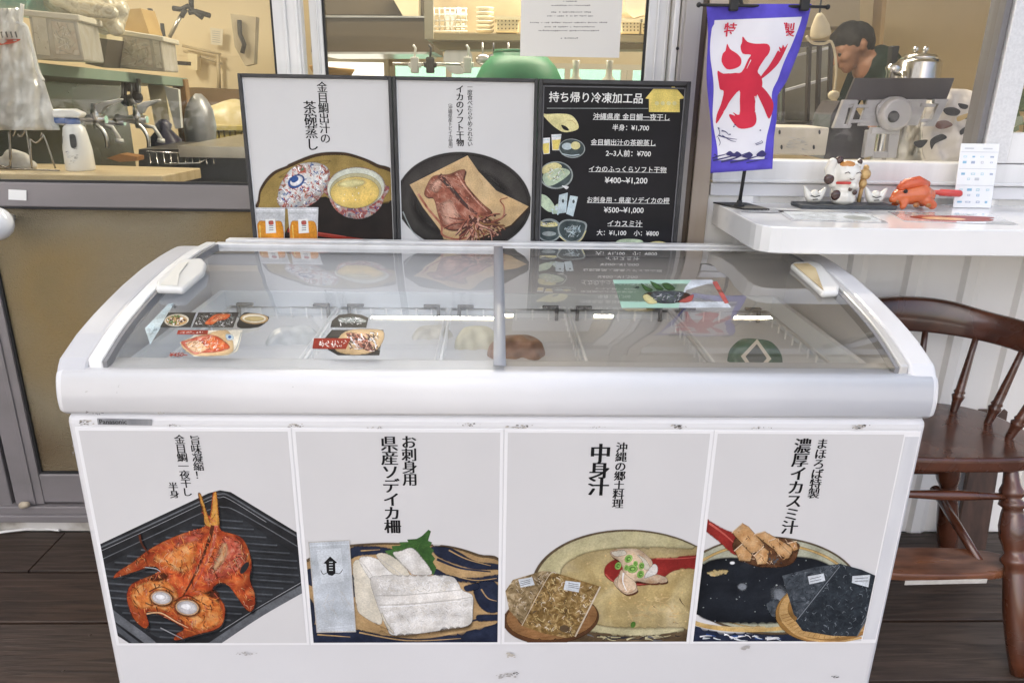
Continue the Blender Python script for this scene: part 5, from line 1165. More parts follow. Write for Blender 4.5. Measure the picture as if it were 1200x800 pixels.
for px_ in ((861, 6), (944, 6)):
    p = atY(*px_, FY); b = MB(); b.rbox(p+Vector((-.011, -.006, -.012)), p+Vector((.008, .010, .022)), .003, 2); b.build('clip', M['black'], ft)
b = MB(); b.prism([(x, y, CZ) for x, y in ((.555, 1.865), (.60, 1.765), (.665, 1.765), (.640, 1.865))], (0, 0, .0035), .001, 1); b.lathe((.601, 1.80, CZ+.0035), (.601, 1.80, CZ+.018), [(0, .014), (.3, .012), (.6, .007), (1, .0055)], 14); b.build('base', M['black'], ft)
# lucky cat and its set
cat_w = mat('cat_glaze', (.74, .72, .66), .18, col2=(.70, .68, .62), scale=30, coat=.6); cat_b = mat('cat_patch_brown', (.05, .018, .012), .2, coat=.6); cat_o = mat('cat_patch_orange', (.50, .22, .05), .25, coat=.5); goldm = mat('gilt_glaze', (.55, .38, .16), .3, .2, col2=(.40, .22, .08), scale=90)
tl = [(935, 238.5), (946, 243.5), (1052, 245.5), (1054, 240), (1040, 237), (950, 234)]
ta = atZ(934, 238, CZ); 
b = MB(); b.rbox((.752, 1.795, CZ), (.990, 1.862, CZ+.009), .0015, 2); tag(b.build('display_tray', mat('charcoal_tray', (.05, .055, .06), .45)), 'charcoal display tray under the lucky cat', 'tray', kind='thing')
TZ = CZ+.0092; CX, CYY = .866, 1.832
ct = thing('lucky_cat', (CX, CYY, TZ), 'white lucky cat figurine with brown spots and a raised paw on a charcoal tray', 'figurine')
V = lambda x, y, z: Vector((CX+x, CYY+y, TZ+z))
blob('body', [(V(0, 0, .020), V(0, 0, .045), .030, .027), (V(-.016, -.008, .014), V(-.016, -.012, .012), .015, .013), (V(.016, -.008, .014), V(.016, -.012, .012), .015, .013), (V(.006, -.002, .072), V(-.004, -.002, .074), .031, .031), (V(-.022, 0, .092), V(-.024, 0, .112), .010, .0035), (V(.026, 0, .092), V(.030, 0, .108), .010, .0035), (V(-.030, -.004, .048), V(-.045, -.006, .082), .011, .012), (V(-.045, -.006, .082), V(-.040, -.008, .100), .012, .011), (V(.020, -.018, .045), V(.008, -.030, .048), .010, .009), (V(.001, -.026, .068), V(.001, -.029, .067), .010, .008)], .0028, cat_w, ct, 2)
bod = ct.children[0]
for p, r, q in (((-.024, -.019, .022), .013, 0), ((-.044, -.012, .060), .013, 0), ((.018, -.026, .030), .006, 0), ((.004, -.029, .038), .005, 0)):
    b = MB(); b.ball(V(*p), r, 14, (1, .55, 1)); b.build('brown_patch', cat_b, ct)
b = MB(); b.ball(V(-.0225, -.0045, .104), .0105, 12, (1, .7, 1)); b.build('brown_ear', cat_b, ct)
b = MB(); b.ball(V(.029, -.004, .101), .007, 12, (1, .7, 1)); b.build('brown_ear', cat_b, ct)
b = MB(); b.ball(V(-.004, -.012, .093), .018, 14, (1.1, .75, .62)); b.build('orange_patch', cat_o, ct)
b = MB(); 
for sx in (-1, 1): b.tube([V(.004+sx*.014-.007, -.0325, .076), V(.004+sx*.014, -.0345, .0795), V(.004+sx*.014+.006, -.0325, .076)], .0011, 6)
b.tube([V(-.005, -.0375, .064), V(.001, -.0375, .061), V(.007, -.0365, .064)], .001, 6); b.build('face_lines', cat_b, ct)
b = MB(); b.tube([V(.022*math.cos(a_)*1.15, -.004-.026*math.sin(a_), .050+.003*math.sin(a_)) for a_ in [PI*k/8 for k in range(9)]], .0032, 8); b.build('collar', M['red'], ct)
b = MB(); b.ball(V(.045, -.004, .050), .012, 12, (.8, .7, 1.2)); b.ball(V(.046, -.006, .072), .014, 12, (1, .8, 1)); b.tube([V(.044, 0, .004), V(.045, -.004, .05)], .005, 8); b.ball(V(.046, -.006, .088), .007, 10); b.build('gilt_charm', goldm, ct)
for x, lb in ((.795, 'white porcelain boat shaped ingot left of the lucky cat'), (.948, 'white porcelain boat shaped ingot right of the lucky cat')):
    t = thing('porcelain_ingot', (x, 1.83, TZ), lb, 'ornament', 'porcelain ingots beside the lucky cat')
    blob('body', [((x-.010, 1.83, TZ+.012), (x+.010, 1.83, TZ+.012), .011, .011), ((x-.014, 1.83, TZ+.018), (x-.027, 1.83, TZ+.040), .010, .003), ((x+.014, 1.83, TZ+.018), (x+.025, 1.83, TZ+.036), .010, .004), ((x, 1.83, TZ+.022), (x, 1.828, TZ+.024), .011, .010)], .0022, cat_w, t, 2)
    b = MB(); b.tube([(x-.012, 1.8185, TZ+.020), (x-.002, 1.8175, TZ+.016), (x+.010, 1.8185, TZ+.020)], .0011, 6); b.tube([(x-.006, 1.8185, TZ+.010), (x+.006, 1.8185, TZ+.011)], .0011, 6); b.build('painted_mark', P_ink, t)
# orange frog with its stick
fo = mat('orange_lacquer', (.60, .13, .03), .25, col2=(.50, .09, .02), scale=25, coat=.5); fd = mat('ochre_lacquer', (.42, .17, .04), .3, col2=(.25, .09, .03), scale=60, coat=.4)
fx, fy = 1.035, 1.822
t = thing('wooden_frog', (fx, fy, CZ), 'orange carved wooden frog with a ridged back and red stick', 'ornament')
V = lambda x, y, z: Vector((fx+x, fy+y, CZ+z))
blob('body', [(V(-.030, 0, .030), V(.020, 0, .036), .020, .028), (V(.020, 0, .034), V(.040, .002, .032), .026, .020), (V(-.030, 0, .028), V(-.048, -.004, .022), .017, .009), (V(-.022, -.014, .018), V(-.028, -.020, .008), .010, .008), (V(-.022, .014, .018), V(-.028, .020, .008), .010, .008), (V(.030, -.018, .022), V(.044, -.022, .012), .014, .011), (V(.030, .018, .022), V(.044, .022, .012), .014, .011)], .0028, fo, t, 2)
b = MB()
b.tube([V(-.034, 0, .046), V(-.018, 0, .058), V(.010, 0, .064), (V(.034, 0, .056))], [.010, .015, .016, .012], 12)
for k in range(10):
    x = -.028+k*.0066; h = .060+.013*math.sin((k+.8)/10*PI); b.rbox(V(x-.0018, -.010, h-.010), V(x+.0018, .010, h+.002), .0008, 1)
b.build('ridged_back', mat('red_orange_lacquer', (.55, .085, .02), .3, coat=.5), t)
for p_, r_, q_ in (((-.038, -.012, .020), .0055, 1), ((.032, -.027, .014), .008, 1), ((.004, -.022, .012), .008, .8)): b = MB(); b.ball(V(*p_), r_, 12, (1, .6, q_)); b.build('ochre_marking', fd, t)
for s_ in (-1, 1): b = MB(); b.ball(V(-.026, s_*.017, .044), .005, 10); b.build('eye', M['black'], t)
b = MB(); q_ = atY(1127, 227, 1.835); b.lathe(V(-.010, .030, .040), q_, [(0, .004), (.3, .004), (.62, .006), (.64, .0085), (.97, .0085), (1, .006)], 12); b.build('stick', mat('red_stick', (.56, .05, .04), .3, coat=.4), t)
# payment sign
q = [atY(x, y, 1.845) for x, y in ((1133, 168), (1187, 170), (1192, 243), (1136, 242))]
sx0, sx1 = 1.158, 1.255; sz1 = 1.137
t = thing('payment_sign', (1.2, 1.845, CZ), 'small white acrylic card of blue payment icons on the shelf', 'sign')
pts = [(sx0, 1.862, sz1), (sx1, 1.862, sz1), (sx1, 1.842, CZ+.001), (sx0, 1.842, CZ+.001)]
b = MB(); b.prism(pts, (0, .003, 0), .0006, 1); b.prism([(sx0, 1.845, CZ), (sx1, 1.845, CZ), (sx1, 1.895, CZ), (sx0, 1.895, CZ)], (0, 0, .002)); b.build('card', mat('white_card', (.78, .79, .80), .25, coat=.4), t)
def pmap(x, y):   # x, y in 0..100 / 0..150 of the card
    u, v = x/100, y/150; z = sz1+(CZ+.001-sz1)*v; Y = 1.862-.020*v; return Vector((sx0+(sx1-sx0)*u, Y, z)), Vector((0, -1, -.13)).normalized()
f = Flat(pmap, (0, 0), 1, None, lift=.0006)
bl = [mat('icon_blue', (.25, .46, .62), .4), mat('icon_cyan', (.42, .64, .68), .4), mat('icon_grey', (.52, .54, .57), .4), mat('icon_navy', (.34, .40, .52), .4)]
f.stroke(bl[2], [(2, 19), (98, 19)], 1.2); f.stroke(bl[2], [(2, 58), (98, 58)], 1.2); f.stroke(bl[2], [(2, 97), (98, 97)], 1.2)
rr = random.Random(8)
for x in (22, 70): f.stroke(bl[2], [(x-12, 11), (x+12, 11)], 3)
for y, xs_ in ((30, (14, 36, 58, 84)), (43, (14, 36, 60, 84)), (70, (14, 40, 64, 88)), (82, (30, 52)), (107, (14, 36, 58, 84)), (120, (36, 60)), (136, (14, 36, 62, 84))):
    for x in xs_:
        m_ = rr.choice(bl); w_, h_ = rr.uniform(3, 7), rr.uniform(1.5, 3.2); f.shape(m_, [(x-w_, y-h_), (x+w_, y-h_), (x+w_, y+h_), (x-w_, y+h_)], False)
        if rr.random() < .6: f.shape(wht, [(x-w_*.6, y-h_*.5), (x+w_*.6, y-h_*.5), (x+w_*.6, y+h_*.5), (x-w_*.6, y+h_*.5)], False)
f.build('icons', t)
# laminated sheets lying on the shelf
def laid(name, P, m_, label, marks):
    t = thing(name, (P[0][0], P[0][1], CZ), label, 'menu sheet', 'laminated sheets on the shelf')
    b = MB(); b.prism([(x, y, CZ+.0002) for x, y in P], (0, 0, .0008)); b.build('sheet', m_, t)
    def mp(u, v):
        a_ = Vector((*P[0], 0)).lerp(Vector((*P[1], 0)), u/100); c_ = Vector((*P[3], 0)).lerp(Vector((*P[2], 0)), u/100); p = a_.lerp(c_, v/100); p.z = CZ+.001; return p, Vector((0, 0, 1))
    f = Flat(mp, (0, 0), 1, None, lift=.0002)
    marks(f); f.build('printed_picture', t)
lam = mat('laminated_paper', (.70, .71, .74), .06, coat=1.0)
def mk1(f):
    f.shape(T['pack_l'], [(5, 8), (95, 8), (95, 92), (5, 92)], False); f.scatter([T['mgrey'], P_ink], [(10, 15), (60, 15), (60, 85), (10, 85)], 40, 9, 1.6, 0, .1, 3); f.ell(T['mgrey'], 76, 40, 14, 22)
def mk2(f):
    f.ell(T['redl'], 50, 40, 38, 26); f.ell(T['fish_l'], 42, 36, 20, 14); f.ell(T['spoon'], 70, 60, 24, 12); f.scatter([T['mgrey']], [(8, 75), (92, 75), (92, 92), (8, 92)], 20, 9, 2, 0, .1, 3)  # red ellipses stand in for red reflections on the lamination
laid('menu_sheet', [(.66, 1.62), (.87, 1.60), (.89, 1.74), (.68, 1.755)], lam, 'glossy printed sheet lying in front of the lucky cat tray', mk1)
laid('menu_sheet', [(.92, 1.63), (1.16, 1.60), (1.19, 1.745), (.95, 1.765)], lam, 'glossy sheet with painted red reflections lying in front of the orange frog', mk2)
laid('menu_sheet', [(.585, 1.73), (.65, 1.72), (.74, 1.745), (.67, 1.79)], mat('dark_leaflet', (.16, .16, .17), .15, coat=.6), 'small dark leaflet by the foot of the ice flag', lambda f: f.scatter([T['pack_l']], [(10, 10), (90, 10), (90, 90), (10, 90)], 12, 12, 2, 0, .2, 3))

# ------------------------------------------------------------------ notice on the door glass
NY = DW+.040+.0135
t = thing('notice_paper', (.1, NY, 1.28), 'white printed notice taped inside the glass above the menu boards', 'notice')
x0, x1 = atY(609.5, 60, NY).x, atY(726, 60, NY).x; z0 = atY(668, 67, NY).z
b = MB(); b.box((x0, NY-.0006, z0), (x1, NY, z0+.29)); b.build('sheet', mat('notice_white', (.72, .70, .66), .6), t)
f = Flat(plane(NY-.0006), (550, 0), 4, None, lift=.0002); rr = random.Random(4)
for y, xa, xb in ((8, 440, 505), (27, 385, 560), (58, 375, 570), (76, 365, 580), (107, 285, 645), (127, 345, 590), (145, 325, 605), (180, 428, 508)):
    x = xa
    while x < xb:
        w_ = rr.uniform(3.5, 7.5)
        if rr.random() < .88: f.stroke(mat('notice_ink', (.20, .19, .18), .5), [(x, y+rr.uniform(-1, 1)), (x+w_, y+rr.uniform(-1, 1))], rr.uniform(3, 6.2), same=x > xa)
        x += w_+2.2
f.build('printed_lines', t)
# white round knob at the far left
kb = thing('round_knob', (-1.42, 1.84, .88), 'round white knob at the left edge beside the frosted door', 'knob')
p = atY(-6, 262, 1.82)
b = MB(); b.ball(p, .041, 28); b.build('ball', mat('glossy_white', (.78, .79, .82), .2, coat=.5), kb)
b = MB(); b.tube([p+Vector((0, .03, 0)), p+Vector((-.01, .08, 0))], .012, 12); b.build('neck', M['white2'], kb)
# ------------------------------------------------------------------ dark wooden chair
wood = mat('dark_stained_wood', (.130, .043, .021), .26, col2=(.050, .017, .009), scale=7, stretch=(1, 1, 1), detail=6, coat=.6, rvar=.08, ndist=.8)
wood_w = mat('worn_stained_wood', (.21, .085, .042), .36, col2=(.075, .028, .015), scale=9, stretch=(1, 4, 1), detail=7, coat=.2, rvar=.12)
ch = thing('wooden_chair', (1.08, 1.60, 0), 'dark brown turned wood chair with spindle back and low footrest', 'chair')
SX, SY, SZ = 1.07, 1.615, .482
def seat_pts():
    P = []
    for k in range(40):
        a_ = 2*PI*k/40; c_, s_ = math.cos(a_), math.sin(a_)
        e_ = 2/3.0
        x = .235*math.copysign(abs(c_)**e_, c_); y = .165*math.copysign(abs(s_)**e_, s_)
        P.append((SX+x*(1-.10*(y/.165)), SY+y+.0))
    return P
b = MB(); b.prism([(x, y, SZ-.036) for x, y in seat_pts()], (0, 0, .036), .009, 3)
o = b.build('seat', wood, ch)
LEG = [(0, .013), (.05, .016), (.10, .019), (.13, .026), (.15, .026), (.165, .018), (.18, .026), (.20, .029), (.215, .020), (.24, .024), (.30, .030), (.36, .029), (.40, .023), (.43, .021), (.45, .029), (.47, .030), (.49, .022), (.52, .024), (.70, .028), (.86, .024), (1, .017)]
def leg(p0, p1): b = MB(); b.lathe(p0, p1, LEG, 18); b.build('leg', wood, ch)
L_ = dict(fr=((1.198, 1.492, SZ-.03), (1.212, 1.325, 0)), fl=((.93, 1.50, SZ-.03), (.855, 1.36, 0)), rr=((1.175, 1.70, SZ-.03), (1.288, 1.735, 0)), rl=((.95, 1.71, SZ-.03), (.90, 1.80, 0)))
for p0, p1 in L_.values(): leg(p0, p1)
lp = lambda k, t: Vector(L_[k][0]).lerp(Vector(L_[k][1]), t)
for a_, c_, t1 in (('fl', 'rl', .5), ('rl', 'rr', .32), ('fl', 'fr', .16)):
    p, q = lp(a_, t1), lp(c_, t1); b = MB(); b.lathe(p, q, [(0, .007), (.2, .009), (.5, .013), (.8, .009), (1, .007)], 12); b.build('stretcher', wood, ch)
# footrest with its brackets
fz_ = .195
P = []
for k in range(36):
    a_ = 2*PI*k/36; c_, s_ = math.cos(a_), math.sin(a_); P.append((1.035+.205*math.copysign(abs(c_)**.75, c_), 1.455+.056*math.copysign(abs(s_)**.85, s_), fz_))
b = MB(); b.prism(P, (0, 0, .020), .006, 3); fr2 = b.build('footrest', wood_w, ch)
b = MB(); b.box((.95, 1.3985, fz_-.004), (1.14, 1.400, fz_+.007), Matrix.Rotation(math.radians(-1.5), 3, 'Y')); b.build('white_label', mat('worn_label', (.62, .60, .55), .7, col2=(.50, .47, .42), scale=40), fr2)
for x, k in ((1.20, 'fr'), (.89, 'fl')):
    p = lp(k, .60); b = MB(); b.tube([Vector((x-.01 if k == 'fr' else x+.01, 1.455, fz_+.004)), Vector((p.x, p.y, fz_+.01))], .012, 10); b.build('bracket', wood, ch)
b = MB(); b.tube([lp('rr', .38)+Vector((-.06, -.04, 0)), Vector((1.16, 1.46, fz_+.012))], [.012, .010], 10); b.build('brace', wood, ch)
# back: curved rail on turned spindles
RC = Vector((1.07, 1.605, 0)); RR = .212
def arc(a_, r=RR): return Vector((RC.x+r*1.0*math.cos(a_), RC.y+r*.92*math.sin(a_), 0))
A0, A1 = math.radians(205), math.radians(-25)
b = MB(); n = 40; ring = []
for k in range(n+1):
    t = k/n; a_ = A0+(A1-A0)*t; c_ = math.exp(-((t-.5)/.17)**4)
    z0, z1 = .668-.012*abs(t-.5), .738+.016*c_-.012*abs(t-.5); th = .011+.002*c_
    e_ = [(-th, z0+.006), (-th*.6, z0), (th*.6, z0), (th, z0+.006), (th*1.25, (z0+z1)/2), (th, z1-.006), (th*.6, z1), (-th*.6, z1), (-th, z1-.006), (-th*.7, (z0+z1)/2)]
    ring.append([b.bm.verts.new(arc(a_, RR+.018+d+ (z-.70)*.18)+Vector((0, 0, z))) for d, z in e_])
for i in range(n):
    for k in range(10):
        f_ = b.bm.faces.new((ring[i][k], ring[i][(k+1) % 10], ring[i+1][(k+1) % 10], ring[i+1][k])); f_.smooth = True
b.bm.faces.new(ring[0]); b.bm.faces.new(ring[-1][::-1]); b.build('back_rail', wood, ch)
SP = [(0, .008), (.06, .009), (.16, .011), (.20, .014), (.225, .016), (.25, .011), (.27, .014), (.30, .011), (.40, .0105), (.70, .008), (1, .007)]
for k in range(8):
    a_ = math.radians(196-k*(212/7)); p0 = arc(a_, RR-.045)+Vector((0, 0, SZ-.01)); p1 = arc(a_, RR+.016)+Vector((0, 0, .69))
    b = MB(); b.lathe(p0, p1, SP, 14); b.build('spindle', wood, ch)
# plank leaning on the corrugated wall behind the chair
b = MB(); q = [(1.395, 1.895, .40), (1.475, 1.895, .40), (1.44, 1.80, .004), (1.345, 1.80, .004)]; b.prism(q, (0, .016, .002), .002, 1)
tag(b.build('leaning_plank', mat('brown_plank', (.085, .045, .03), .5, col2=(.045, .024, .016), scale=8, stretch=(6, 6, 1))), 'brown wooden plank leaning on the wall behind the chair', 'plank', kind='thing')
# ------------------------------------------------------------------ kitchen behind the glass
KY = 5.0
def room():
    wm = M['cream']
    tag(MB().box((-3.0, 1.992, -.02), (3.3, KY+.1, -.002)).build('kitchen_floor', mat('kitchen_floor_sheet', (.30, .27, .22), .5, col2=(.25, .22, .18), scale=5)), kind='structure')
    tag(MB().box((-3.0, 1.992, 2.45), (3.3, KY+.1, 2.5)).build('kitchen_ceiling', mat('kitchen_ceiling_board', (.62, .58, .48), .7)), kind='structure')
    xa, xb, xc, xd = atY(372, 70, KY).x, atY(450, 70, KY).x, atY(461, 75, KY).x, atY(775, 75, KY).x
    zt, zt2, zb = atY(410, 69, KY).z, atY(500, 74, KY).z, .85
    b = MB(); b.box((-3, KY, 0), (3.3, KY+.1, zb)); b.box((-3, KY, zt+.0), (3.3, KY+.1, 2.45)); b.box((-3, KY, zb+.0005), (xa, KY+.1, zt-.0005)); b.box((xd, KY, zb+.0005), (3.3, KY+.1, zt-.0005)); b.box((xb, KY, zb+.0005), (xc, KY+.1, zt-.0005)); b.box((xc+.0005, KY, zt2), (xd-.0005, KY+.1, zt-.0005))
    tag(b.build('back_wall', wm), 'cream back wall of the kitchen', 'wall', kind='structure')
    tag(MB().box((-3.1, 1.995, 0), (-3.0, KY+.1, 2.45)).build('kitchen_wall', wm), 'cream side wall of the kitchen', 'wall', kind='structure')
    tag(MB().box((3.3, 1.995, 0), (3.4, KY+.1, 2.45)).build('kitchen_wall', wm), 'cream side wall of the kiosk', 'wall', kind='structure')
    # windows in the back wall
    wf = mat('window_frame_cream', (.66, .62, .52), .5)
    t = thing('kitchen_window', ((xa+xb)/2, KY, zb), 'bright white window in the far kitchen wall behind the left menu board', 'window'); t['kind'] = 'thing'
    b = MB(); b.box((xa, KY-.02, zt-.02), (xb, KY-.001, zt+.03)); b.box((xa-.03, KY-.02, zb), (xa, KY-.001, zt+.03)); b.box((xb, KY-.02, zb), (xb+.03, KY-.001, zt+.03)); b.build('frame', wf, t)
    b = MB(); b.box((xa, KY+.03, zb), (xb, KY+.032, zt)); b.build('pane', glass('far_glass', (.96, .97, .96), gain=.4), t)
    t = thing('kitchen_window', ((xc+xd)/2, KY, zb), 'row of pale green panes in the far kitchen wall', 'window'); t['kind'] = 'thing'
    b = MB(); b.box((xc, KY-.02, zt2-.02), (xd, KY-.001, zt2+.012))
    for px in (460, 526, 665, 731, 738, 764): x = atY(px, 80, KY).x; b.box((x-.018, KY-.021, zb), (x+.018, KY-.0005, zt2-.0205))
    b.build('frame', wf, t)
    b = MB(); b.box((xc, KY+.03, zb), (xd, KY+.032, zt2)); b.build('pane', glass('green_glass', (.60, .80, .71), gain=.4), t)
room()
for x, y, l_, lb in ((-.10, 3.0, .98, 'tube lamp on the kitchen ceiling before the dish shelf'), (.90, 3.0, .98, 'tube lamp on the kiosk ceiling above the worker')):
    t = thing('ceiling_lamp', (x, y, 2.40), lb, 'lamp', 'kitchen ceiling lamps')
    b = MB(); b.rbox((x-l_/2, y-.04, 2.40), (x+l_/2, y+.04, 2.449), .006, 2); b.build('housing', M['white2'], t)
    b = MB(); b.lathe((x-l_/2+.01, y, 2.38), (x+l_/2-.01, y, 2.38), [(0, .014), (.02, .015), (.98, .015), (1, .014)], 12); b.build('tube', mat('lit_tube', (1, .86, .62), .5, emit=6), t)
    ld = bpy.data.lights.new('lamp_light', 'AREA'); ld.shape = 'RECTANGLE'; ld.size = l_; ld.size_y = .05; ld.energy = 15; ld.color = (1, .91, .75)
    lo = bpy.data.objects.new('lamp_light', ld); COL.objects.link(lo); lo.parent = t; lo.location = (0, 0, -.04)
t = thing('ceiling_lamp', (-2.3, 3.1, 2.40), 'tube lamp on the kitchen ceiling above the sink', 'lamp', 'kitchen ceiling lamps')
b = MB(); b.rbox((-2.34, 2.5, 2.40), (-2.26, 3.7, 2.449), .006, 2); b.build('housing', M['white2'], t)
b = MB(); b.lathe((-2.3, 2.51, 2.38), (-2.3, 3.69, 2.38), [(0, .014), (.02, .015), (.98, .015), (1, .014)], 12); b.build('tube', MATS['lit_tube'], t)
ld = bpy.data.lights.new('lamp_light', 'AREA'); ld.shape = 'RECTANGLE'; ld.size = .05; ld.size_y = 1.2; ld.energy = 24; ld.color = (1, .91, .75)
lo = bpy.data.objects.new('lamp_light', ld); COL.objects.link(lo); lo.parent = t; lo.location = (0, 0, -.04)
# sunlit white wall added to brighten the far windows
tag(MB().box((-4, 8.0, -.3), (5, 8.2, 2.6)).build('added_bright_wall', mat('white_render', (.80, .80, .78), .8, col2=(.76, .76, .74), scale=2)), 'white wall added outside to brighten the far kitchen windows', 'wall', kind='thing')

def plate(b, pts, org, s, Y, th):
    P = [atY(org[0]+x/s, org[1]+y/s, Y) for x, y in pts]; b.prism(P, (0, th, 0)); return b
Z1 = ((0, 0), 4.0)
def pt(z, x, y, Y): return atY(z[0][0]+x/z[1], z[0][1]+y/z[1], Y)
# --- window worktop and what stands on it
WZ = atY(75, 198, 2.05).z-.003
b = MB(); P = [atZ(x, y, WZ) for x, y in ((-80, 208), (-80, 192), (60, 192), (235, 197), (190, 206), (120, 218))]
for p in P: p.y = max(p.y, 1.945)
b.prism([p-Vector((0, 0, .028)) for p in P], (0, 0, .028), .002, 1); tag(b.build('worktop', M['beigewood']), 'pale wooden worktop just inside the left window', 'worktop', kind='thing')
sb = thing('spray_bottle', tuple(pt(Z1, 375, 790, 2.05)), 'white spray bottle with a blue collar on the worktop', 'bottle')
c0 = pt(Z1, 378, 785, 2.05); c0.z = WZ+.0002
k = .0095/4
H = lambda y: c0.z+(788-y)*.00059
wb = mat('bottle_white', (.76, .76, .76), .3, coat=.3)
b = MB(); b.lathe((c0.x, c0.y, c0.z), (c0.x, c0.y, H(585)), [(0, .034), (.03, .036), (.45, .035), (.75, .030), (.92, .026), (1, .016)], 22); b.build('body', wb, sb)
b = MB(); b.lathe((c0.x, c0.y, H(592)), (c0.x, c0.y, H(562)), [(0, .017), (1, .017)], 16); b.rbox((c0.x-.045, c0.y-.012, H(585)), (c0.x-.012, c0.y+.012, H(530)), .004, 2); b.build('collar', mat('bottle_blue', (.03, .09, .30), .35), sb)
b = MB(); b.prism([Vector((c0.x+dx, c0.y-.016, H(y))) for dx, y in ((-.046, 560), (-.044, 525), (.010, 522), (.034, 540), (.026, 560))], (0, .032, 0), .005, 2); b.build('trigger_head', wb, sb)
f = Flat(lambda x, y: (Vector((c0.x+x*.001, c0.y-math.sqrt(max(0, .0355**2-(x*.001)**2))*1.0, c0.z+y*.001)), Vector((0, -1, 0))), lift=.0012)
f.shape(M['dark'], [(4, 62), (16, 64), (17, 92), (8, 95), (4, 90)]); f.scatter([M['dark'], bl[3]], [(-18, 18), (18, 18), (18, 58), (-18, 58)], 20, 7, 1.3, 0, .3, 3); f.stroke(M['dark'], [(-20, 70), (-14, 90)], 2); f.build('label', sb)
# wire rack at the far left
rk = thing('wire_rack', tuple(pt(Z1, 60, 790, 2.0)), 'small chrome wire rack on the worktop at the left edge', 'rack')
b = MB()
for q in ([(-20, 770), (50, 775), (45, 620), (70, 605), (60, 640)], [(40, 620), (50, 790)], [(100, 610), (120, 605), (150, 790)], [(140, 650), (150, 790)], [(190, 640), (205, 635), (260, 790)], [(140, 650), (170, 670), (205, 635)], [(80, 630), (100, 640), (120, 605)], [(-40, 790), (170, 796), (280, 800)]):
    b.tube([pt(Z1, x, y, 2.0+.0006*y*.05) for x, y in spline(q, False, 3)], .0022, 6)
b.build('wire', mat('dark_chrome', (.35, .33, .30), .25, 1), rk)
b = MB(); 
blob('folded_cloth', [(pt(Z1, 20, 770, 2.06), pt(Z1, 150, 775, 2.06), .022, .014), (pt(Z1, 60, 735, 2.06), pt(Z1, 110, 740, 2.06), .022, .016)], .006, mat('white_cloth', (.66, .64, .60), .8, col2=(.55, .53, .49), scale=40, bump=.4), None, 2)
tag(bpy.data.objects['folded_cloth'], 'crumpled white cloth lying beside the wire rack', 'cloth', kind='thing')
# hanging bag roll
hb = thing('plastic_bag', tuple(pt(Z1, 90, 350, 2.03)), 'large clear plastic bag with a red curved print hanging at the left', 'bag')
P = [(-60, 40), (90, 50), (130, 130), (140, 260), (190, 370), (245, 520), (280, 610), (150, 618), (-60, 600)]
b = MB(); n = 14
def bg_(u, v):
    y = 40+v*570; xr = 95+v*185 if v > .12 else 95; x = -60+u*(xr+60); Y = 2.045-.03*math.sin(u*PI)*(.4+v)+.006*math.sin(u*23+v*9)+.005*math.sin(v*31+u*11)
    return pt(Z1, x, y, Y)
b.grid(24, 24, bg_); b.build('film', M['bag'], hb, solid=.003)
f = Flat(lambda x, y: (pt(Z1, x, y, 2.045-.03*math.sin((x+60)/(155+185*(y-40)/570)*PI)*(.4+(y-40)/570)-.006), Vector((0, -1, 0))), lift=.004)
f.shape(mat('bag_red', (.60, .05, .02), .5), [(-60, 185), (0, 187), (100, 185), (60, 205), (0, 212), (-60, 210)])
for k in range(4): f.stroke(M['dark'], [(10+k*22, 150), (18+k*22, 178)], 9, 7, same=k > 0)
f.stroke(mat('bag_grey', (.45, .45, .48), .5), [(-60, 100), (100, 108)], 12); f.build('print', hb)
b = MB(); b.tube([pt(Z1, x, y, 2.0) for x, y in spline([(105, 20), (100, 110), (125, 130), (160, 260), (175, 330), (205, 380)], False, 4)], .0045, 8); b.build('cord', M['white2'], hb)
# shelf of crates with the sink wall under it
A, B_ = pt(Z1, 120, 288, 2.30), pt(Z1, 878, 368, 3.40)
b = MB(); th = Vector((0, 0, -.035)); dx = Vector((-.34, 0, 0)); b.prism([A, B_, B_+dx, A+dx], th, .002, 1)
tag(b.build('crate_shelf', mat('sea_green_shelf', (.20, .27, .21), .4, col2=(.28, .34, .27), scale=7, stretch=(1, .5, 1))), 'long sea green shelf carrying crates above the sink taps', 'shelf', kind='thing')
b = MB(); xw = A.x-.345; b.box((xw-.04, 2.0, 0), (xw, 3.62, 1.26)); sp = tag(b.build('sink_splashback', mat('dull_steel_panel', (.10, .105, .078), .25, .5, col2=(.075, .08, .058), scale=3)), 'dull steel splashback behind the sink taps', 'splashback', kind='thing')
b = MB(); b.rbox((xw+.001, 2.12, .80), (xw+.52, 3.6, .86), .004, 2); b.box((xw+.001, 2.12, .06), (xw+.50, 3.6, .799)); tag(b.build('sink_unit', M['steel']), 'steel sink unit under the taps', 'sink', kind='thing')
clp = M['clearplastic']
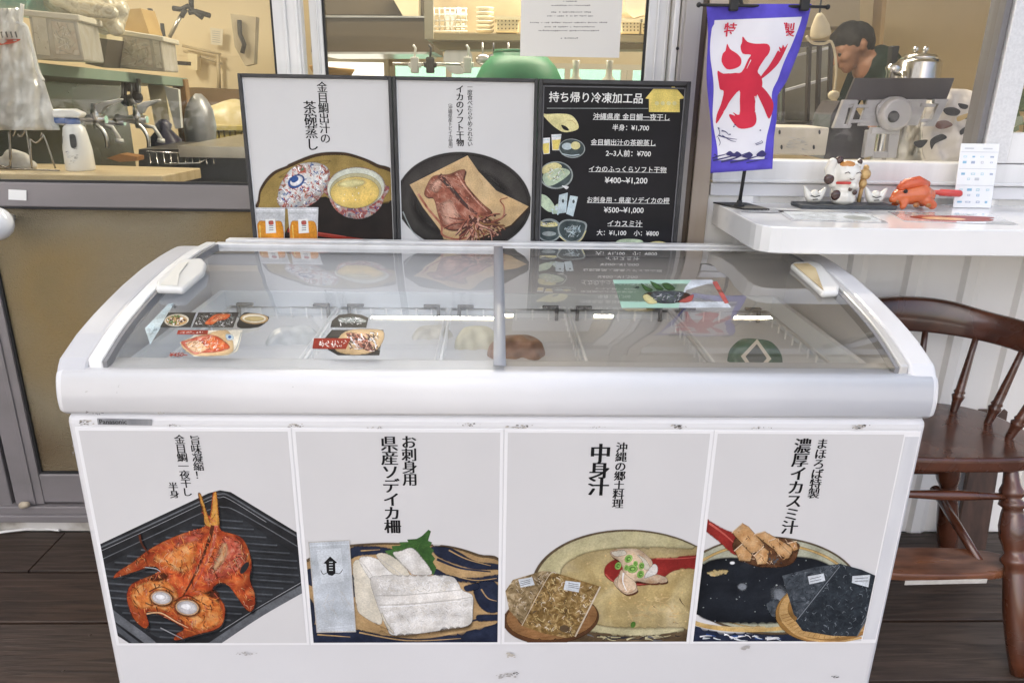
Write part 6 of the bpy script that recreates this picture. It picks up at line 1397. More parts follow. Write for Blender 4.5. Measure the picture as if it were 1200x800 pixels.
def crate(q, Y, dep, label, inner=None):
    t = thing('storage_crate', tuple(pt(Z1, q[3][0], q[3][1], Y)), label, 'crate', 'storage crates on the shelf')
    P = [pt(Z1, x, y, Y) for x, y in q]
    b = MB(); b.prism(P, (-.05, dep, 0), .006, 2); b.build('body', clp, t)
    b = MB(); r_ = [P[0]+Vector((-.012, -.008, .006)), P[1]+Vector((.012, -.008, .006)), P[1]+Vector((.012, -.008, -.012)), P[0]+Vector((-.012, -.008, -.012))]; b.prism(r_, (-.05, dep+.016, 0), .003, 1); b.build('rim', mat('crate_rim', (.66, .62, .52), .4), t)
    f = Flat(lambda x, y: (pt(Z1, x, y, Y), Vector((0, -1, 0))), lift=.001)
    if inner:
        f.shape(mat('crate_contents', (.55, .50, .40), .5, cols=[(.40, .36, .27), (.62, .58, .48), (.55, .47, .38), (.70, .66, .58)], scale=26, lo=.3, hi=.7), inner, False); f.scatter([mat('crate_glint', (.74, .72, .66), .3), M['clearplastic'], mat('crate_dark', (.36, .31, .22), .5)], inner, 40, 40, 5, 10, 1.2, 5)
    f.build('contents', t)
crate([(128, 55), (358, 80), (398, 288), (165, 280)], 2.36, .22, 'cloudy storage crate nearest the window on the green shelf', [(240, 100), (345, 110), (375, 260), (265, 252)])
crate([(530, 140), (755, 180), (775, 338), (548, 320)], 2.90, .25, 'cloudy storage crate second along the green shelf', [(555, 165), (700, 188), (720, 318), (562, 305)])
b = MB(); plate(b, [(395, 168), (505, 185), (485, 318), (400, 300)], *Z1, 2.78, .2); b.m(1); plate(b, [(383, 150), (500, 165), (500, 184), (388, 168)], *Z1, 2.775, .21)
tag(b.build('dark_tub', [mat('dark_brown_tub', (.075, .065, .05), .5), M['cream_b']]), 'dark tub with a cream lid between the two cloudy crates', 'tub', kind='thing')
b = MB(); plate(b, [(545, 48), (660, 40), (700, 160), (560, 140)], *Z1, 3.05, .12); tag(b.build('cardboard_box', mat('cardboard', (.52, .36, .15), .7, col2=(.46, .31, .12), scale=12)), 'tan cardboard box behind the second crate', 'box', kind='thing')
for i, (q, lb) in enumerate((([(250, 30), (330, 60), (420, 110), (520, 120)], 'crumpled clear bags heaped on top of the first crate'), ([(420, 20), (500, 60), (545, 100)], 'crumpled bag heaped beside the cardboard box'))):
    caps = []; rr = random.Random(i+3); P_ = [pt(Z1, x, y, 2.6+.1*i) for x, y in q]
    for a_, c_ in zip(P_, P_[1:]):
        for _ in range(3): caps.append((a_+Vector((rr.uniform(-.03, .03), rr.uniform(-.05, .05), rr.uniform(-.02, .05))), c_+Vector((rr.uniform(-.03, .03), rr.uniform(-.05, .05), rr.uniform(-.02, .05))), rr.uniform(.02, .036), rr.uniform(.02, .036)))
    o = blob('crumpled_bag', caps, .012, mat('heaped_film', (.62, .57, .45), .2, cols=[(.40, .35, .25), (.66, .62, .50), (.56, .48, .33)], scale=22, bump=1.0, ndist=2), None, 1); tag(o, lb, 'bag', 'bags heaped on the crates', 'thing')
b = MB(); plate(b, [(-40, -40), (130, -40), (120, 60), (60, 75), (-40, 60)], *Z1, 2.5, .15); tag(b.build('teal_bag', mat('teal_film', (.16, .38, .32), .3, col2=(.42, .52, .44), scale=14, ndist=1, bump=.6)), 'pale teal package above the hanging plastic bag', 'package', kind='thing')
# taps
for i, (x, y, lx, ly, Y, lb) in enumerate(((455, 560, 565, 462, 2.55, 'chrome sink tap with white lever nearer the window'), (650, 560, 745, 465, 2.75, 'chrome sink tap with white lever farther from the window'))):
    t = thing('sink_tap', tuple(pt(Z1, x, y+40, Y)), lb, 'tap', 'sink taps')
    b = MB(); p = pt(Z1, x, y, Y); b.lathe(p+Vector((-.08, 0, 0)), p+Vector((.03, 0, 0)), [(0, .015), (.1, .017), (.3, .011), (.6, .017), (1, .013)], 14); b.lathe(p+Vector((0, 0, -.03)), p+Vector((0, 0, .05)), [(0, .013), (.5, .018), (1, .012)], 14)
    b.tube([p+Vector((xw+.002-p.x, .0, -.01)), p+Vector((-.05, 0, -.01))], .012, 10)
    b.tube([pt(Z1, *q, Y-.03) for q in spline([(x-5, y+20), (x+25, y+50), (x+45, y+90), (x+48, y+135)], False, 4)], .007, 10); b.build('body', mat('satin_chrome', (.66, .65, .64), .25, .95), t)
    b = MB(); b.prism([pt(Z1, *q, Y-.012) for q in ((x-30, y-30), (x-32, y-55), (x+20, y-82), (lx, ly), (lx, ly+8), (x+30, y-55), (x+18, y-28))], (0, .024, 0), .003, 2); b.build('lever', wb, t)
    b = MB(); b.lathe(pt(Z1, x+105, y+90, Y), pt(Z1, x+105, y+108, Y), [(0, .012), (1, .014)], 12); b.tube([pt(Z1, x+20, y+30, Y), pt(Z1, x+70, y+36, Y), pt(Z1, x+105, y+90, Y)], .007, 8); b.build('spout', M['white2'], t)
# boards, pole and dish rack right of the taps
b = MB(); plate(b, [(688, 378), (770, 382), (800, 600), (730, 610)], *Z1, 3.2, .03); tag(b.build('cutting_board', M['cream_b']), 'cream cutting board leaning right of the taps', 'board', kind='thing')
b = MB(); plate(b, [(768, 405), (835, 420), (850, 600), (822, 605)], *Z1, 3.15, .02); tag(b.build('cutting_board', mat('white_board', (.70, .69, .64), .4)), 'white cutting board leaning beside the brown pole', 'board', kind='thing')
b = MB(); b.rbox(pt(Z1, 843, 690, 3.35)-Vector((0, 0, .9)), pt(Z1, 866, 372, 3.35)+Vector((0, .04, 0)), .003, 1); tag(b.build('brown_pole', mat('pole_wood', (.30, .17, .07), .5)), 'brown pole under the end of the green shelf', 'pole', kind='thing')
b = MB(); b.lathe(pt(Z1, 770, 640, 3.0)-Vector((0, 0, .12)), pt(Z1, 765, 560, 3.0), [(0, .06), (.6, .06), (.8, .025), (.9, .03), (1, .012)], 14); tag(b.build('dark_bottle', mat('dark_bottle', (.025, .02, .045), .3)), 'dark blue pump bottle beside the boards', 'bottle', kind='thing')
t = thing('dish_rack', tuple(pt(Z1, 850, 760, 2.5)), 'chrome wire dish rack on the far end of the worktop', 'rack'); b = MB()
for k in range(10):
    x = 700+k*33; b.tube([pt(Z1, x, 715, 2.5), pt(Z1, x+6, 768, 2.42)], .002, 6)
b.tube([pt(Z1, 690, 712, 2.5), pt(Z1, 1010, 725, 2.5)], .003, 6); b.tube([pt(Z1, 700, 770, 2.42), pt(Z1, 930, 765, 2.42), pt(Z1, 1010, 730, 2.5)], .003, 6); b.build('wire', M['chrome'], t)
b = MB(); plate(b, [(650, 700), (1000, 700), (1040, 900), (650, 900)], *Z1, 2.62, .35); tag(b.build('grey_tub', mat('grey_steel_tub', (.10, .09, .08), .4, .4, col2=(.14, .13, .12), scale=6)), 'grey steel tub behind the dish rack', 'tub', kind='thing')
t = thing('yellow_rack', tuple(pt(Z1, 1000, 690, 3.6)), 'yellow plastic dish drainer full of dishes by the left menu board', 'rack'); b = MB()
for k in range(13): b.box(pt(Z1, 880+k*26, 690, 3.6), pt(Z1, 888+k*26, 600, 3.6)+Vector((0, .02, 0)))
b.box(pt(Z1, 870, 608, 3.59), pt(Z1, 1200, 592, 3.59)+Vector((0, .3, 0))); b.box(pt(Z1, 870, 700, 3.59), pt(Z1, 1200, 684, 3.59)+Vector((0, .3, 0))); b.build('frame', mat('yellow_plastic', (.52, .42, .14), .45), t)
blob('piled_dishes', [(pt(Z1, 1020, 590, 3.75), pt(Z1, 1110, 580, 3.75), .10, .12), (pt(Z1, 1100, 600, 3.75), pt(Z1, 1180, 600, 3.75), .1, .1)], .02, mat('cream_dishes', (.52, .44, .24), .4, col2=(.62, .54, .34), scale=14), t, 2)
b = MB(); b.lathe(pt(Z1, 930, 690, 3.3)-Vector((0, 0, .2)), pt(Z1, 930, 440, 3.3), [(0, .05), (.55, .062), (.7, .066), (.85, .056), (.95, .034), (1, .012)], 18); tag(b.build('steel_urn', mat('grey_urn', (.36, .37, .38), .35, .3, col2=(.28, .28, .30), scale=8)), 'rounded grey urn between the brown pole and the yellow drainer', 'urn', kind='thing')
b = MB(); plate(b, [(500, 742), (560, 722), (640, 735), (640, 755), (560, 760)], *Z1, 2.25, .05); tag(b.build('wooden_scoop', mat('scoop_wood', (.34, .16, .05), .5)), 'brown wooden scoop lying behind the spray bottle', 'scoop', kind='thing')
# cream wall things
t = thing('hook_stand', tuple(pt(Z1, 895, 60, 4.3)), 'black branched utensil hook high on the cream wall', 'hook'); b = MB()
b.tube([pt(Z1, 895, -60, 4.3), pt(Z1, 897, 45, 4.3)], .014, 8)
for q in ([(810, 40), (850, 45), (880, 30), (900, 48)], [(897, 45), (930, 70), (950, 85)], [(885, 60), (920, 55), (985, 75)], [(870, 45), (850, 80)]): b.tube([pt(Z1, *p, 4.28) for p in q], .013, 8)
b.build('arms', M['black'], t)
b = MB(); b.tube([pt(Z1, 850, 70, 4.28), pt(Z1, 795, 175, 4.28)], .010, 8); b.build('hanging_ladle', M['steel'], t)
b = MB(); plate(b, [(880, 250), (925, 255), (925, 330), (882, 325)], *Z1, 4.9, .06); tag(b.build('wall_switch', M['cream_b']), 'cream switch box on the kitchen wall', 'switch', kind='thing')
b = MB(); plate(b, [(690, 40), (705, 40), (745, 165), (735, 170)], *Z1, 3.5, .02); plate(b, [(750, 110), (760, 110), (768, 170), (755, 172)], *Z1, 3.5, .02); tag(b.build('knife_rack', M['dark']), 'dark utensils standing behind the second crate', 'utensils', kind='thing')
b = MB(); plate(b, [(865, 410), (1200, 425), (1200, 640), (865, 640)], *Z1, 4.7, .2); tag(b.build('brown_cupboard', mat('brown_cupboard_wood', (.20, .13, .07), .5, col2=(.15, .10, .05), scale=4)), 'brown cupboard below the cream wall left of the menu boards', 'cupboard', kind='thing')
t = thing('wall_bag', tuple(pt(Z1, 1150, 200, 4.2)), 'beige bag hanging on the cream wall left of the pale door stile', 'bag'); b = MB(); plate(b, [(1080, 65), (1200, 80), (1190, 300), (1150, 310), (1100, 220)], *Z1, 4.2, .06); b.build('cloth', mat('beige_cloth', (.42, .36, .26), .8, col2=(.33, .28, .20), scale=10), t); b = MB(); b.tube([pt(Z1, *q, 4.18) for q in ((1122, 95), (1125, 160), (1145, 210), (1135, 250))], .012, 8); b.build('strap', M['black'], t)

# --- middle: hood, dish shelf, bowl
Z5 = ((360, 0), 4.286)
hd = thing('range_hood', tuple(pt(Z5, 300, 180, 4.0)), 'long brown steel range hood behind the middle pane', 'range hood')
b = MB(); plate(b, [(20, 90), (610, 92), (640, 262), (20, 262)], *Z5, 4.0, .7); b.build('canopy', mat('brown_steel', (.095, .072, .045), .4, .2, col2=(.06, .045, .028), scale=3, stretch=(.4, 1, 6)), hd)
b = MB(); plate(b, [(20, 78), (600, 82), (600, 90), (20, 88)], *Z5, 3.98, .7); plate(b, [(20, 262), (600, 262), (600, 272), (20, 272)], *Z5, 3.98, .7); b.build('lip', M['steel'], hd)
b = MB(); plate(b, [(20, -60), (560, -60), (580, 76), (20, 74)], *Z5, 4.25, .6); b.build('duct', mat('brown_duct', (.08, .058, .032), .5, col2=(.12, .09, .05), scale=3), hd)
b = MB(); plate(b, [(410, -40), (500, -40), (560, -40), (560, 82), (480, 80)], *Z5, 4.1, .1); b.build('cover', M['cream_b'], hd)
ds = thing('dish_shelf', tuple(pt(Z5, 800, 190, 3.1)), 'beige hanging shelf of dishes in the middle of the kitchen', 'shelf')
b = MB(); plate(b, [(600, 168), (1760, 178), (1760, 212), (600, 200)], *Z5, 3.05, .32); plate(b, [(620, 205), (1760, 218), (1760, 250), (660, 250)], *Z5, 3.2, .2); b.build('board', mat('shelf_beige', (.44, .35, .20), .5, col2=(.36, .28, .15), scale=9, stretch=(.4, 4, 4)), ds)
b = MB(); plate(b, [(586, -80), (632, -80), (634, 196), (590, 196)], *Z5, 3.03, .03); b.build('post', mat('shelf_post', (.50, .44, .32), .5), ds)
b = MB(); plate(b, [(600, -80), (1760, -80), (1760, 170), (600, 165)], *Z5, 3.40, .02); b.build('back_panel', mat('shelf_back', (.46, .38, .24), .6, col2=(.34, .27, .16), scale=6), ds)
for (xa, xb, n, y0, lb) in ((850, 935, 6, 165, 'stack of white plates on the dish shelf left of the notice'), (745, 800, 4, 160, 'low stack of bowls beside the wire basket on the dish shelf')):
    t = thing('plate_stack', tuple(pt(Z5, (xa+xb)/2, y0, 3.15)), lb, 'plates', 'stacks of dishes on the shelf')
    p = pt(Z5, (xa+xb)/2, y0+4, 3.17); r = (xb-xa)/2/4.286/867*3.2
    for k in range(n):
        b = MB(); z = p.z+k*.016; b.lathe((p.x, p.y, z), (p.x, p.y, z+.014), [(0, r*.6), (.4, r*.9), (1, r), (1, r*.95), (.5, r*.5)], 24); b.build('plate', mat('plate_glaze', (.70, .64, .50), .25, coat=.4), t)
def hole_basket(xa, xb, ya, yb, Y, lb):
    t = thing('plastic_basket', tuple(pt(Z5, (xa+xb)/2, yb, Y)), lb, 'basket', 'cream plastic baskets on the dish shelf')
    b = MB(); P0 = pt(Z5, xa, ya, Y); P1 = pt(Z5, xb, yb, Y); b.rbox((P0.x, Y, P1.z), (P1.x, Y+.16, P0.z), .004, 1); b.box((P0.x-.006, Y-.006, P0.z-.012), (P1.x+.006, Y+.166, P0.z+.001)); b.build('body', M['cream_b'], t)
    f = Flat(lambda x, y: (pt(Z5, x, y, Y), Vector((0, -1, 0))), lift=.0008); nx = max(2, int((xb-xa)/17))
    for i in range(nx):
        for j in range(3): f.ell(mat('hole_dark', (.10, .075, .04), .7), xa+(i+.5)*(xb-xa)/nx, ya+24+j*(yb-ya-26)/3, 3.6, 4.2, n=10)
    f.build('holes', t)
hole_basket(950, 1062, 82, 166, 3.1, 'cream basket with round holes left of the notice')
hole_basket(1580, 1670, 96, 172, 3.1, 'cream basket with round holes right of the notice')
hole_basket(1682, 1760, 100, 174, 3.1, 'cream basket with round holes beside the door stile')
t = thing('cutlery_basket', tuple(pt(Z5, 720, 160, 3.1)), 'wire basket of cutlery at the left end of the dish shelf', 'basket'); b = MB()
for k in range(7): b.tube([pt(Z5, 640+k*26, 160, 3.12), pt(Z5, 636+k*27, 40, 3.10)], .003, 5)
for y in (45, 75, 105, 135, 158): b.tube([pt(Z5, 636, y, 3.11), pt(Z5, 805, y, 3.11)], .003, 5)
b.build('wire', M['white2'], t); b = MB(); plate(b, [(690, 55), (740, 60), (730, 150), (700, 150)], *Z5, 3.2, .05); plate(b, [(775, 60), (800, 60), (790, 150), (768, 150)], *Z5, 3.2, .05); b.build('cutlery', M['white2'], t)
b = MB(); plate(b, [(1590, -60), (1740, -60), (1720, 70), (1640, 92), (1600, 60)], *Z5, 3.15, .12); tag(b.build('paper_bag', mat('pink_beige', (.55, .42, .32), .5, col2=(.62, .54, .44), scale=7)), 'beige bag on the shelf above the baskets right of the notice', 'bag', kind='thing')
# hanging rail of clips
t = thing('clip_rail', tuple(pt(Z5, 640, 322, 2.7)), 'thin rail with hanging clips above the middle menu board', 'rail'); b = MB(); b.tube([pt(Z5, 430, 318, 2.7), pt(Z5, 800, 324, 2.7)], .004, 8); b.build('rail', M['steel'], t)
for x, dk in ((540, 0), (618, 1), (805, 0)):
    p = pt(Z5, x, 322, 2.69); b = MB(); b.rbox(p+Vector((-.014, -.012, -.03)), p+Vector((.014, .012, .022)), .005, 2); b.tube([p+Vector((0, 0, .02)), p+Vector((.004, 0, .05)), p+Vector((-.004, 0, .06))], .004, 8)
    b.rbox(p+Vector((-.022, -.006, -.012)), p+Vector((.022, .006, .006)), .003, 1); b.build('clip', M['dark'] if dk else M['white2'], t)
for x in (1130, 1300):
    pass
gb = thing('green_bowl', tuple(pt(Z5, 1030, 380, 2.6)), 'large green plastic bowl upside down behind the menu boards', 'bowl')
p = pt(Z5, 1065, 262, 2.62); R_ = .172
b = MB(); b.lathe((p.x, p.y, p.z-.30), (p.x, p.y, p.z), [(0, R_*1.08), (.03, R_*1.08), (.05, R_*1.0), (.35, R_*.99), (.65, R_*.90), (.85, R_*.72), (.95, R_*.55), (.955, R_*.50), (1, R_*.49)], 40); b.build('body', M['green_pl'], gb)
b = MB(); b.lathe((p.x, p.y, p.z-.004), (p.x, p.y, p.z+.006), [(0, R_*.5), (1, R_*.48)], 40); b.build('foot_ring', M['green_pl'], gb)
b = MB(); b.lathe(pt(Z5, 125, 395, 3.0), pt(Z5, 125, 338, 3.0), [(0, .06), (.5, .075), (.9, .085), (1, .083)], 24); tag(b.build('wooden_tub', mat('tub_wood', (.40, .24, .09), .5, col2=(.32, .18, .06), scale=8, stretch=(1, 1, .2))), 'small round wooden tub in front of the bright white window', 'tub', kind='thing')
b = MB(); b.box((-1.0, 2.45, 1.02), (.42, 3.05, 1.055)); b.m(1).box((-.98, 2.47, 0), (.40, 3.03, 1.019)); tag(b.build('work_counter', [M['steel'], M['dark']]), 'steel work counter behind the menu boards', 'counter', kind='thing')
for i, x in enumerate((675, 714)):
    b = MB(); p = atY(x, 80, 2.7); b.lathe(p-Vector((0, 0, .09)), p+Vector((0, 0, .025)), [(0, .030), (.4, .030), (.55, .012), (.8, .010), (1, .014)], 14); tag(b.build('drinking_glass', mat('cloudy_glass', (.62, .60, .52), .2, col2=(.50, .48, .40), scale=12)), ('cloudy stemmed glass right of the green bowl under the notice', 'cloudy stemmed glass nearest the door stile under the notice')[i], 'glass', kind='thing')

# --- kiosk interior
Z6 = ((900, 20), 4.446)
b = MB(); b.box((.60, 2.02, 1.0), (2.6, 2.62, 1.03)); b.m(1).box((.60, 2.04, 0), (2.6, 2.6, .999)); tag(b.build('kiosk_counter', [M['white2'], M['cream']]), 'counter inside the serving window', 'counter', kind='thing')
b = MB(); plate(b, [(-100, -150), (480, -150), (478, 48), (-100, 60)], *Z6, 4.4, .3); tag(b.build('wall_cabinet', mat('grey_beige_cabinet', (.36, .31, .23), .6, col2=(.32, .27, .20), scale=4)), 'grey beige wall cabinet behind the worker', 'cabinet', kind='thing')
b = MB(); plate(b, [(600, -150), (625, -150), (598, 150), (580, 150)], *Z6, 4.5, .1); tag(b.build('wall_trim', mat('tan_trim', (.46, .33, .17), .6)), 'narrow tan trim strip on the cream wall behind the worker', 'trim', kind='thing')
tb = thing('payment_tablet', tuple(pt(Z6, 650, 735, 2.12)), 'dark tablet on a silver bracket stand seen from behind', 'tablet')
slate_ = mat('slate_plastic', (.055, .05, .058), .4, col2=(.07, .065, .072), scale=12); silv = mat('silver_bracket', (.46, .46, .49), .35, .35, col2=(.40, .40, .43), scale=20); silv2 = mat('silver_disc', (.54, .54, .57), .3, .3)
b = MB(); plate(b, [(455, 318), (975, 318), (932, 432), (405, 436)], *Z6, 2.15, .012); b.build('screen', slate_, tb, .002, 1)
b = MB(); plate(b, [(520, 432), (830, 428), (815, 480), (780, 566), (470, 568)], *Z6, 2.135, .010); plate(b, [(565, 500), (572, 465), (600, 432), (645, 414), (690, 418), (725, 440), (740, 478), (730, 520), (690, 570), (590, 572)], *Z6, 2.124, .010); 
for q in ([(395, 432), (470, 432), (466, 456), (425, 458), (398, 560), (440, 560), (430, 580), (340, 580)], [(870, 428), (945, 428), (870, 570), (810, 570), (830, 545), (850, 540), (890, 455), (866, 450)]): plate(b, q, *Z6, 2.130, .016)
for y in (456, 535): plate(b, [(420, y), (530, y), (526, y+18), (416, y+18)], *Z6, 2.132, .006); plate(b, [(800, y-4), (880, y-4), (874, y+14), (795, y+14)], *Z6, 2.132, .006)
plate(b, [(455, 436), (475, 436), (430, 570), (410, 570)], *Z6, 2.129, .012)
b.build('bracket', silv, tb, .0015, 1)
b = MB(); c_ = pt(Z6, 655, 505, 2.128); b.lathe(c_+Vector((0, .006, 0)), c_+Vector((0, -.022, 0)), [(0, .046), (.5, .046), (.8, .041), (1, .036)], 32); b.build('hub', silv2, tb)
b = MB(); c_ = pt(Z6, 655, 520, 2.104); b.lathe(c_+Vector((0, .002, 0)), c_+Vector((0, -.004, 0)), [(0, .016), (1, .014)], 20); b.build('lock', M['dark'], tb)
b = MB(); plate(b, [(545, 575), (690, 578), (690, 610), (535, 610)], *Z6, 2.13, .02); plate(b, [(520, 590), (568, 590), (550, 725), (498, 735)], *Z6, 2.135, .02); plate(b, [(634, 600), (690, 600), (668, 735), (622, 735)], *Z6, 2.135, .02); plate(b, [(550, 702), (625, 702), (622, 735), (545, 735)], *Z6, 2.134, .02); b.build('stand', silv2, tb, .002, 1)
b = MB(); plate(b, [(372, 440), (430, 440), (530, 585), (500, 740), (290, 740), (330, 510)], *Z6, 2.2, .12); tag(b.build('receipt_printer', slate_), 'dark slatted receipt printer behind the tablet bracket', 'printer', kind='thing')
sp = thing('steel_pot', tuple(pt(Z6, 790, 320, 2.45)), 'shiny steel urn standing behind the tablet', 'pot')
p = pt(Z6, 790, 222, 2.5); b = MB(); r = .066; b.lathe((p.x, p.y, 1.03), (p.x, p.y, p.z), [(0, r), (.02, r*1.03), (.97, r*1.03), (1, r*.9)], 32); b.build('body', M['chrome'], sp)
b = MB(); b.lathe((p.x, p.y, p.z), (p.x, p.y, p.z+.02), [(0, r*.9), (.7, r*.7), (1, .012)], 24)
for dx in (-.018, .014): b.ball((p.x+dx, p.y, p.z+.03), .010, 10)
b.build('lid', M['chrome'], sp)
b = MB(); plate(b, [(868, 218), (890, 218), (872, 330), (850, 330)], *Z6, 2.44, .03); b.build('handle', M['black'], sp)
bt = thing('beer_tap', tuple(pt(Z6, 655, 330, 2.4)), 'beer tap with a tall black handle beside the steel urn', 'tap')
b = MB(); plate(b, [(650, 150), (690, 150), (668, 262), (640, 262)], *Z6, 2.4, .03); b.build('handle', M['black'], bt, .004, 2)
b = MB(); p = pt(Z6, 650, 290, 2.41); b.lathe((p.x, p.y, 1.03), (p.x, p.y, p.z+.03), [(0, .03), (.1, .02), (.9, .018), (.95, .024), (1, .012)], 16); b.tube([p, p+Vector((.01, -.05, -.005)), p+Vector((.01, -.07, -.04))], .010, 10); b.build('column', M['chrome'], bt)
pbg = packet(tuple(pt(Z6, 960, 590, 2.3)), .20, .24, .10, .15, PI/2-.15, mat('printed_bag_white', (.66, .63, .60), .4, coat=.2), 'white bag with black print right of the tablet', 'bag', 'printed_bag', 9); pbg['group'] = 'bags in the kiosk'
f = Flat(lambda x, y: (pt(Z6, x, y, 2.235), Vector((0, -1, 0))), lift=.002)
for q in ([(910, 480), (960, 470), (1000, 490), (980, 515), (930, 510)], [(990, 450), (1040, 460), (1030, 480), (1000, 475)], [(845, 640), (900, 610), (930, 630), (870, 660), (850, 690)], [(760, 650), (830, 640), (800, 680), (770, 675)], [(1000, 590), (1050, 560), (1045, 580), (1005, 615)], [(1000, 530), (1060, 510), (1055, 530)]): f.shape(M['dark'], q)
f.shape(mat('bag_brown', (.12, .05, .04), .5), [(880, 545), (930, 540), (960, 565), (900, 585), (870, 570)]); f.shape(mat('bag_ochre', (.45, .33, .15), .5), [(985, 520), (1050, 500), (1040, 520), (990, 545)]); f.build('print', pbg)
bx = thing('white_box', tuple(pt(Z6, 170, 720, 2.06)), 'cream box with a printed panel behind the flag', 'box')
b = MB(); P0, P1 = pt(Z6, 30, 572, 2.06), pt(Z6, 300, 722, 2.06); b.rbox((P0.x, 2.06, P1.z), (P1.x, 2.22, P0.z), .004, 2); b.build('body', mat('cream_box', (.60, .55, .46), .5), bx)
f = Flat(lambda x, y: (pt(Z6, x, y, 2.06), Vector((0, -1, 0))), lift=.0008); f.scatter([M['grey'], bl[2]], [(80, 625), (210, 625), (210, 690), (80, 690)], 30, 26, 3, 0, .1, 3)
for x, y in ((60, 600), (268, 600), (70, 678), (238, 678)): f.ell(M['dark'], x, y, 6, 12)
f.build('print', bx)
sc_ = thing('glass_showcase', tuple(pt(Z6, 200, 545, 2.5)), 'dark framed glass showcase between the flag and the worker', 'showcase')
b = MB()
for x, y0, y1 in ((222, 150, 545), (275, 150, 540), (338, 120, 430), (90, 150, 545)): plate(b, [(x-8, y0), (x+7, y0), (x-6, y1), (x-20, y1)], *Z6, 2.5, .02)
plate(b, [(80, 135), (345, 122), (345, 148), (78, 165)], *Z6, 2.5, .03); b.build('frame', mat('brown_black_frame', (.06, .05, .04), .4), sc_)
b = MB(); plate(b, [(60, 215), (345, 150), (345, 162), (60, 228)], *Z6, 2.56, .01); plate(b, [(60, 385), (335, 308), (335, 322), (60, 398)], *Z6, 2.56, .01); b.build('reflection_strip', M['alu_l'], sc_)  # pale strips stand in for diagonal reflections in the showcase glass
b = MB(); plate(b, [(40, 150), (345, 140), (320, 560), (20, 560)], *Z6, 2.62, .02); b.build('back_panel', mat('showcase_back', (.22, .19, .14), .3, col2=(.34, .33, .26), scale=4), sc_)
b = MB(); plate(b, [(30, 545), (300, 545), (300, 570), (30, 570)], *Z6, 2.49, .3); b.build('base', mat('brown_black_frame', (.06, .05, .04), .4), sc_)
cl = thing('cloth_bag', tuple(pt(Z6, 272, 100, 2.4)), 'cream cloth bag hanging above the glass showcase', 'bag')
p0, p1 = pt(Z6, 275, 112, 2.4), pt(Z6, 268, -20, 2.4); b = MB(); b.lathe(p0, p1, [(0, .010), (.06, .028), (.2, .030), (.5, .026), (.85, .014), (1, .006)], 18); b.build('cloth', mat('cream_cloth', (.62, .54, .38), .8, col2=(.54, .46, .31), scale=20, bump=.3), cl)
b = MB(); b.tube([pt(Z6, *q, 2.4) for q in spline([(200, 100), (230, 135), (290, 140), (330, 130), (350, 200), (355, 300), (345, 390)], False, 4)], .004, 8); b.ball(pt(Z6, 342, 408, 2.4), .018, 14, (1, .8, .8)); b.build('cord', mat('cream_cloth', (.6, .5, .4)), cl)
b = MB(); b.tube([p1, p1+Vector((0, 0, .99))], .003, 6); b.build('hanger', M['dark'], cl)
# plants seen through the right hand pane
fl = [mat('leaf_dull', (.07, .11, .04), .5, col2=(.12, .17, .06), scale=12), mat('leaf_pale', (.24, .30, .18), .5, col2=(.34, .38, .28), scale=12)]
pl = thing('potted_plant', (1.62, 2.3, 1.03), 'leafy green plant behind the right hand pane', 'plant')
rr = random.Random(12); b = MB()
pc_ = atY(1198, 95, 2.3)
for k in range(170):
    c_ = pc_+Vector((rr.gauss(.05, .07), rr.gauss(0, .06), rr.gauss(0, .11))); d_ = Vector((rr.gauss(0, 1), rr.gauss(0, .6), rr.gauss(.2, .8))).normalized(); s_ = d_.cross(Vector((0, 1, .3))).normalized()*rr.uniform(.008, .018); l_ = rr.uniform(.03, .07)
    b.m(rr.random() < .35); b.poly([c_-d_*l_*.5, c_+s_, c_+d_*l_*.5, c_-s_])
b.build('leaves', fl, pl, recalc=False)
b = MB(); b.tube([(pc_.x+.05, 2.3, 1.08), (pc_.x+.04, 2.3, 1.25), pc_+Vector((.06, 0, .05))], .008, 8); b.build('stem', mat('stem_brown', (.12, .09, .04), .7), pl)
b = MB(); b.lathe((pc_.x+.05, 2.3, 1.03), (pc_.x+.05, 2.3, 1.13), [(0, .05), (.9, .065), (1, .068), (1, .06)], 20); b.build('pot', M['white2'], pl)

# ------------------------------------------------------------------ the worker
Hc = atY(997, 54, 4.10)
pr = thing('person', (Hc.x+.40, 4.10, 0), 'dark haired worker in a dark green shirt bending over behind the tablet', 'person')
skin = mat('skin', (.34, .175, .11), .5, col2=(.30, .15, .09), scale=20); hairm = mat('black_hair', (.010, .008, .007), .55, col2=(.022, .018, .015), scale=60, stretch=(1, 1, 3), bump=.8, spec=.25)
hv = lambda x, y, z: Hc+Vector((x, y, z))
hf, hu = Vector((-.87, -.10, -.49)).normalized(), Vector((-.49, 0, .87)); hs = hf.cross(hu).normalized(); hu = hs.cross(hf).normalized()
HL = lambda a_, b_, c_: Hc+hf*a_+hs*b_+hu*c_
nb = hv(.135, .02, -.095); ch_ = hv(.27, .02, -.22); pv = Vector((Hc.x+.47, 4.12, .93))
caps = [(HL(.0, 0, .015), HL(-.022, 0, .012), .083, .086), (HL(.034, 0, -.02), HL(.044, 0, -.072), .064, .044), (HL(.056, 0, -.092), HL(.058, 0, -.094), .027, .027), (HL(.086, 0, -.008), HL(.108, 0, -.040), .010, .014), (HL(.080, -.010, -.068), HL(.080, .010, -.068), .016, .016), (HL(.070, -.03, .014), HL(.070, .03, .014), .022, .022),
        (HL(.062, -.028, -.028), HL(.062, .028, -.028), .032, .032), (HL(-.012, -.082, -.030), HL(-.018, -.088, -.004), .013, .016), (HL(-.012, .082, -.030), HL(-.018, .088, -.004), .013, .016), (HL(-.03, 0, -.045), nb, .056, .062), (nb, ch_, .10, .13), (ch_, pv, .135, .13),
        (nb+Vector((.03, -.13, -.03)), nb+Vector((.03, .15, -.03)), .062, .062)]
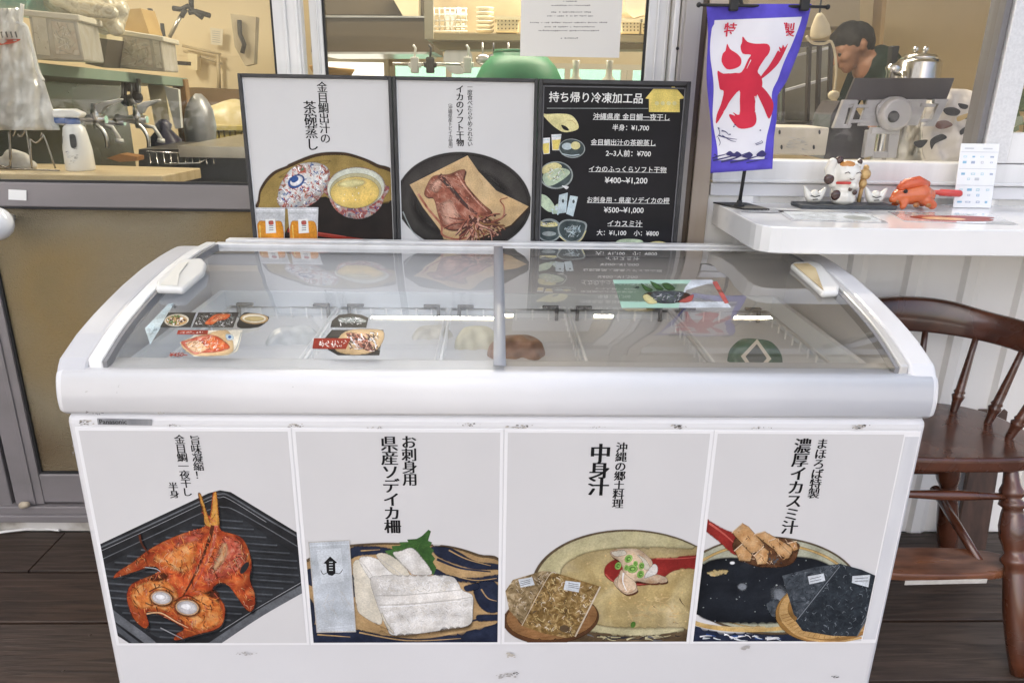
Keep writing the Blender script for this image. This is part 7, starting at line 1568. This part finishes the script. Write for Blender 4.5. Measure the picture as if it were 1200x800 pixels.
for s_ in (-1, 1):
    shd = nb+Vector((.035, s_*.175-.0, -.04)); elb = shd+Vector((-.06, s_*.05, -.25)); wr = elb+Vector((-.20, -s_*.06, -.10)); hip = pv+Vector((0, s_*.09, -.03)); kn = Vector((Hc.x+.40, 4.12+s_*.10, .50)); an = Vector((Hc.x+.46, 4.12+s_*.11, .085))
    caps += [(nb+Vector((.03, s_*.08, -.02)), shd, .06, .055), (shd, elb, .052, .040), (elb, wr, .040, .027), (wr, wr+Vector((-.075, 0, -.02)), .028, .034), (hip, kn, .085, .058), (kn, an, .056, .038), (an, an+Vector((-.15, 0, -.045)), .040, .032)]
    for q in range(4):
        k0 = wr+Vector((-.075, (q-1.5)*.020, -.02)); k1 = k0+Vector((-.040, 0, -.012)); k2 = k1+Vector((-.022-.004*(q in (1, 2)), 0, -.026)); caps += [(k0, k1, .0105, .0095), (k1, k2, .0095, .008)]
    th0 = wr+Vector((-.03, -s_*.03, -.01)); caps += [(th0, th0+Vector((-.035, -s_*.022, -.02)), .012, .010)]
blob('body', caps, .0075, skin, pr, 2)
blob('hair', [(HL(-.008, 0, .038), HL(-.045, 0, .018), .089, .086), (HL(.040, -.03, .068), HL(.040, .03, .068), .036, .036), (HL(.062, -.02, .055), HL(.062, .02, .055), .024, .024), (HL(-.06, 0, -.01), HL(-.065, 0, -.05), .070, .048), (HL(.0, -.070, .030), HL(.004, -.076, .0), .026, .012), (HL(.0, .070, .030), HL(.004, .076, .0), .026, .012)], .008, hairm, pr, 2)
sh_c = [(hv(.108, 0, -.105), hv(.150, 0, -.075), .062, .070), (nb+Vector((.012, -.005, .002)), nb+Vector((.05, 0, -.03)), .082, .115), (nb+Vector((.035, -.005, -.010)), ch_, .118, .150), (ch_, pv, .152, .150)]
for s_ in (-1, 1):
    shd = nb+Vector((.035, s_*.175, -.04)); elb = shd+Vector((-.06, s_*.05, -.25)); sh_c += [(nb+Vector((.04, s_*.07, -.03)), shd, .082, .072), (shd, shd.lerp(elb, .72), .072, .060)]
blob('shirt', sh_c, .010, mat('dark_green_cloth', (.013, .032, .026), .8, col2=(.009, .022, .018), scale=14, bump=.5), pr, 2)
tr_ = []
for s_ in (-1, 1):
    hip = pv+Vector((0, s_*.09, -.03)); kn = Vector((Hc.x+.40, 4.12+s_*.10, .50)); an = Vector((Hc.x+.46, 4.12+s_*.11, .12)); tr_ += [(hip, kn, .098, .072), (kn, an, .070, .056)]
tr_ += [(pv+Vector((0, -.07, -.02)), pv+Vector((0, .07, -.02)), .135, .135)]
blob('trousers', tr_, .012, mat('dark_trousers', (.03, .03, .035), .8), pr, 2)
for s_ in (-1, 1): b = MB(); b.ball(HL(.083, s_*.030, -.006), .011, 12); b.build('eye', mat('eye_dark', (.03, .02, .015), .2), pr)

# ------------------------------------------------------------------ kitchen clutter
def jar(px, py, Y, r, h, m_, label, cap=None, name='jar', cat='jar', group=None):
    p = pt(Z1, px, py, Y); t = thing(name, tuple(p), label, cat, group)
    b = MB(); b.lathe(p, p+Vector((0, 0, h)), [(0, r*.92), (.04, r), (.68, r), (.82, r*.62), (1, r*.5)], 18); b.build('body', m_, t)
    b = MB(); b.lathe(p+Vector((0, 0, h)), p+Vector((0, 0, h*1.16)), [(0, r*.56), (1, r*.54)], 14); b.build('cap', cap or M['dark'], t)
    b = MB(); b.lathe(p+Vector((0, 0, h*.22)), p+Vector((0, 0, h*.58)), [(0, r*1.015), (1, r*1.015)], 18); b.build('label', mat('jar_label', (.62, .58, .48), .6, col2=(.40, .30, .20), scale=50), t)
    return t
sauce = mat('sauce_brown', (.10, .045, .02), .2, coat=.5); oil = mat('oil_amber', (.42, .26, .05), .2, coat=.5); clearj = mat('pale_jar', (.56, .54, .46), .25, col2=(.44, .42, .34), scale=20)
# things hanging under the green shelf
t = thing('utensil_bunch', tuple(pt(Z1, 610, 380, 2.95)), 'bunch of dark tongs and ladles hanging under the green shelf', 'utensils')
rr = random.Random(6)
for k in range(7):
    x = 575+k*13; y1 = 440+rr.uniform(-10, 60); b = MB(); b.tube([pt(Z1, x, 370, 2.95), pt(Z1, x+rr.uniform(-5, 8), y1, 2.95)], .006, 6)
    if k % 2: b.ball(pt(Z1, x+3, y1+8, 2.95), .022, 10, (1, .5, 1))
    b.build('utensil', M['dark'] if k % 3 else M['steel'], t)
# pipes and cable on the cream wall
t = thing('wall_pipe', tuple(pt(Z1, 950, 240, 4.9)), 'thin pipes running along the cream wall above the switch box', 'pipe'); b = MB()
b.tube([pt(Z1, 855, 215, 4.95), pt(Z1, 1035, 255, 4.95)], .008, 8); b.tube([pt(Z1, 860, 240, 4.95), pt(Z1, 1045, 300, 4.95)], .008, 8); b.tube([pt(Z1, 1022, 256, 4.95), pt(Z1, 1028, 430, 4.95)], .012, 8); b.build('pipe', mat('tan_pipe', (.50, .42, .28), .5), t)
b = MB(); plate(b, [(815, 285), (880, 290), (880, 308), (818, 304)], *Z1, 4.6, .05); tag(b.build('black_bracket', M['black']), 'small black bracket on the wall at the end of the green shelf', 'bracket', kind='thing')
# paper labels and streaks
for nm_, q, Y in (('storage_crate', [(150, 70), (215, 78), (238, 262), (175, 255)], 2.36), ('storage_crate.001', [(715, 190), (745, 194), (762, 322), (735, 318)], 2.90)):
    o = bpy.data.objects[nm_]; f = Flat(lambda x, y: (pt(Z1, x, y, Y), Vector((0, -1, 0))), lift=.0022); f.shape(mat('crate_strip', (.70, .66, .56), .5, col2=(.60, .56, .46), scale=30), q, False)
    f.scatter([mat('crate_glint', (.74, .72, .66), .3), mat('crate_dark', (.36, .31, .22), .5)], q, 12, 24, 3, 60, .8, 3); f.build('side_label', o)
t = thing('framed_notice', tuple(pt(Z1, 1060, 200, 4.9)), 'small pale notice sheet on the cream wall', 'notice'); b = MB(); plate(b, [(985, 130), (1045, 138), (1042, 215), (988, 208)], *Z1, 4.94, .004); b.build('sheet', mat('notice_sheet', (.66, .62, .52), .6), t)
f = Flat(lambda x, y: (pt(Z1, x, y, 4.94), Vector((0, -1, 0))), lift=.001)
for k in range(6): f.stroke(M['grey'], [(995, 146+k*10), (1032, 151+k*10)], 2.5, same=k > 0)
f.build('printed_lines', t)
# hanging ladles under the dish shelf and pans beside the hood
for i, (x, m_, lb) in enumerate(((880, M['steel'], 'steel ladle hanging below the plates on the dish shelf'), (935, M['dark'], 'black ladle hanging below the dish shelf beside the steel one'), (1010, M['steel'], 'steel skimmer hanging below the cream basket'))):
    t = thing('hanging_ladle', tuple(pt(Z5, x, 210, 3.0)), lb, 'ladle', 'ladles hanging below the dish shelf'); b = MB(); b.tube([pt(Z5, x, 215, 3.0), pt(Z5, x+3, 292, 3.0)], .004, 6); b.ball(pt(Z5, x+4, 300, 3.0), .030, 14, (1, .6, .7)); b.build('ladle_body', m_, t)
for i, (x, y, r, lb) in enumerate(((760, 300, .06, 'small steel pan hanging left of the green bowl'), )):
    p = pt(Z5, x, y, 3.3); t = thing('hanging_pan', tuple(p), lb, 'pan'); b = MB(); b.lathe(p, p+Vector((0, -.05, 0)), [(0, r*.8), (.1, r*.9), (1, r)], 24); b.tube([p+Vector((0, 0, r)), p+Vector((0, 0, r+.14))], .008, 8); b.build('pan_body', M['steel'], t)

# small things on the floor and sill at the left
b = MB(); b.tube([atZ(x, y, .006) for x, y in spline([(-30, 628), (10, 622), (45, 619), (70, 621)], False, 4)], .004, 8); tag(b.build('white_string', M['white2']), 'thin white string lying on the deck by the door kickboard', 'string', kind='thing')
blob('stone', [(Vector((-1.333, 1.877, .099)), Vector((-1.322, 1.879, .100)), .011, .009)], .003, mat('beige_stone', (.50, .43, .32), .9, col2=(.36, .30, .22), scale=60, bump=.6), None, 1); tag(bpy.data.objects['stone'], 'small beige stone on the door sill at the left', 'stone', kind='thing')
